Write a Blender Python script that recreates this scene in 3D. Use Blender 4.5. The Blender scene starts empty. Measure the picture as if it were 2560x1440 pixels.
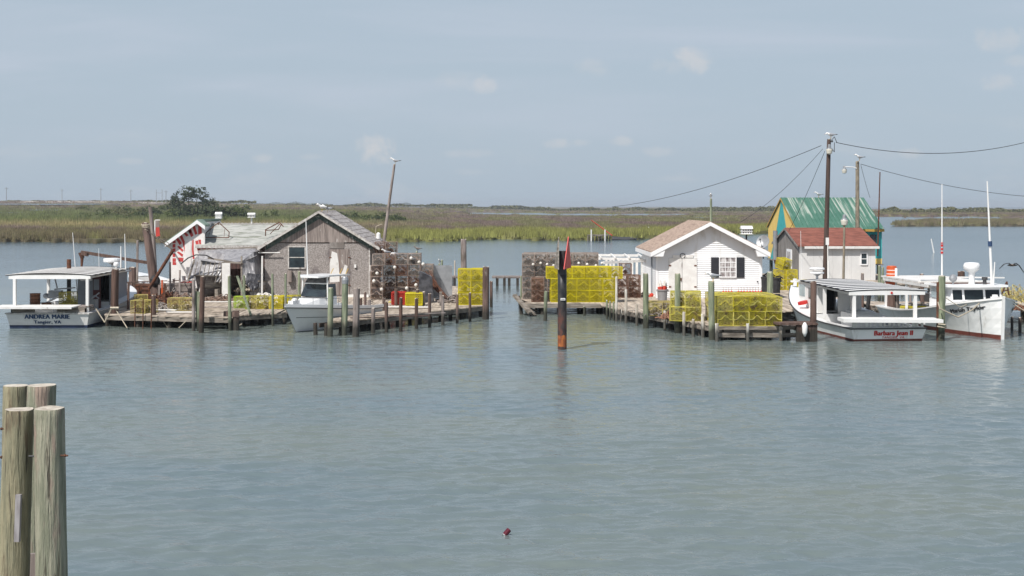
import bpy, math, random
import numpy as np
from mathutils import Vector, Matrix, noise as mnoise
random.seed(7)
SC = bpy.context.scene
COL = SC.collection
PI = math.pi
# ------------------------------------------------------------------ camera, sky, sun, exposure
F, H, HY = 3300.0, 5.3, 516.0
cam_d = bpy.data.cameras.new('camera'); cam = bpy.data.objects.new('camera', cam_d); COL.objects.link(cam)
cam.location = (0, 0, H); cam.rotation_euler = (PI/2, 0, 0)
cam_d.sensor_width = 36; cam_d.lens = F/2560*36; cam_d.shift_y = -(720-HY)/2560
cam_d.clip_end = 30000; cam_d.clip_start = 0.3
SC.camera = cam
SC.view_settings.view_transform = 'Standard'; SC.view_settings.look = 'None'
SC.view_settings.exposure = 0.0; SC.view_settings.gamma = 1
SUN_AZ, SUN_EL = math.radians(36), math.radians(50.5)
sd = bpy.data.lights.new('sun', 'SUN'); sd.energy = 4.9; sd.angle = math.radians(0.5); sd.color = (1, .965, .92)
so = bpy.data.objects.new('sun', sd); COL.objects.link(so)
sv = Vector((-math.sin(SUN_AZ)*math.cos(SUN_EL), -math.cos(SUN_AZ)*math.cos(SUN_EL), math.sin(SUN_EL)))
so.rotation_euler = sv.to_track_quat('Z', 'Y').to_euler(); so.location = (-20, -20, 40)
W = bpy.data.worlds.new('World'); SC.world = W; W.use_nodes = True

class NT:                                             # tiny node helper
    def __init__(s, nt): s.nt = nt
    def n(s, t, **k):
        x = s.nt.nodes.new(t)
        for a, v in k.items(): setattr(x, a, v)
        return x
    def l(s, a, b): s.nt.links.new(a, b)
    def inp(s, sock, v):
        if v is None: return
        if hasattr(v, 'is_output') or isinstance(v, bpy.types.NodeSocket): s.l(v, sock)
        else: sock.default_value = v
    def m(s, op, a, b=None, c=None, clamp=False):
        x = s.n('ShaderNodeMath', operation=op); x.use_clamp = clamp
        s.inp(x.inputs[0], a); s.inp(x.inputs[1], b); s.inp(x.inputs[2], c)
        return x.outputs[0]
    def mix(s, f, a, b, bt='MIX'):
        x = s.n('ShaderNodeMix', data_type='RGBA', blend_type=bt)
        s.inp(x.inputs[0], f); s.inp(x.inputs[6], a); s.inp(x.inputs[7], b)
        return x.outputs[2]
    def ramp(s, f, lo, hi):
        x = s.n('ShaderNodeMapRange'); x.inputs[1].default_value = lo; x.inputs[2].default_value = hi
        x.interpolation_type = 'SMOOTHSTEP'; s.l(f, x.inputs[0]); return x.outputs[0]
    def noise(s, vec, scale=1, detail=3, rough=.55, dist=0):
        x = s.n('ShaderNodeTexNoise'); s.l(vec, x.inputs['Vector'])
        x.inputs['Scale'].default_value = scale; x.inputs['Detail'].default_value = detail
        x.inputs['Roughness'].default_value = rough; x.inputs['Distortion'].default_value = dist
        return x.outputs['Fac']
    def vmul(s, vec, v):
        x = s.n('ShaderNodeVectorMath', operation='MULTIPLY'); s.l(vec, x.inputs[0]); x.inputs[1].default_value = v
        return x.outputs[0]
def C4(c): return (c[0], c[1], c[2], 1)

def world():
    t = NT(W.node_tree); W.node_tree.nodes.clear()
    out = t.n('ShaderNodeOutputWorld'); bg = t.n('ShaderNodeBackground'); t.l(bg.outputs[0], out.inputs[0])
    sky = t.n('ShaderNodeTexSky', sky_type='NISHITA'); sky.sun_disc = False
    sky.sun_elevation = SUN_EL; sky.sun_rotation = PI + SUN_AZ; sky.air_density = 1.0; sky.dust_density = 2.2; sky.ozone_density = 1.5
    tc = t.n('ShaderNodeTexCoord'); sep = t.n('ShaderNodeSeparateXYZ'); t.l(tc.outputs['Generated'], sep.inputs[0])
    x, y, z = sep.outputs
    yy = t.m('MAXIMUM', t.m('ABSOLUTE', y), .05)
    a = t.m('DIVIDE', x, yy); e = t.m('DIVIDE', z, yy)
    cx = t.n('ShaderNodeCombineXYZ'); t.l(a, cx.inputs[0]); t.l(e, cx.inputs[1]); P = cx.outputs[0]
    # thin high haze layer evens the sky out
    hz = t.m('SUBTRACT', HAZE_MIX, t.m('MULTIPLY', t.ramp(z, .16, .50), HAZE_MIX-.25))
    col = t.mix(hz, sky.outputs[0], C4(HAZE_COL))
    st = t.noise(t.vmul(P, (2.2, 22, 1)), 1, 4, .5, .3)
    up = t.ramp(e, .02, .09)
    f = t.m('MULTIPLY', t.ramp(st, .42, .72), t.m('MULTIPLY', up, .50))
    col = t.mix(f, col, C4([c*1.13 for c in (HAZE_COL[0]*1.12, HAZE_COL[1]*1.0, HAZE_COL[2]*.99)]))
    nz = t.noise(P, 55, 9, .68, .4); nf = t.m('SUBTRACT', nz, .5)
    nz2 = t.noise(P, 11, 3, .6)
    blobs = [(940,372,62,42,.55),(1735,152,62,36,.45),(1680,165,60,26,.22),(1205,215,42,30,.38),(1150,200,70,30,.16),(1400,360,46,15,.32),(1450,356,30,10,.2),(1552,354,40,15,.3),(655,394,34,14,.3),(780,392,40,10,.18),
             (330,402,40,11,.22),(2500,100,85,36,.3),(2490,206,48,26,.3),(2275,384,40,16,.28),(1480,170,50,26,.2),(1170,384,80,14,.2),(1190,430,60,10,.12),(1640,380,50,14,.2),(490,398,26,8,.2),(2555,150,60,20,.2)]
    tot = None
    for px, py, rx, ry, s in blobs:
        u = t.m('DIVIDE', t.m('SUBTRACT', a, (px-1280)/F), rx/F)
        v = t.m('DIVIDE', t.m('SUBTRACT', e, (HY-py)/F), ry/F)
        r = t.m('ADD', t.m('MULTIPLY', u, u), t.m('MULTIPLY', v, v))
        g = t.m('SUBTRACT', 1.0, t.m('ADD', r, t.m('MULTIPLY', nf, -3.6)))
        g = t.m('MULTIPLY', t.ramp(g, -.1, 1.3), s)
        tot = g if tot is None else t.m('MAXIMUM', tot, g)
    tot = t.m('MULTIPLY', tot, t.m('GREATER_THAN', y, 0.0))
    low = t.m('MULTIPLY', t.m('MULTIPLY', t.ramp(t.noise(t.vmul(P, (9, 34, 1)), 1, 4, .55, .4), .5, .75), .28), t.m('SUBTRACT', 1.0, t.ramp(e, .02, .10)))
    tot = t.m('MAXIMUM', tot, t.m('MULTIPLY', low, t.ramp(nz2, .35, .6)))
    col = t.mix(tot, col, C4(CLOUD_COL))
    t.l(col, bg.inputs[0]); bg.inputs[1].default_value = SKY_STR
SKY_STR = .10
HAZE_D = .00017
HAZE_MIX = .90
HAZE_COL = (4.60, 5.55, 6.52)
CLOUD_COL = (7.2, 6.9, 6.8)
world()
# ------------------------------------------------------------------ pixel/metre helpers (photograph measured at 2560x1440)
def G(px, py, z=0.0):
    D = F*(H-z)/(py-HY); return Vector(((px-1280)/F*D, D, z))
def A(px, py, D): return Vector(((px-1280)/F*D, D, H-(py-HY)/F*D))
def DD(py, z=0.0): return F*(H-z)/(py-HY)
# ------------------------------------------------------------------ mesh builder
class MB:
    def __init__(s): s.v = []; s.f = []; s.m = []; s.mi = 0
    def add(s, vs, fs, mi=None):
        o = len(s.v); s.v += [tuple(p) for p in vs]; k = s.mi if mi is None else mi
        for f in fs: s.f.append(tuple(i+o for i in f)); s.m.append(k)
        return s
    def bx(s, x0, x1, y0, y1, z0, z1, mi=None):
        vs = [(x0,y0,z0),(x1,y0,z0),(x1,y1,z0),(x0,y1,z0),(x0,y0,z1),(x1,y0,z1),(x1,y1,z1),(x0,y1,z1)]
        return s.add(vs, [(0,3,2,1),(4,5,6,7),(0,1,5,4),(1,2,6,5),(2,3,7,6),(3,0,4,7)], mi)
    def beam(s, a, b, w, h, mi=None, up=(0,0,1), cap=True):
        a = Vector(a); b = Vector(b); d = (b-a).normalized(); up = Vector(up)
        if abs(d.dot(up)) > .98: up = Vector((0, 1, 0))
        sx = d.cross(up).normalized(); u = sx.cross(d).normalized()
        vs = []
        for p in (a, b):
            for i, j in ((-1,-1),(1,-1),(1,1),(-1,1)): vs.append(p+sx*(w/2*i)+u*(h/2*j))
        fs = [(0,1,5,4),(1,2,6,5),(2,3,7,6),(3,0,4,7)]
        if cap: fs += [(3,2,1,0),(4,5,6,7)]
        return s.add(vs, fs, mi)
    def cyl(s, a, b, r0, r1=None, n=10, mi=None, cap=True, mcap=None):
        a = Vector(a); b = Vector(b); r1 = r0 if r1 is None else r1
        d = (b-a).normalized(); up = Vector((0,0,1)) if abs(d.z) < .9 else Vector((0,1,0))
        x = d.cross(up).normalized(); y = x.cross(d)
        vs = []
        for p, r in ((a, r0), (b, r1)):
            for i in range(n):
                t = 2*PI*i/n; vs.append(p+x*(r*math.cos(t))+y*(r*math.sin(t)))
        s.add(vs, [(i, i+n, (i+1) % n+n, (i+1) % n) for i in range(n)], mi)
        if cap: s.add(vs[:n], [tuple(range(n))], mi); s.add(vs[n:], [tuple(reversed(range(n)))], mcap if mcap is not None else mi)
        return s
    def tube(s, pts, r, n=5, mi=None):
        for i in range(len(pts)-1): s.cyl(pts[i], pts[i+1], r, r, n, mi, cap=(i == 0 or i == len(pts)-2))
        return s
    def rings(s, rs, mi=None, cap=True, close=True):
        n = len(rs[0]); o = []
        for r in rs: o += list(r)
        fs = []
        for j in range(len(rs)-1):
            for i in range(n if close else n-1):
                k = (i+1) % n; fs.append((j*n+i, j*n+k, (j+1)*n+k, (j+1)*n+i))
        if cap: fs.append(tuple(reversed(range(n)))); fs.append(tuple((len(rs)-1)*n+i for i in range(n)))
        return s.add(o, fs, mi)
    def lathe(s, prof, c=(0,0,0), n=16, mi=None, cap=True):
        c = Vector(c)
        return s.rings([[c+Vector((r*math.cos(2*PI*i/n), r*math.sin(2*PI*i/n), z)) for i in range(n)] for r, z in prof], mi, cap)
    def ball(s, c, r, sc=(1,1,1), n=8, mi=None):
        pr = []
        k = max(4, n//2+1)
        for j in range(k+1):
            t = -PI/2+PI*j/k; pr.append((max(.02, math.cos(t)), math.sin(t)))
        c = Vector(c)
        return s.rings([[c+Vector((r*q*math.cos(2*PI*i/n)*sc[0], r*q*math.sin(2*PI*i/n)*sc[1], r*z*sc[2])) for i in range(n)] for q, z in pr], mi)
    def prism(s, poly, d, mi=None):               # poly: 3D points, extruded by vector d
        poly = [Vector(p) for p in poly]; d = Vector(d); n = len(poly)
        s.add(poly+[p+d for p in poly], [tuple(range(n)), tuple(reversed(range(n, 2*n)))]+[(i, i+n, (i+1) % n+n, (i+1) % n) for i in range(n)], mi)
        return s
    def mesh(s, name, mats, org=(0,0,0), smooth=False):
        me = bpy.data.meshes.new(name); o = Vector(org)
        me.from_pydata([(p[0]-o.x, p[1]-o.y, p[2]-o.z) for p in s.v], [], s.f)
        for m in (mats if isinstance(mats, (list, tuple)) else [mats]): me.materials.append(m)
        me.polygons.foreach_set('material_index', s.m)
        if smooth: me.polygons.foreach_set('use_smooth', [True]*len(s.f))
        me.update(); return me
ORG = {}
def tag(o, label=None, cat=None, group=None, kind=None):
    if label: o['label'] = label
    if cat: o['category'] = cat
    if group: o['group'] = group
    if kind: o['kind'] = kind
    return o
def thing(name, loc, label, cat, group=None, rz=0):
    o = bpy.data.objects.new(name, None); COL.objects.link(o); o.location = loc; o.rotation_euler = (0, 0, rz)
    o.empty_display_size = .2; ORG[o.name] = Vector(loc)
    return tag(o, label, cat, group)
def part(name, mb, mats, parent, local=False, smooth=False, label=None):
    # local=False: the builder's points are world points and the parent is unrotated
    org = Vector((0,0,0)) if local else ORG[parent.name]
    o = bpy.data.objects.new(name, mb.mesh(name, mats, org, smooth)); COL.objects.link(o); o.parent = parent
    ORG[o.name] = org
    if label: o['label'] = label
    return o
def solo(name, mb, mats, label, cat, group=None, loc=None, smooth=False, kind=None):
    if loc is None:
        a = np.array(mb.v); loc = ((a[:,0].min()+a[:,0].max())/2, (a[:,1].min()+a[:,1].max())/2, a[:,2].min())
    o = bpy.data.objects.new(name, mb.mesh(name, mats, loc, smooth)); COL.objects.link(o); o.location = loc; ORG[o.name] = Vector(loc)
    return tag(o, label, cat, group, kind)
def copy_tree(o, parent=None):
    c = o.copy(); COL.objects.link(c)
    if parent: c.parent = parent
    for ch in list(o.children): copy_tree(ch, c)
    return c
ORD = ['first','second','third','fourth','fifth','sixth','seventh','eighth','ninth','tenth','eleventh','twelfth','thirteenth','fourteenth','fifteenth','sixteenth','seventeenth','eighteenth','nineteenth','twentieth']
def oname(i, n):
    if i == 0: return 'leftmost'
    if i == n-1: return 'rightmost'
    return ORD[i]+' from left'
# ------------------------------------------------------------------ materials
def M(name, c1, c2=None, sc=(1,1,1), lo=.35, hi=.65, rough=.7, bump=0, bsc=None, spec=.3, metal=0, dirt=None, dsc=(1,1,1), dlo=.5, dhi=.7, var=.08, tide=None, detail=4, bdist=.02, bands=None, crack=None):
    m = bpy.data.materials.new(name); m.use_nodes = True; nt = m.node_tree; t = NT(nt)
    b = nt.nodes['Principled BSDF']; b.inputs['Roughness'].default_value = rough
    b.inputs['Metallic'].default_value = metal; b.inputs['Specular IOR Level'].default_value = spec
    geo = t.n('ShaderNodeNewGeometry'); P = geo.outputs['Position']; col = None
    if c2 is not None: col = t.mix(t.ramp(t.noise(t.vmul(P, sc), 1, detail), lo, hi), C4(c1), C4(c2))
    else:
        r = t.n('ShaderNodeRGB'); r.outputs[0].default_value = C4(c1); col = r.outputs[0]
    if bands:                                        # (axis vector, width, colour, strength) dark seams
        for ax, wd, bc, st in bands:
            d = t.n('ShaderNodeVectorMath', operation='DOT_PRODUCT'); t.l(P, d.inputs[0]); d.inputs[1].default_value = ax
            fr = t.m('FRACT', t.m('ADD', d.outputs['Value'], t.m('MULTIPLY', t.noise(P, 1.3, 2), .15)))
            col = t.mix(t.m('MULTIPLY', t.m('LESS_THAN', fr, wd), st), col, C4(bc))
    if dirt is not None: col = t.mix(t.ramp(t.noise(t.vmul(P, dsc), 1, 5, .62), dlo, dhi), col, C4(dirt))
    if crack: col = t.mix(t.m('MULTIPLY', t.ramp(t.noise(t.vmul(P, crack), 1, 4, .6, .5), .60, .66), .8), col, C4((.05,.042,.03)))
    if tide is not None:
        sp = t.n('ShaderNodeSeparateXYZ'); t.l(P, sp.inputs[0])
        zz = t.m('ADD', sp.outputs[2], t.m('MULTIPLY', t.m('SUBTRACT', t.noise(t.vmul(P, (9, 9, 2)), 1, 3), .5), -.5))
        k = t.n('ShaderNodeMapRange'); k.inputs[1].default_value = .36; k.inputs[2].default_value = .66; k.inputs[3].default_value = 1; k.inputs[4].default_value = 0
        t.l(zz, k.inputs[0]); col = t.mix(t.m('MULTIPLY', k.outputs[0], .9), col, C4(tide))
    if var:
        oi = t.n('ShaderNodeObjectInfo'); hs = t.n('ShaderNodeHueSaturation'); t.l(col, hs.inputs['Color'])
        t.l(t.m('MULTIPLY_ADD', oi.outputs['Random'], 2*var, 1-var), hs.inputs['Value'])
        t.l(t.m('MULTIPLY_ADD', oi.outputs['Random'], -var, 1+var/2), hs.inputs['Saturation']); col = hs.outputs[0]
    t.l(col, b.inputs['Base Color'])
    if bump:
        bn = t.n('ShaderNodeBump'); bn.inputs['Strength'].default_value = bump; bn.inputs['Distance'].default_value = bdist
        t.l(t.noise(t.vmul(P, bsc or sc), 1, 5, .6), bn.inputs['Height']); t.l(bn.outputs[0], b.inputs['Normal'])
    return m
TIDE = (.035, .034, .028)
m_wood   = M('weathered_wood', (.30,.265,.225), (.17,.145,.12), (2,2,14), bump=.4, bsc=(6,6,30), dirt=(.10,.085,.07), dsc=(1.2,1.2,3), rough=.9)
m_deck   = M('deck_boards', (.50,.425,.345), (.33,.275,.22), (5,.7,4), bump=.4, bsc=(22,3,10), dirt=(.13,.105,.085), dsc=(1.1,.9,1), dlo=.55, dhi=.72, rough=.9, var=.1)
m_pile   = M('brown_piling_wood', (.165,.108,.088), (.085,.056,.046), (9,9,.8), bump=.7, bsc=(26,26,2), rough=.9, tide=TIDE, var=.22, dirt=(.30,.26,.23), dsc=(3,3,1.4), dlo=.62, dhi=.75)
m_gpile  = M('green_treated_piling', (.27,.30,.20), (.155,.18,.12), (9,9,1.4), bump=.7, bsc=(24,24,2), rough=.85, tide=TIDE, var=.12, dirt=(.30,.25,.19), dsc=(2.2,2.2,.8), dlo=.52, dhi=.75)
m_gray   = M('gray_bleached_piling', (.33,.28,.255), (.20,.165,.15), (9,9,.8), bump=.7, bsc=(26,26,2), rough=.9, tide=TIDE, var=.12, dirt=(.12,.1,.08), dsc=(3,3,1))
m_wpile  = M('worn_white_piling', (.66,.64,.58), (.42,.36,.29), (8,8,1.2), bump=.5, bsc=(20,20,2), rough=.8, tide=TIDE, var=.06, dirt=(.30,.20,.13), dsc=(5,5,1.6), dlo=.56, dhi=.72)
m_end    = M('pile_end_grain', (.55,.50,.42), (.38,.33,.27), (14,14,14), rough=.9)
m_white  = M('white_paint', (.80,.79,.77), (.74,.73,.70), (1.5,1.5,1.5), rough=.45, dirt=(.50,.45,.38), dsc=(2.5,2.5,1.2), dlo=.66, dhi=.85, var=.03)
m_gel    = M('white_gelcoat', (.80,.80,.79), (.76,.76,.75), (2,2,2), rough=.25, spec=.5, var=.02, dirt=(.55,.50,.42), dsc=(3,3,.7), dlo=.66, dhi=.85)
m_hull   = M('white_hull_paint', (.80,.80,.78), (.73,.73,.71), (1.2,1.2,3), rough=.4, dirt=(.45,.42,.36), dsc=(2.2,2.2,.5), dlo=.58, dhi=.8, var=.03)
m_hullg  = M('gray_white_hull_paint', (.70,.69,.66), (.61,.60,.58), (1.2,1.2,3), rough=.45, dirt=(.33,.30,.25), dsc=(2.2,2.2,.6), dlo=.56, dhi=.8, var=.03)
m_wwhite = M('weathered_white_paint', (.74,.73,.70), (.66,.64,.61), (3,3,3), rough=.7, dirt=(.36,.33,.30), dsc=(5,5,2), dlo=.58, dhi=.76, var=.05, bump=.2)
m_side   = M('white_vinyl_siding', (.83,.83,.83), (.79,.79,.79), (.8,.8,.8), rough=.5, var=0, dirt=(.60,.57,.51), dsc=(1.6,1.6,.5), dlo=.54, dhi=.80)
m_panel  = M('white_wall_panel', (.66,.655,.64), (.60,.595,.58), (1,1,.5), rough=.6, var=0, bands=[((.82,0,0),.012,(.35,.34,.33),.6)], dirt=(.45,.41,.36), dsc=(2,2,.7), dlo=.6, dhi=.8)
m_red    = M('red_bottom_paint', (.17,.045,.032), (.12,.035,.026), (4,4,4), rough=.6)
m_blue   = M('navy_bottom_paint', (.03,.045,.10), (.02,.03,.06), (4,4,4), rough=.5)
m_navy   = M('navy_lettering', (.03,.06,.13), rough=.5, var=0)
m_redl   = M('red_lettering', (.50,.03,.025), rough=.5, var=0)
m_blk    = M('black_rubber', (.022,.022,.024), (.04,.04,.04), (4,4,4), rough=.7)
m_dark   = M('dark_trim', (.05,.05,.052), rough=.6)
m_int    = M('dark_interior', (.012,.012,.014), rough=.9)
m_glass  = M('window_glass', (.03,.045,.05), (.015,.02,.025), (1.5,1.5,1.5), rough=.06, spec=.7, var=0)
m_lglass = M('pale_glass', (.28,.36,.38), (.20,.26,.28), (2,2,2), rough=.08, spec=.7, var=0)
m_grayp  = M('gray_paint', (.30,.32,.34), (.26,.28,.30), (2,2,2), rough=.6)
m_tan    = M('tan_shingles', (.40,.30,.235), (.30,.22,.175), (7,2.2,2), lo=.42, hi=.6, rough=.95, var=0, dirt=(.23,.165,.13), dsc=(3.5,1.6,14), dlo=.56, dhi=.6)
m_gshin  = M('gray_green_shingles', (.40,.40,.37), (.29,.295,.27), (1.8,4,9), lo=.42, hi=.6, rough=.95, var=0, dirt=(.20,.21,.17), dsc=(.9,1.5,13), dlo=.57, dhi=.62)
m_wshin  = M('weathered_roof_boards', (.47,.44,.42), (.33,.30,.285), (2,2.2,10), lo=.42, hi=.6, rough=.95, var=0, bands=[((0,0,5.2),.16,(.12,.10,.09),.75)], dirt=(.16,.135,.12), dsc=(2,3,12), dlo=.55, dhi=.62)
m_rshin  = M('red_shingles', (.25,.095,.068), (.17,.062,.045), (1.8,4,9), lo=.42, hi=.62, rough=.95, var=0, dirt=(.12,.06,.045), dsc=(1.2,2,9), dlo=.62, dhi=.72, bands=[((0,0,6.5),.12,(.15,.06,.045),.5)])
m_osb    = M('weathered_particle_board', (.355,.325,.305), (.215,.19,.175), (17,17,17), lo=.38, hi=.62, rough=.95, var=0, dirt=(.12,.10,.10), dsc=(.9,.9,.6), dlo=.56, dhi=.70, bump=.3, bdist=.01)
m_bbrd   = M('bleached_gable_boards', (.31,.265,.24), (.185,.155,.14), (14,14,1), rough=.95, var=0, bands=[((.82,0,0),.018,(.05,.04,.035),.9)], dirt=(.44,.41,.38), dsc=(5,5,1.3), dlo=.60, dhi=.68)
m_wbrd   = M('silvered_board_wall', (.30,.275,.255), (.17,.15,.135), (2,8,.7), rough=.95, var=0, bands=[((0,3.4,0),.05,(.05,.045,.04),.8)], dirt=(.09,.08,.07), dsc=(1,2,.6), dlo=.58, dhi=.75)
m_rbrd   = M('faded_red_boards', (.13,.075,.065), (.08,.05,.045), (9,9,1), rough=.95, var=0, bands=[((4,0,0),.06,(.03,.025,.02),.8)])
m_gtrim  = M('peeling_green_trim', (.055,.085,.078), (.12,.15,.135), (9,9,4), rough=.9, var=0, dirt=(.38,.40,.38), dsc=(7,7,7), dlo=.6, dhi=.66)
m_wtrim  = M('worn_white_trim', (.58,.56,.53), (.40,.37,.34), (8,8,8), rough=.85, var=0, dirt=(.22,.19,.17), dsc=(4,4,4), dlo=.58, dhi=.7)
m_trim   = M('clean_white_trim', (.80,.80,.80), rough=.5, var=0)
m_shut   = M('black_shutter', (.016,.018,.024), (.03,.03,.035), (2,2,30), rough=.6, var=0)
m_curt   = M('lace_curtain', (.55,.53,.52), (.20,.17,.17), (9,9,3), rough=.9, var=0)
m_teal   = M('teal_paint', (.06,.42,.41), (.05,.36,.36), (2,2,2), rough=.6, var=0)
m_yelp   = M('yellow_wall_paint', (.84,.58,.17), (.78,.53,.15), (2,2,2), rough=.6, var=0)
m_oran   = M('ochre_trim', (.45,.27,.06), rough=.6, var=0)
m_stw    = M('mural_white', (.80,.77,.74), (.70,.67,.64), (3,3,3), rough=.8, var=0)
m_str    = M('mural_red', (.55,.07,.065), (.47,.06,.055), (4,4,4), rough=.8, var=0)
m_yel    = M('yellow_coated_wire', (.66,.56,.02), (.54,.45,.02), (2,2,2), rough=.5, var=.06)
m_yelo   = M('weedy_yellow_wire', (.56,.49,.07), (.36,.34,.08), (3,3,3), lo=.42, hi=.66, rough=.8, var=.26, dirt=(.22,.16,.07), dsc=(5,5,5), dlo=.50, dhi=.66)
m_yelf   = M('faded_yellow_wire', (.50,.43,.12), (.32,.25,.12), (4,4,4), rough=.8, var=.1)
m_lime   = M('lime_coated_wire', (.38,.50,.05), (.30,.42,.05), (4,4,4), rough=.7)
m_redw   = M('red_plastic', (.50,.045,.03), (.40,.04,.03), (4,4,4), rough=.6)
m_old    = M('rusted_trap_wire', (.25,.165,.125), (.13,.09,.07), (6,6,6), rough=.9, var=.2)
m_oldg   = M('gray_fouled_trap_wire', (.33,.30,.275), (.22,.19,.17), (6,6,6), rough=.9, var=.16)
m_rustt  = M('orange_rust_trap_wire', (.28,.135,.085), (.17,.09,.06), (6,6,6), rough=.9, var=.15)
m_rope   = M('pale_rope', (.50,.44,.34), (.35,.30,.23), (20,20,20), rough=.95)
m_drope  = M('dark_wire', (.07,.075,.08), rough=.8)
m_rust   = M('rusty_steel', (.15,.062,.035), (.07,.038,.028), (7,7,7), rough=.9, dirt=(.26,.10,.045), dsc=(4,4,4), dlo=.6, dhi=.7)
m_plast  = M('gray_plastic_film', (.34,.33,.33), (.20,.19,.195), (4,4,1.4), rough=.35, spec=.5, var=0, dirt=(.55,.54,.54), dsc=(8,8,1.6), dlo=.6, dhi=.68, bump=.6, bdist=.05)
m_tarpd  = M('black_tarp', (.035,.035,.04), (.10,.10,.11), (3,3,3), rough=.4, bump=.6, bdist=.05)
m_metal  = M('gray_metal', (.36,.37,.38), (.28,.29,.30), (3,3,3), rough=.45, metal=.4)
m_bin    = M('gray_bin_plastic', (.26,.25,.25), (.22,.21,.21), (3,3,3), rough=.55)
m_orng   = M('orange_plastic', (.62,.115,.035), (.52,.10,.035), (3,3,3), rough=.5)
m_buoyw  = M('white_foam_float', (.74,.71,.66), (.58,.54,.48), (8,8,8), rough=.8, var=.08)
m_buoyr  = M('red_buoy_paint', (.62,.07,.045), (.50,.07,.05), (8,8,8), rough=.7)
m_gull   = M('gull_white', (.78,.77,.75), rough=.8)
m_gullg  = M('gull_gray', (.36,.37,.39), rough=.8)
m_gullb  = M('gull_brown', (.26,.21,.18), (.17,.14,.12), (20,20,20), rough=.8)
m_gulld  = M('gull_dark', (.04,.04,.04), rough=.8)
m_beak   = M('beak_yellow', (.50,.33,.08), rough=.6)
m_bark   = M('bark', (.13,.10,.08), (.08,.065,.05), (4,4,1), rough=.95)
# ------------------------------------------------------------------ water, marsh, far land
def water(near=False):
    m = bpy.data.materials.new('harbour_water'); m.use_nodes = True; t = NT(m.node_tree); b = m.node_tree.nodes['Principled BSDF']
    geo = t.n('ShaderNodeNewGeometry'); P = geo.outputs['Position']
    c = t.mix(t.ramp(t.noise(t.vmul(P, (.05,.12,1)), 1, 3), .35, .65), C4((.118,.158,.170)), C4((.145,.170,.152)))
    sz = t.n('ShaderNodeSeparateXYZ'); t.l(P, sz.inputs[0]); fr_ = t.ramp(sz.outputs[1], 64, 120)     # beyond the docks darker colour and lower IOR imitate duller reflection off chop
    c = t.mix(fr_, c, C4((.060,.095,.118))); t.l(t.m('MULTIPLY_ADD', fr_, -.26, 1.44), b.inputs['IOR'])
    t.l(c, b.inputs['Base Color']); sy = t.n('ShaderNodeSeparateXYZ'); t.l(P, sy.inputs[0]); rr = t.n('ShaderNodeMapRange'); t.l(sy.outputs[1], rr.inputs[0]); rr.inputs[1].default_value = 25; rr.inputs[2].default_value = 220; rr.inputs[3].default_value = .03; rr.inputs[4].default_value = .16; t.l(rr.outputs[0], b.inputs['Roughness']); 
    big = t.noise(t.vmul(P, (.8,.8,1)), 1, 2, .5, .6)
    med = t.noise(t.vmul(P, (4.2,4.2,1)), 1, 3, .55, .8)
    fin = t.noise(t.vmul(P, (15,13,1)), 1, 2, .5, .5)
    patch = t.ramp(t.noise(t.vmul(P, (.03,.07,1)), 1, 3, .5, .5), .3, .72)
    h = t.m('ADD', t.m('MULTIPLY', big, .034), t.m('ADD', t.m('MULTIPLY', t.m('MULTIPLY', med, t.m('MULTIPLY_ADD', patch, .8, .45)), .0125), t.m('MULTIPLY', fin, .0035)))
    am = t.n('ShaderNodeMapRange'); t.l(sy.outputs[1], am.inputs[0]); am.inputs[1].default_value = 22; am.inputs[2].default_value = 50; am.inputs[3].default_value = 2.3; am.inputs[4].default_value = 1.0
    h = t.m('MULTIPLY', h, am.outputs[0])
    if near: h = t.m('MULTIPLY', t.noise(t.vmul(P, (6,16,1)), 1, 3, .6, .5), .010)
    bn = t.n('ShaderNodeBump'); bn.inputs['Strength'].default_value = 1; bn.inputs['Distance'].default_value = 1
    t.l(h, bn.inputs['Height']); t.l(bn.outputs[0], b.inputs['Normal'])
    return m
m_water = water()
mb = MB(); R_ = 14000
WX, WY0, WY1 = 36.0, 16.5, 74.0                       # the rippled near water is real waves, joined to the flat far water
mb.add([(-R_,-300,0),(R_,-300,0),(R_,22000,0),(-R_,22000,0),(-WX,WY0,0),(WX,WY0,0),(WX,WY1,0),(-WX,WY1,0)], [(0,1,5,4),(1,2,6,5),(2,3,7,6),(3,0,4,7)])
solo('water', mb, m_water, None, None, kind='structure', loc=(0,0,0))

rng = np.random.default_rng(5)
def vnoise(x, y, seed=0):                             # smooth value noise, numpy
    xi = np.floor(x).astype(int); yi = np.floor(y).astype(int); xf = x-xi; yf = y-yi
    def h(a, b):
        n = (a*374761393+b*668265263+seed*1274126177) & 0xffffffff
        n = ((n ^ (n >> 13))*1274126177) & 0xffffffff
        return ((n ^ (n >> 16)) & 0xffff)/65535.0
    u = xf*xf*(3-2*xf); v = yf*yf*(3-2*yf)
    return (h(xi,yi)*(1-u)+h(xi+1,yi)*u)*(1-v)+(h(xi,yi+1)*(1-u)+h(xi+1,yi+1)*u)*v
def fbm(x, y, s=0): return .5*vnoise(x,y,s)+.27*vnoise(x*2.1,y*2.1,s+1)+.15*vnoise(x*4.3,y*4.3,s+2)+.08*vnoise(x*9,y*9,s+3)
SHORE = np.array([(-3000,602),(-600,602),(0,605),(200,607),(400,607),(620,604),(960,606),(1100,603),(1250,599),(1450,601),(1600,598),(1720,592),(1800,589),(1915,584),(1960,572),(1990,556),(2010,548),(2060,544),(2400,543),(2560,542),(3200,540),(6000,540)], float)
def yshore(px): return np.interp(px, SHORE[:,0], SHORE[:,1])
PONDS = [(1230,534.5,120,2.0),(1420,538.5,320,3.6),(1180,532.5,90,1.0),(1780,547,90,3.2),(1760,555.5,130,2.2),(1900,556,80,2.6),(1650,540.5,120,1.2),(60,527,120,1.2),(900,529,50,.9)]
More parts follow.
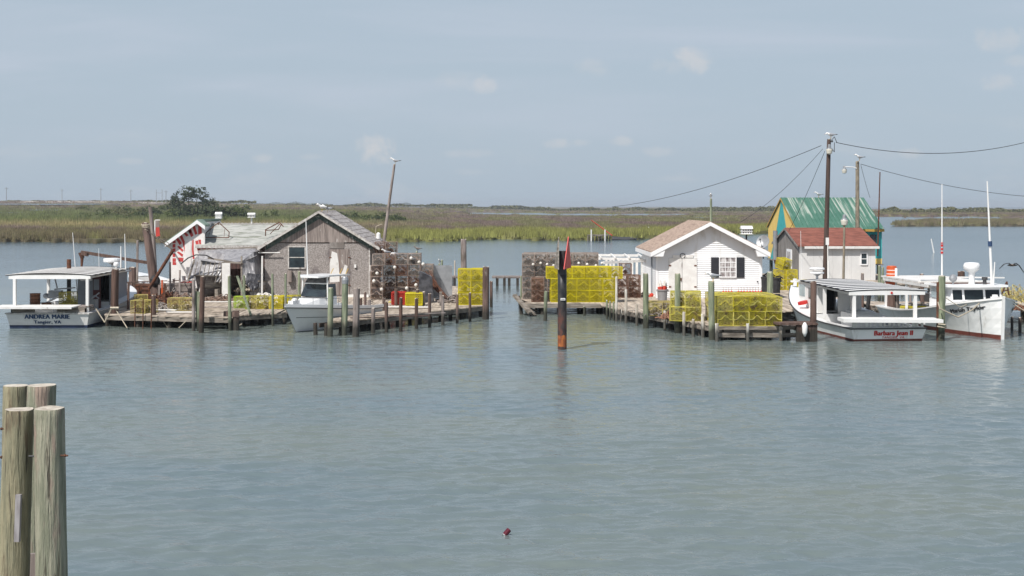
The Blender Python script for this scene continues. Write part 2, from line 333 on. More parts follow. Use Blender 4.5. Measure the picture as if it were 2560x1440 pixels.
def land(px, D):                                      # 1 land, 0 water
    y = HY+F*H/D
    wob = (fbm(px*.02, y*.35, 9)-.5)*1.3
    l = (y < yshore(px)+wob*5+(fbm(px*.10, y*0, 4)-.5)*4.5).astype(float)
    for cx, cy, rx, ry in PONDS:
        q = ((px-cx)/rx)**2+((y-cy)/ry)**2+wob*2.2
        l = np.where(q < 1, 0, l)
    # low island in the right-hand bay
    q = (y < 566+wob*2) & (y > 553.5+np.maximum(0, (2330-px)*.085)+wob*1.5) & (px > 2235)
    l = np.where(q, 1, l)
    # open water between the island and the far shore
    q = (px > 2500) & (y < 546+wob*3) & (y > 541)
    l = np.where(q, 1, l)
    return l
def hill(px, D):                                      # far left ground and dunes rise a little
    a = np.clip((1350-px)/1100, 0, 1); b = np.clip((D-420)/620, 0, 1)
    return a**.8*b**1.15*9.0
def near_water():
    xs = np.arange(-WX, WX+1e-6, .07); ys = np.arange(WY0, WY1+1e-6, .034); xs[-1] = WX; ys[-1] = WY1
    X, Y = np.meshgrid(xs, ys); r = np.random.default_rng(4); Z = np.zeros_like(X); N = WAVE_N
    wx = X+.35*(fbm(X*.5, Y*.5, 61)-.5); wy = Y+.35*(fbm(X*.5+9, Y*.5, 62)-.5)
    for i in range(N):
        lam = .15*(1.3/.15)**r.random(); k = 2*PI/lam; th = r.normal(1.62, .30 if i % 3 else .9); a = WAVE_S*math.sqrt(2/N)/k
        Z += a*np.sin(k*(wx*math.cos(th)+wy*math.sin(th))+r.uniform(0, 2*PI))
    Z *= (.55+.9*fbm(X*.10, Y*.05, 63))*(.55+.75*fbm(X*.6, Y*.4, 64))*np.interp(Y, [17, 34, 50, 74], WAVE_A)
    e = np.minimum.reduce([X+WX, WX-X, Y-WY0, WY1-Y]); Z *= np.clip(e/1.5, 0, 1)
    co = np.stack([X, Y, Z], 2).reshape(-1, 3).astype(np.float32); nx, ny = len(xs), len(ys)
    j, i = np.meshgrid(np.arange(ny-1), np.arange(nx-1), indexing='ij'); q = (j*nx+i).ravel(); fs = np.stack([q, q+1, q+nx+1, q+nx], 1).astype(np.int32)
    me = bpy.data.meshes.new('water'); me.vertices.add(len(co)); me.vertices.foreach_set('co', co.ravel()); me.loops.add(fs.size); me.loops.foreach_set('vertex_index', fs.ravel())
    me.polygons.add(len(fs)); me.polygons.foreach_set('loop_start', np.arange(0, fs.size, 4, dtype=np.int32)); me.polygons.foreach_set('use_smooth', np.ones(len(fs), bool)); me.update(calc_edges=True)
    me.materials.append(water(True)); o = bpy.data.objects.new('water', me); COL.objects.link(o); tag(o, kind='structure')
WAVE_N, WAVE_S, WAVE_A = 56, .10, [1.7, 1.2, .70, .5]
near_water()
def zone(px, D):                                      # albedo of the vegetation
    y = HY+F*H/D; s = yshore(px)
    n1 = fbm(px*.012, D*.02, 20); n2 = fbm(px*.05, np.log(D)*40, 31); n3 = fbm(px*.2, np.log(D)*90, 37)
    brown = np.array([.215,.165,.145]); brown2 = np.array([.165,.128,.110]); lime = np.array([.235,.24,.075]); green = np.array([.12,.15,.055]); tan = np.array([.29,.245,.125]); ol = np.array([.18,.18,.08])
    def L(a, b, f): return a+(b-a)*f[:, None]
    c = L(np.tile(brown, (len(px), 1)), np.tile(brown2, (len(px), 1)), np.clip((n3-.3)*2.5, 0, 1))
    c = L(c, ol, np.clip((n1-.46)*7, 0, 1)*.8)
    c = L(c, lime, np.clip((n2-.60)*9, 0, 1)*np.clip((D-420)/200, 0, 1)*.75)
    lf = np.clip((1150-px)/350, 0, 1)
    t = np.clip((s-y-25)/6, 0, 1)*np.clip((y-560+6*(n2-.5))/8, 0, 1)*lf
    c = L(c, tan, np.clip(t*(.6+n3*.7), 0, 1))
    t = np.clip((574+10*(n2-.5)-y)/9, 0, 1)*np.clip((800-D)/300, 0, 1)*lf
    c = L(c, green, np.clip(t*(.45+n2), 0, 1)*.9)
    edge = s-y+(n3-.5)*9+(n2-.5)*8
    wdt = np.interp(px, [0,400,900,1100,1300,1700,1900], [16,16,15,12,14,12,13])
    le = np.clip(1-(edge-wdt)/4, 0, 1)*(y > 560)
    shade = np.interp(px, [0, 700, 950, 1050], [.55, .6, .95, 1])
    c = L(c, lime, le*np.clip(shade*(.55+.9*n2), 0, 1))
    bl = np.clip((1010-px)/120, 0, 1)*np.clip((26-(s-y))/6, 0, 1)*np.clip((n3*.6+n2*.6-.42)*5, 0, 1)
    c = L(c, np.array([.13,.105,.07]), bl*.9)
    c = c*.88*(.62+.76*n3[:, None])*(.80+.4*fbm(px*.45, np.log(D)*170, 51)[:, None])
    isl = (px > 2230) & (y > 549) ; c = np.where(isl[:, None], L(np.tile(ol, (len(px), 1)), brown, np.clip(n3*1.6-.4, 0, 1))*.85, c)
    return c
def colattr(me, cols, name='Col'):
    a = me.color_attributes.new(name, 'FLOAT_COLOR', 'POINT')
    buf = np.ones((len(cols), 4), np.float32); buf[:, :3] = cols; a.data.foreach_set('color', buf.ravel())
def attr_mat(name, rough=.9, sc=None, amt=.5, trans=0):
    m = bpy.data.materials.new(name); m.use_nodes = True; t = NT(m.node_tree); b = m.node_tree.nodes['Principled BSDF']
    at = t.n('ShaderNodeAttribute', attribute_name='Col'); col = at.outputs['Color']
    if sc:
        geo = t.n('ShaderNodeNewGeometry'); k = t.noise(t.vmul(geo.outputs['Position'], sc), 1, 4)
        hs = t.n('ShaderNodeHueSaturation'); t.l(col, hs.inputs['Color']); t.l(t.m('MULTIPLY_ADD', k, amt*2, 1-amt), hs.inputs['Value']); col = hs.outputs[0]
    t.l(col, b.inputs['Base Color']); b.inputs['Roughness'].default_value = rough; b.inputs['Specular IOR Level'].default_value = .15
    return m
m_marsh = attr_mat('marsh_ground', sc=(.12,.05,1), amt=.35)
m_grass = attr_mat('marsh_grass_blades')
def terrain():
    pxs = np.linspace(-1500, 4200, 760); Ds = 1/np.linspace(1/185., 1/6500., 300)
    Ds = np.concatenate([Ds[:-1], np.geomspace(6500, 16000, 6)])
    PX, DM = np.meshgrid(pxs, Ds); px = PX.ravel(); D = DM.ravel()
    l = land(px, D); z = np.where(l > .5, .42+.25*fbm(px*.05, D*.05, 3), -.8)+hill(px, D)*(l > .5)
    far = np.clip((D-1500)/3000, 0, 1); z = np.where((px > 2000) & (D > 2600), -.8, z)
    x = (px-1280)/F*D
    vs = np.stack([x, D, z], 1); nx = len(pxs); ny = len(Ds)
    j, i = np.meshgrid(np.arange(ny-1), np.arange(nx-1), indexing='ij'); b = (j*nx+i).ravel()
    fs = np.stack([b, b+1, b+nx+1, b+nx], 1)
    keep = (z[fs] > -.5).any(1); fs = fs[keep]
    me = bpy.data.meshes.new('marsh'); me.from_pydata(vs.tolist(), [], fs.tolist())
    c = zone(px, D)
    yb = HY+F*H/D
    # pale sand far off at the left
    sand = np.clip((D-930)/60, 0, 1)*np.clip((1130-D)/60, 0, 1)*(((px > 40) & (px < 265)) | ((px > 340) & (px < 460)))*(fbm(px*.03, D*.01, 8) > .36)
    c = c+(np.array([.52,.47,.42])-c)*sand[:, None]
    mud = np.clip(1-(yshore(px)-yb)/2.5, 0, 1)*(yb > 556)*np.clip(fbm(px*.15, yb*0, 77)*2.2-.5, 0, 1)
    c = c*.8+(np.array([.045,.04,.03])-c*.8)*mud[:, None]*.85
    colattr(me, c); me.materials.append(m_marsh); me.polygons.foreach_set('use_smooth', [True]*len(me.polygons)); me.update()
    o = bpy.data.objects.new('marsh', me); COL.objects.link(o); tag(o, kind='structure')
terrain()
def grass():
    N = 105000
    px = rng.uniform(-700, 3300, N*2); yy = rng.uniform(0, 1, N*2)
    D = 1/(1/1500.+(1/196.-1/1500.)*yy**.85)
    k = (land(px, D) > .5) & (rng.random(N*2) < 1)
    px = px[k][:N]; D = D[k][:N]
    n = len(px); x = (px-1280)/F*D; z0 = .35+hill(px, D)
    c = zone(px, D)*(.5+1.0*rng.random((n, 1)))
    y = HY+F*H/D; s = yshore(px)
    hg = np.where(s-y < 20, .95, .75)*(.7+.6*rng.random(n))
    lf = np.clip((1100-px)/300, 0, 1)*np.clip((585-y)/20, 0, 1)*np.clip((900-D)/300, 0, 1); hg = hg*(1+lf*1.3)
    B = 5; w = .05*np.clip(D/200, 1, 5)
    V = np.zeros((n, B, 3, 3)); 
    for b in range(B):
        ox = rng.normal(0, .35, n)*np.clip(D/260, 1, 3); oy = rng.normal(0, .35, n); lean = rng.normal(0, .16, n); h = hg*(.7+.5*rng.random(n)); ww = w*(.7+.8*rng.random(n))
        V[:, b, 0] = np.stack([x+ox-ww, D+oy, z0], 1); V[:, b, 1] = np.stack([x+ox+ww, D+oy, z0], 1)
        V[:, b, 2] = np.stack([x+ox+lean, D+oy+rng.normal(0, .12, n), z0+h], 1)
    V = V.reshape(-1, 3); nt_ = len(V)//3
    me = bpy.data.meshes.new('marsh_grass'); me.vertices.add(len(V)); me.vertices.foreach_set('co', V.ravel())
    me.loops.add(len(V)); me.loops.foreach_set('vertex_index', np.arange(len(V), dtype=np.int32))
    me.polygons.add(nt_); me.polygons.foreach_set('loop_start', np.arange(0, len(V), 3, dtype=np.int32)); me.update(calc_edges=True)
    colattr(me, np.repeat(c, B*3, axis=0)); me.materials.append(m_grass)
    o = bpy.data.objects.new('marsh_grass', me); COL.objects.link(o)
    tag(o, 'lime green and brown marsh grass covering the flat land beyond the water', 'grass', kind='stuff')
grass()
# ---- crowns of many small leaves
def leaf_mat(name, c1, c2):
    m = M(name, c1, c2, (1.1,1.1,1.1), lo=.38, hi=.62, rough=.8, var=.16, spec=.15); return m
m_leafd = leaf_mat('dark_leaves', (.030,.045,.022), (.060,.075,.034))
m_leafg = leaf_mat('green_leaves', (.060,.088,.028), (.115,.135,.050))
m_leafo = leaf_mat('olive_leaves', (.090,.095,.038), (.14,.135,.062))
def crown_mesh(lobes, n, size, seed, mat, name='crown'):
    r = np.random.default_rng(seed); tot = sum(l[3]*l[4] for l in lobes); V = []
    for cx, cy, cz, rx, rz in lobes:
        k = int(n*(rx*rz)/tot); d = r.normal(size=(k, 3)); d /= np.linalg.norm(d, axis=1)[:, None]
        rad = r.random(k)**.38; nn = .75+.5*vnoise(d[:,0]*2.3+cx*3, d[:,2]*2.3+cz, seed)
        p = np.stack([cx+d[:,0]*rad*rx*nn, cy+d[:,1]*rad*rx*nn, cz+d[:,2]*rad*rz*nn], 1)
        ok = fbm(p[:,0]*1.1+7, p[:,2]*1.4, seed+3)+.25*(fbm(p[:,0]*.7, p[:,1]*.7+p[:,2]*.5, seed+9)-.5) > .45
        V.append(p[ok])
    P = np.concatenate(V); k = len(P); P[:, 2] = np.maximum(P[:, 2], .05)
    a = r.normal(size=(k, 3)); a /= np.linalg.norm(a, axis=1)[:, None]; b = np.cross(a, r.normal(size=(k, 3))); b /= np.linalg.norm(b, axis=1)[:, None]
    s = size*(.6+.8*r.random(k))[:, None]
    Q = np.stack([P-a*s, P+b*s*.6, P+a*s, P-b*s*.6], 1).reshape(-1, 3)
    me = bpy.data.meshes.new(name); me.from_pydata(Q.tolist(), [], (np.arange(k*4).reshape(-1, 4)).tolist()); me.materials.append(mat); me.update(); return me
def shrub(name, loc, cm, label, cat, group, sc=1, sz=1, trunks=((0,0),), th=1.5, tr=.08):
    t = thing(name, loc, label, cat, group, rz=random.uniform(-.4,.4)); 
    o = bpy.data.objects.new('crown', cm); COL.objects.link(o); o.parent = t; o.scale = (sc, sc, sz)
    mb = MB()
    for a, b in trunks: mb.cyl((a*.3, 0, -.3), (a, b, th), tr, tr*.5, 6)
    part('trunk' if tr > .1 else 'stem', mb, m_bark, t, local=True)
    return t
bush = [crown_mesh([(0,0,1.1,1.7,1.1),(1.3,.3,.8,1.1,.8),(-1.2,-.2,.9,1.2,.9)], 900, .17, 1, m_leafg), crown_mesh([(0,0,1.0,2.1,1.0),(.9,0,1.4,1.0,.9)], 800, .17, 2, m_leafo),
        crown_mesh([(0,0,1.2,1.6,1.3),(-1.4,0,.8,1.1,.8),(1.1,.4,1.3,1.0,.8)], 900, .17, 3, m_leafg), crown_mesh([(0,0,1.0,1.9,1.1),(1.6,0,.7,1.2,.7)], 800, .18, 4, m_leafd)]
random.seed(11)
spots = []
for i in range(95):
    px = random.uniform(190, 1000); y = random.choice([543, 547, 551, 556, 561])+random.uniform(-2, 2)
    if px > 620: y = random.uniform(551, 560)
    spots.append((px, y, random.choice([0,0,1,2,2,3]) if px > 400 else random.choice([1,0,2]), random.uniform(.7, 1.35)))
spots += [(940,559,3,1.3),(975,560,2,1.25),(900,557,2,1.2),(835,552,3,1.6),(850,553,3,1.4),(1105,588,3,.55),(370,549,3,1.8),(350,551,3,1.4),(120,556,1,1),(60,560,1,.9)]
spots.sort()
cnt = {}
TENS = {20:'twenty',30:'thirty',40:'forty'}
def cnt_name(k, w):
    n = cnt.get((k, w), 0); cnt[(k, w)] = n+1
    if n < 20: return ORD[n]
    return TENS[(n+1)//10*10]+'-'+ORD[(n+1) % 10-1] if (n+1) % 10 else {30:'thirtieth',40:'fortieth'}[n+1]
for i, (px, y, k, s) in enumerate(spots):
    D = DD(y, .4); kind = ['green','olive','green','dark green'][k]
    s *= D/420.0
    where = 'left of the lone tree' if px < 400 else 'near the lone tree' if px < 620 else 'behind the gray shed roof'
    shrub('marsh_shrub', ((px-1280)/F*D, D, .35+float(hill(np.array([px]), np.array([D]))[0])), bush[k], '%s marsh shrub %s, %s of its kind from left' % (kind, where, cnt_name(kind, where)), 'shrub', 'shrubs scattered over the marsh', s, s*random.uniform(.85, 1.15))
# lone tree and its bushes
D = 420
tm = crown_mesh([(-4.2,0,7.6,2.7,2.5),(-1.0,.5,9.2,3.2,2.6),(2.2,0,8.9,3.2,2.6),(4.8,0,7.0,2.9,2.0),(-5.5,0,5.4,2.4,1.5),(6.6,0,5.2,2.4,1.6),(-2.8,-1,5.0,3.2,1.8),(2.5,-1,4.5,4.5,2.2),(0,0,10.6,1.8,1.2),(3.4,0,10.5,1.4,1.1),(7.5,0,3.4,2,1.6)], 9500, .24, 21, m_leafd)
t = thing('tree', ((478-1280)/F*D, D, 0), 'lone broad dark green tree standing above the marsh shrubs', 'tree')
o = bpy.data.objects.new('crown', tm); COL.objects.link(o); o.parent = t
mb = MB()
for a, b, h, r in ((-1,-4,7,.28),(-.5,-1,9,.35),(.3,2.2,8.6,.32),(1,5,6.6,.24),(-1.5,-5.5,5,.2),(1.3,7,4.6,.2)):
    mb.cyl((a*.5,0,-.5), (a*.6+b*.25,0,h*.45), r, r*.7, 7); mb.cyl((a*.6+b*.25,0,h*.45), (b,0,h), r*.7, r*.2, 6)
part('trunk', mb, m_bark, t, local=True)
for i, (px, s, k) in enumerate(((555,1.9,3),(585,1.7,2),(610,1.3,3),(530,2.0,3),(425,1.4,0),(446,1.6,3),(505,1.8,3))):
    shrub('bush', ((px-1280)/F*(D-6), D-6, .3), bush[k], ['dark bush at the right foot of the lone tree','green bush right of the lone tree','small dark bush farthest right of the lone tree','tall dark bush against the lone tree crown','green bush at the left foot of the lone tree','dark bush under the left crown of the lone tree','dark bush under the middle of the lone tree'][i], 'bush', 'bushes around the lone tree', s*1.25, s*1.35)
# far tree line: reads as one mass
def treeline():
    V = []; r = np.random.default_rng(8)
    def run(x0, x1, D, hmin, hmax, dens, z0=0):
        k = int((x1-x0)*dens); px = r.uniform(x0, x1, k); h = hmin+(hmax-hmin)*np.clip(fbm(px*.03, px*0+D, 5)*1.8-.4, 0, 1)
        z = r.random(k)**.7*h+z0; D_ = D+r.uniform(-25, 25, k); x = (px-1280)/F*D_
        P = np.stack([x, D_, z], 1); a = r.normal(size=(k, 3)); a /= np.linalg.norm(a, axis=1)[:, None]; b = np.cross(a, r.normal(size=(k, 3))); b /= np.linalg.norm(b, axis=1)[:, None]
        s = D/1000*.75
        V.append(np.stack([P-a*s, P+b*s, P+a*s, P-b*s], 1).reshape(-1, 3))
    run(-900, 640, 1130, .6, 2.2, 5, 8.2); run(560, 1180, 1500, .5, 3.2, 6, 5.5); run(1060, 1360, 1700, 3, 6.5, 9, .3)
    run(1330, 1960, 1500, .8, 4.6, 7, .3); run(1700, 1960, 1300, 1.5, 5.6, 5, .3); run(2180, 2420, 980, 1.0, 5.2, 8, .3); run(2250, 3300, 1150, .6, 3.9, 6, .3); run(2380, 2640, 1020, .6, 3.0, 5, .3)
    V = np.concatenate(V)
    me = bpy.data.meshes.new('far_trees'); me.from_pydata(V.tolist(), [], np.arange(len(V)).reshape(-1, 4).tolist()); me.materials.append(m_leafo); me.update()  # lighter leaf colour imitates distance haze on the tree line
    o = bpy.data.objects.new('far_trees', me); COL.objects.link(o); tag(o, 'low line of trees and scrub along the far edge of the marsh', 'trees', kind='stuff')
treeline()
mb = MB(); Dq = 5200
for px, w, h in ((640,60,2.0),(690,50,4.5),(740,46,5.5),(790,60,2.2),(925,30,4.5),(1015,24,3.5)):
    for k in range(7):
        q = px+(k-3)*w/7; x = (q-1280)/F*Dq; hh = h*(1-abs(k-3)/4.5)*1.9*random.uniform(.8, 1.1)
        mb.ball((x, Dq, 8), 1, (w/7/F*Dq*.9, 25, 8+hh), 8)
solo('distant_wood', mb, m_leafd, 'blue hazy wood far beyond the marsh left of centre', 'wood', kind='stuff')
# distant utility poles at the left
for i, (px, y0) in enumerate(((16,468),(155,472),(252,470),(327,474),(415,476))):
    p = A(px, y0, 1000); mb = MB(); mb.cyl((p.x, 1000, 6), (p.x, 1000, p.z), .30, .22, 6); mb.beam((p.x-1.4, 1000, p.z-1), (p.x+1.4, 1000, p.z-1), .25, .25)
    solo('utility_pole', mb, m_grayp, 'distant thin utility pole on the far left skyline, %s' % oname(i, 5), 'utility pole', 'distant utility poles', smooth=True)
p = A(398, 474, 1000); mb = MB()
for s in (-2.2, 2.2): mb.cyl((p.x+s, 1000, 6), (p.x+s, 1000, p.z), .28, .22, 6)
mb.beam((p.x-2.2, 1000, p.z-2.5), (p.x+2.2, 1000, p.z-2.5), .3, .3)
solo('pylon', mb, m_grayp, 'distant two-legged utility frame beside the lone tree', 'utility pole')
# ponds on the rising ground at the left
for i, (cx, rx, Dp, dr) in enumerate(((120,172,818,20),(104,52,612,14),(14,42,545,10))):
    mb = MB(); pts = []
    for k in range(40):
        a = 2*PI*k/40; q = 1+.14*math.sin(3*a+i)+.08*math.sin(7*a); px = cx+rx*q*math.cos(a); D = Dp+dr*q*math.sin(a)
        pts.append(((px-1280)/F*D, D, .42+float(hill(np.array([px]), np.array([D]))[0])+.9))
    mb.add(pts, [tuple(range(40))]); solo('pond', mb, m_water, None, None, kind='structure')
# low wreck on the marsh edge
g = G(1495, 602); t = thing('wrecked_dock', g, 'small ruined dock with white posts at the marsh edge', 'dock')
mb = MB()
for k in range(9): mb.cyl((g.x-1.6+k*.42, g.y-1+random.random(), -.3), (g.x-1.6+k*.42, g.y-1, .55+random.random()*.5), .12, .1, 6)
mb.bx(g.x-1.5, g.x+1.6, g.y-.6, g.y+1, .75, .95); part('deck_remains', mb, m_wood, t)
for dx in (-1.1, 1.0):
    mb = MB(); mb.cyl((g.x+dx, g.y-1.2, 0), (g.x+dx, g.y-1.2, 1.75), .1, .1, 6); part('post', mb, m_white, t)
mb = MB(); mb.cyl((g.x+2.2, g.y, .8), (g.x-1.0, g.y+1, 3.2), .09, .06, 6); part('boom', mb, m_redw, t)
g = G(1560, 600); mb = MB(); mb.rings([[(g.x+u, g.y-w, .05+.1*abs(u)/2), (g.x+u, g.y-w*.7, -.2), (g.x+u, g.y+w*.7, -.2), (g.x+u, g.y+w, .45+.1*abs(u)/2)] for u, w in ((-1.9,.3),(-1,.6),(0,.7),(1,.6),(2.1,.1))])
mb.cyl((g.x+2,g.y,.1),(g.x+2.1,g.y,.9),.12,.1,6)
solo('sunken_skiff', mb, m_dark, 'dark half-sunken skiff lying at the marsh edge', 'boat')
for i, (px, y0, y1, D) in enumerate(((1622,567,583,255),)):
    a = A(px, y1, D); b = A(px, y0, D); mb = MB(); mb.cyl((a.x, D, .2), b, .12, .12, 6)
    solo('marsh_stake', mb, m_white, 'short white stake standing in the marsh grass', 'stake')
a = G(2336, 632); b = A(2328, 597, a.y); mb = MB(); mb.cyl(a-Vector((0,0,.3)), b, .08, .06, 6); solo('channel_stake', mb, m_white, 'leaning white stake alone in the open water at right', 'stake')
# ------------------------------------------------------------------ docks
def clip_x(poly, x):
    ys = []
    n = len(poly)
    for i in range(n):
        (xa, ya), (xb, yb) = poly[i], poly[(i+1) % n]
        if (xa-x)*(xb-x) <= 0 and xa != xb: ys.append(ya+(yb-ya)*(x-xa)/(xb-xa))
    return (min(ys), max(ys)) if len(ys) >= 2 else None
def planks(mb, poly, z, ang=0, w=.145, th=.045, gap=.012, jit=.05):
    c, s = math.cos(-ang), math.sin(-ang); R = [(x*c-y*s, x*s+y*c) for x, y in poly]
    c2, s2 = math.cos(ang), math.sin(ang); x = min(p[0] for p in R)+w/2
    while x < max(p[0] for p in R):
        q = clip_x(R, x)
        if q and q[1]-q[0] > .1:
            y0 = q[0]-random.uniform(0, jit)+(0 if random.random() > .06 else .25); y1 = q[1]+random.uniform(0, jit); cuts = [y0]
            y = y0+random.uniform(1.5, 4)
            while y < y1-1: cuts.append(y); y += random.uniform(2.4, 4)
            cuts.append(y1)
            for a, b in zip(cuts[:-1], cuts[1:]):
                if random.random() < .015: continue
                dz = random.uniform(-.008, .008); t_ = random.uniform(-.01, .01)
                vs = []
                for zz in (z-th+dz, z+dz):
                    for u, v, k in ((x-w/2+gap/2, a, -1), (x+w/2-gap/2, a, 1), (x+w/2-gap/2, b-.008, 1), (x-w/2+gap/2, b-.008, -1)):
                        vs.append((u*c2-v*s2, u*s2+v*c2, zz+k*t_))
                mb.add(vs, [(0,3,2,1),(4,5,6,7),(0,1,5,4),(1,2,6,5),(2,3,7,6),(3,0,4,7)])
        x += w
def dock(label, poly, z=.55, ang=0, front=None, legs=1.5, name='dock', rows=(0, 3, 6)):
    poly = [(p[0], p[1]) for p in poly]
    cx = sum(p[0] for p in poly)/len(poly); cy = sum(p[1] for p in poly)/len(poly)
    t = thing(name, (cx, cy, 0), label, 'dock')
    mb = MB(); planks(mb, poly, z, ang); part('decking', mb, m_deck, t)
    fr = front or []
    for a, b in fr:
        a = Vector((a[0], a[1], z-.15)); b = Vector((b[0], b[1], z-.15))
        n_ = Vector((b.y-a.y, a.x-b.x, 0)).normalized()
        if n_.y > 0: n_ = -n_
        mb = MB(); mb.beam(a+n_*-.04, b+n_*-.04, .06, .19); part('beam', mb, m_wood, t)
        L = (b-a).length; k = max(1, int(L/legs))
        for r in rows:
            if r: mb = MB(); mb.beam(a-n_*r, b-n_*r, .07, .18); part('beam', mb, m_pile, t)
            for i in range(k+1):
                p = a+(b-a)*(i/k)-n_*(r+.22)
                mb = MB(); mb.cyl((p.x+random.uniform(-.1,.1), p.y, -.6), (p.x, p.y, z-.06), .10, .085, 7)
                part('support_post', mb, m_pile, t)
    return t
def g2(px, py, z=.55): g = G(px, py, z); return (g.x, g.y)
L1 = [g2(262,786), g2(577,793), g2(592,703), g2(345,720)]
dock('main left dock deck of weathered planks in front of the striped and plastic-covered boats', L1, .55, math.radians(88), [(L1[0], L1[1])])
L2 = [g2(578,788), g2(718,780), g2(740,712), g2(592,700)]
dock('left dock section of pale planks just left of the white fishing boat', L2, .538, 0, [(L2[0], L2[1])])
L3 = [g2(719,769), g2(930,762), g2(930,700), g2(742,706)]
dock('dock section along the front of the gray gabled shed', L3, .526, 0, [(L3[0], L3[1])])
L4 = [g2(931,767), g2(1209,759), g2(1209,718), g2(931,702)]
dock('dock section carrying the rusty trap stack right of the gray shed', L4, .514, 0, [(L4[0], L4[1])])
J = [g2(826,806), g2(1209,763.5), g2(1209,759.5), g2(960,772), g2(832,797)]
dock('narrow angled finger dock lined with short dark posts', J, .55, math.radians(-62), [(J[0], J[1])], rows=(0, .6))
FR = [G(px, py) for px, py in ((1517,798),(1592,813),(1662,826),(1733,841),(1790,852),(1869,852),(1960,852))]
FR = [(p.x+.1, p.y+.22) for p in FR]
R1 = FR[:5]+[(8.2, 80), (4.3, 80), (4.35, FR[0][1]+.5)]
dock('right dock deck around the white cottage with worn white edge posts', R1, .55, math.radians(0), [(FR[i], FR[i+1]) for i in range(4)], rows=(0, 3))
R2 = [(FR[4][0]+.01, FR[4][1]), FR[5], (FR[6][0]+.2, FR[6][1]), (11.0, 58), (17.2, 66), (17.2, 80), (8.21, 80)]
dock('right dock front corner deck under the yellow trap stack', R2, .54, 0, [(FR[4], FR[5]), (FR[5], FR[6])], rows=(0, 3))
P1 = [g2(1302,757,.58), g2(1516,757,.58), (4.28, 74), (.7, 74)]
dock('open timber platform under the traps behind the channel marker', P1, .575, math.radians(90), [(P1[0], P1[1])], legs=1.0)
# lower rails of the front corner
for z in (.28,):
    t = thing('dock_rail', (9.4, 51.8, 0), 'pale lower timber rail along the dock corner below the yellow traps', 'rail'); mb = MB()
    for a, b in ((1797,1864),(1874,1948),(1957,2030)):
        A0 = G(a, 852); mb.beam((A0.x, FR[5][1]-.1, .22), (G(b, 852).x, FR[5][1]-.1, .20), .05, .17)
    mb.beam((G(1795,852).x, FR[5][1]-.12, .50), (G(2035,852).x, FR[5][1]-.12, .50), .06, .13)
    part('rail', mb, m_wood, t)
# dark timber crib beside the white workboat
x0, x1 = G(1990,853).x, G(2042,853).x; mb = MB()
for i in range(7): mb.bx(x0+i*(x1-x0)/7, x0+(i+.93)*(x1-x0)/7, 51.75, 51.95, -.5, .62+random.uniform(-.03,.03))
for i in range(4): mb.bx(x0, x1, 52+i*.3, 52.25+i*.3, .40, .52)
mb.bx(x0-.8, x1, 51.68, 52.6, .655, .73)
solo('timber_crib', mb, m_pile, 'dark plank crib at the dock corner beside the lettered workboat', 'crib')
def wharf_back(label, x0, x1, y0, y1, z=.55, ang=0):
    dock(label, [(x0,y0),(x1,y0),(x1,y1),(x0,y1)], z, ang, [((x0,y0),(x1,y0))], rows=(0, 2))
wharf_back('dock deck under the red-roofed shed', 17.3, 25.5, 80.5, 93.5, .55)
wharf_back('narrow plank walkway behind the workboat canopies', 17.3, 27.0, 63.5, 66, .55)
wharf_back('dock edge at the far right with heaped gear', G(2512,795).x, 24.5, 58.2, 63, .55)
# distant low pier
for i, (a, b, lab) in enumerate(((1112, 1168, 'short low distant pier section behind the right yellow trap stack'), (1230, 1302, 'low distant pier with table-like legs in the open gap'))):
    D = 88; t = thing('pier', A(a, 700, D), lab, 'pier'); mb = MB(); xa, xb = (a-1280)/F*D, (b-1280)/F*D
    mb.bx(xa, xb, D, D+1.4, .5, .62); part('deck', mb, m_gray, t)
    for px in ((1243, 1261, 1273, 1294) if i else (1118, 1128, 1136, 1150, 1160)):
        mb = MB(); mb.bx((px-1280)/F*D-.09, (px-1280)/F*D+.09, D+.05, D+.25, -.3, .5); part('leg', mb, m_pile, t)
# ------------------------------------------------------------------ buildings
def gable_walls(mb, x0, x1, y0, y1, z0, ze, zr, mi=0, axis='y', th=.1):
    if axis == 'y':
        xm = (x0+x1)/2
        mb.prism([(x0,y0,z0),(x1,y0,z0),(x1,y0,ze),(xm,y0,zr),(x0,y0,ze)], (0,y1-y0,0), mi)
    else:
        ym = (y0+y1)/2
        mb.prism([(x0,y0,z0),(x0,y0,ze),(x0,ym,zr),(x0,y1,ze),(x0,y1,z0)], (x1-x0,0,0), mi)
def roof_slabs(mb, x0, x1, y0, y1, ze, zr, ox, oy, th=.1, axis='y', mi=0):
    # slabs over the walls; th measured vertically
    if axis == 'y':
        xm = (x0+x1)/2; sl = (zr-ze)/(xm-x0)
        for s, xe in ((-1, x0-ox), (1, x1+ox)):
            zE = ze-sl*ox
            mb.prism([(xe,y0-oy,zE+.02),(xm,y0-oy,zr+.02),(xm,y0-oy,zr+th),(xe,y0-oy,zE+th)], (0,y1-y0+2*oy,0), mi)
    else:
        ym = (y0+y1)/2; sl = (zr-ze)/(ym-y0)
        for ye in (y0-oy, y1+oy):
            zE = ze-sl*oy
            mb.prism([(x0-ox,ye,zE+.02),(x0-ox,ym,zr+.02),(x0-ox,ym,zr+th),(x0-ox,ye,zE+th)], (x1-x0+2*ox,0,0), mi)
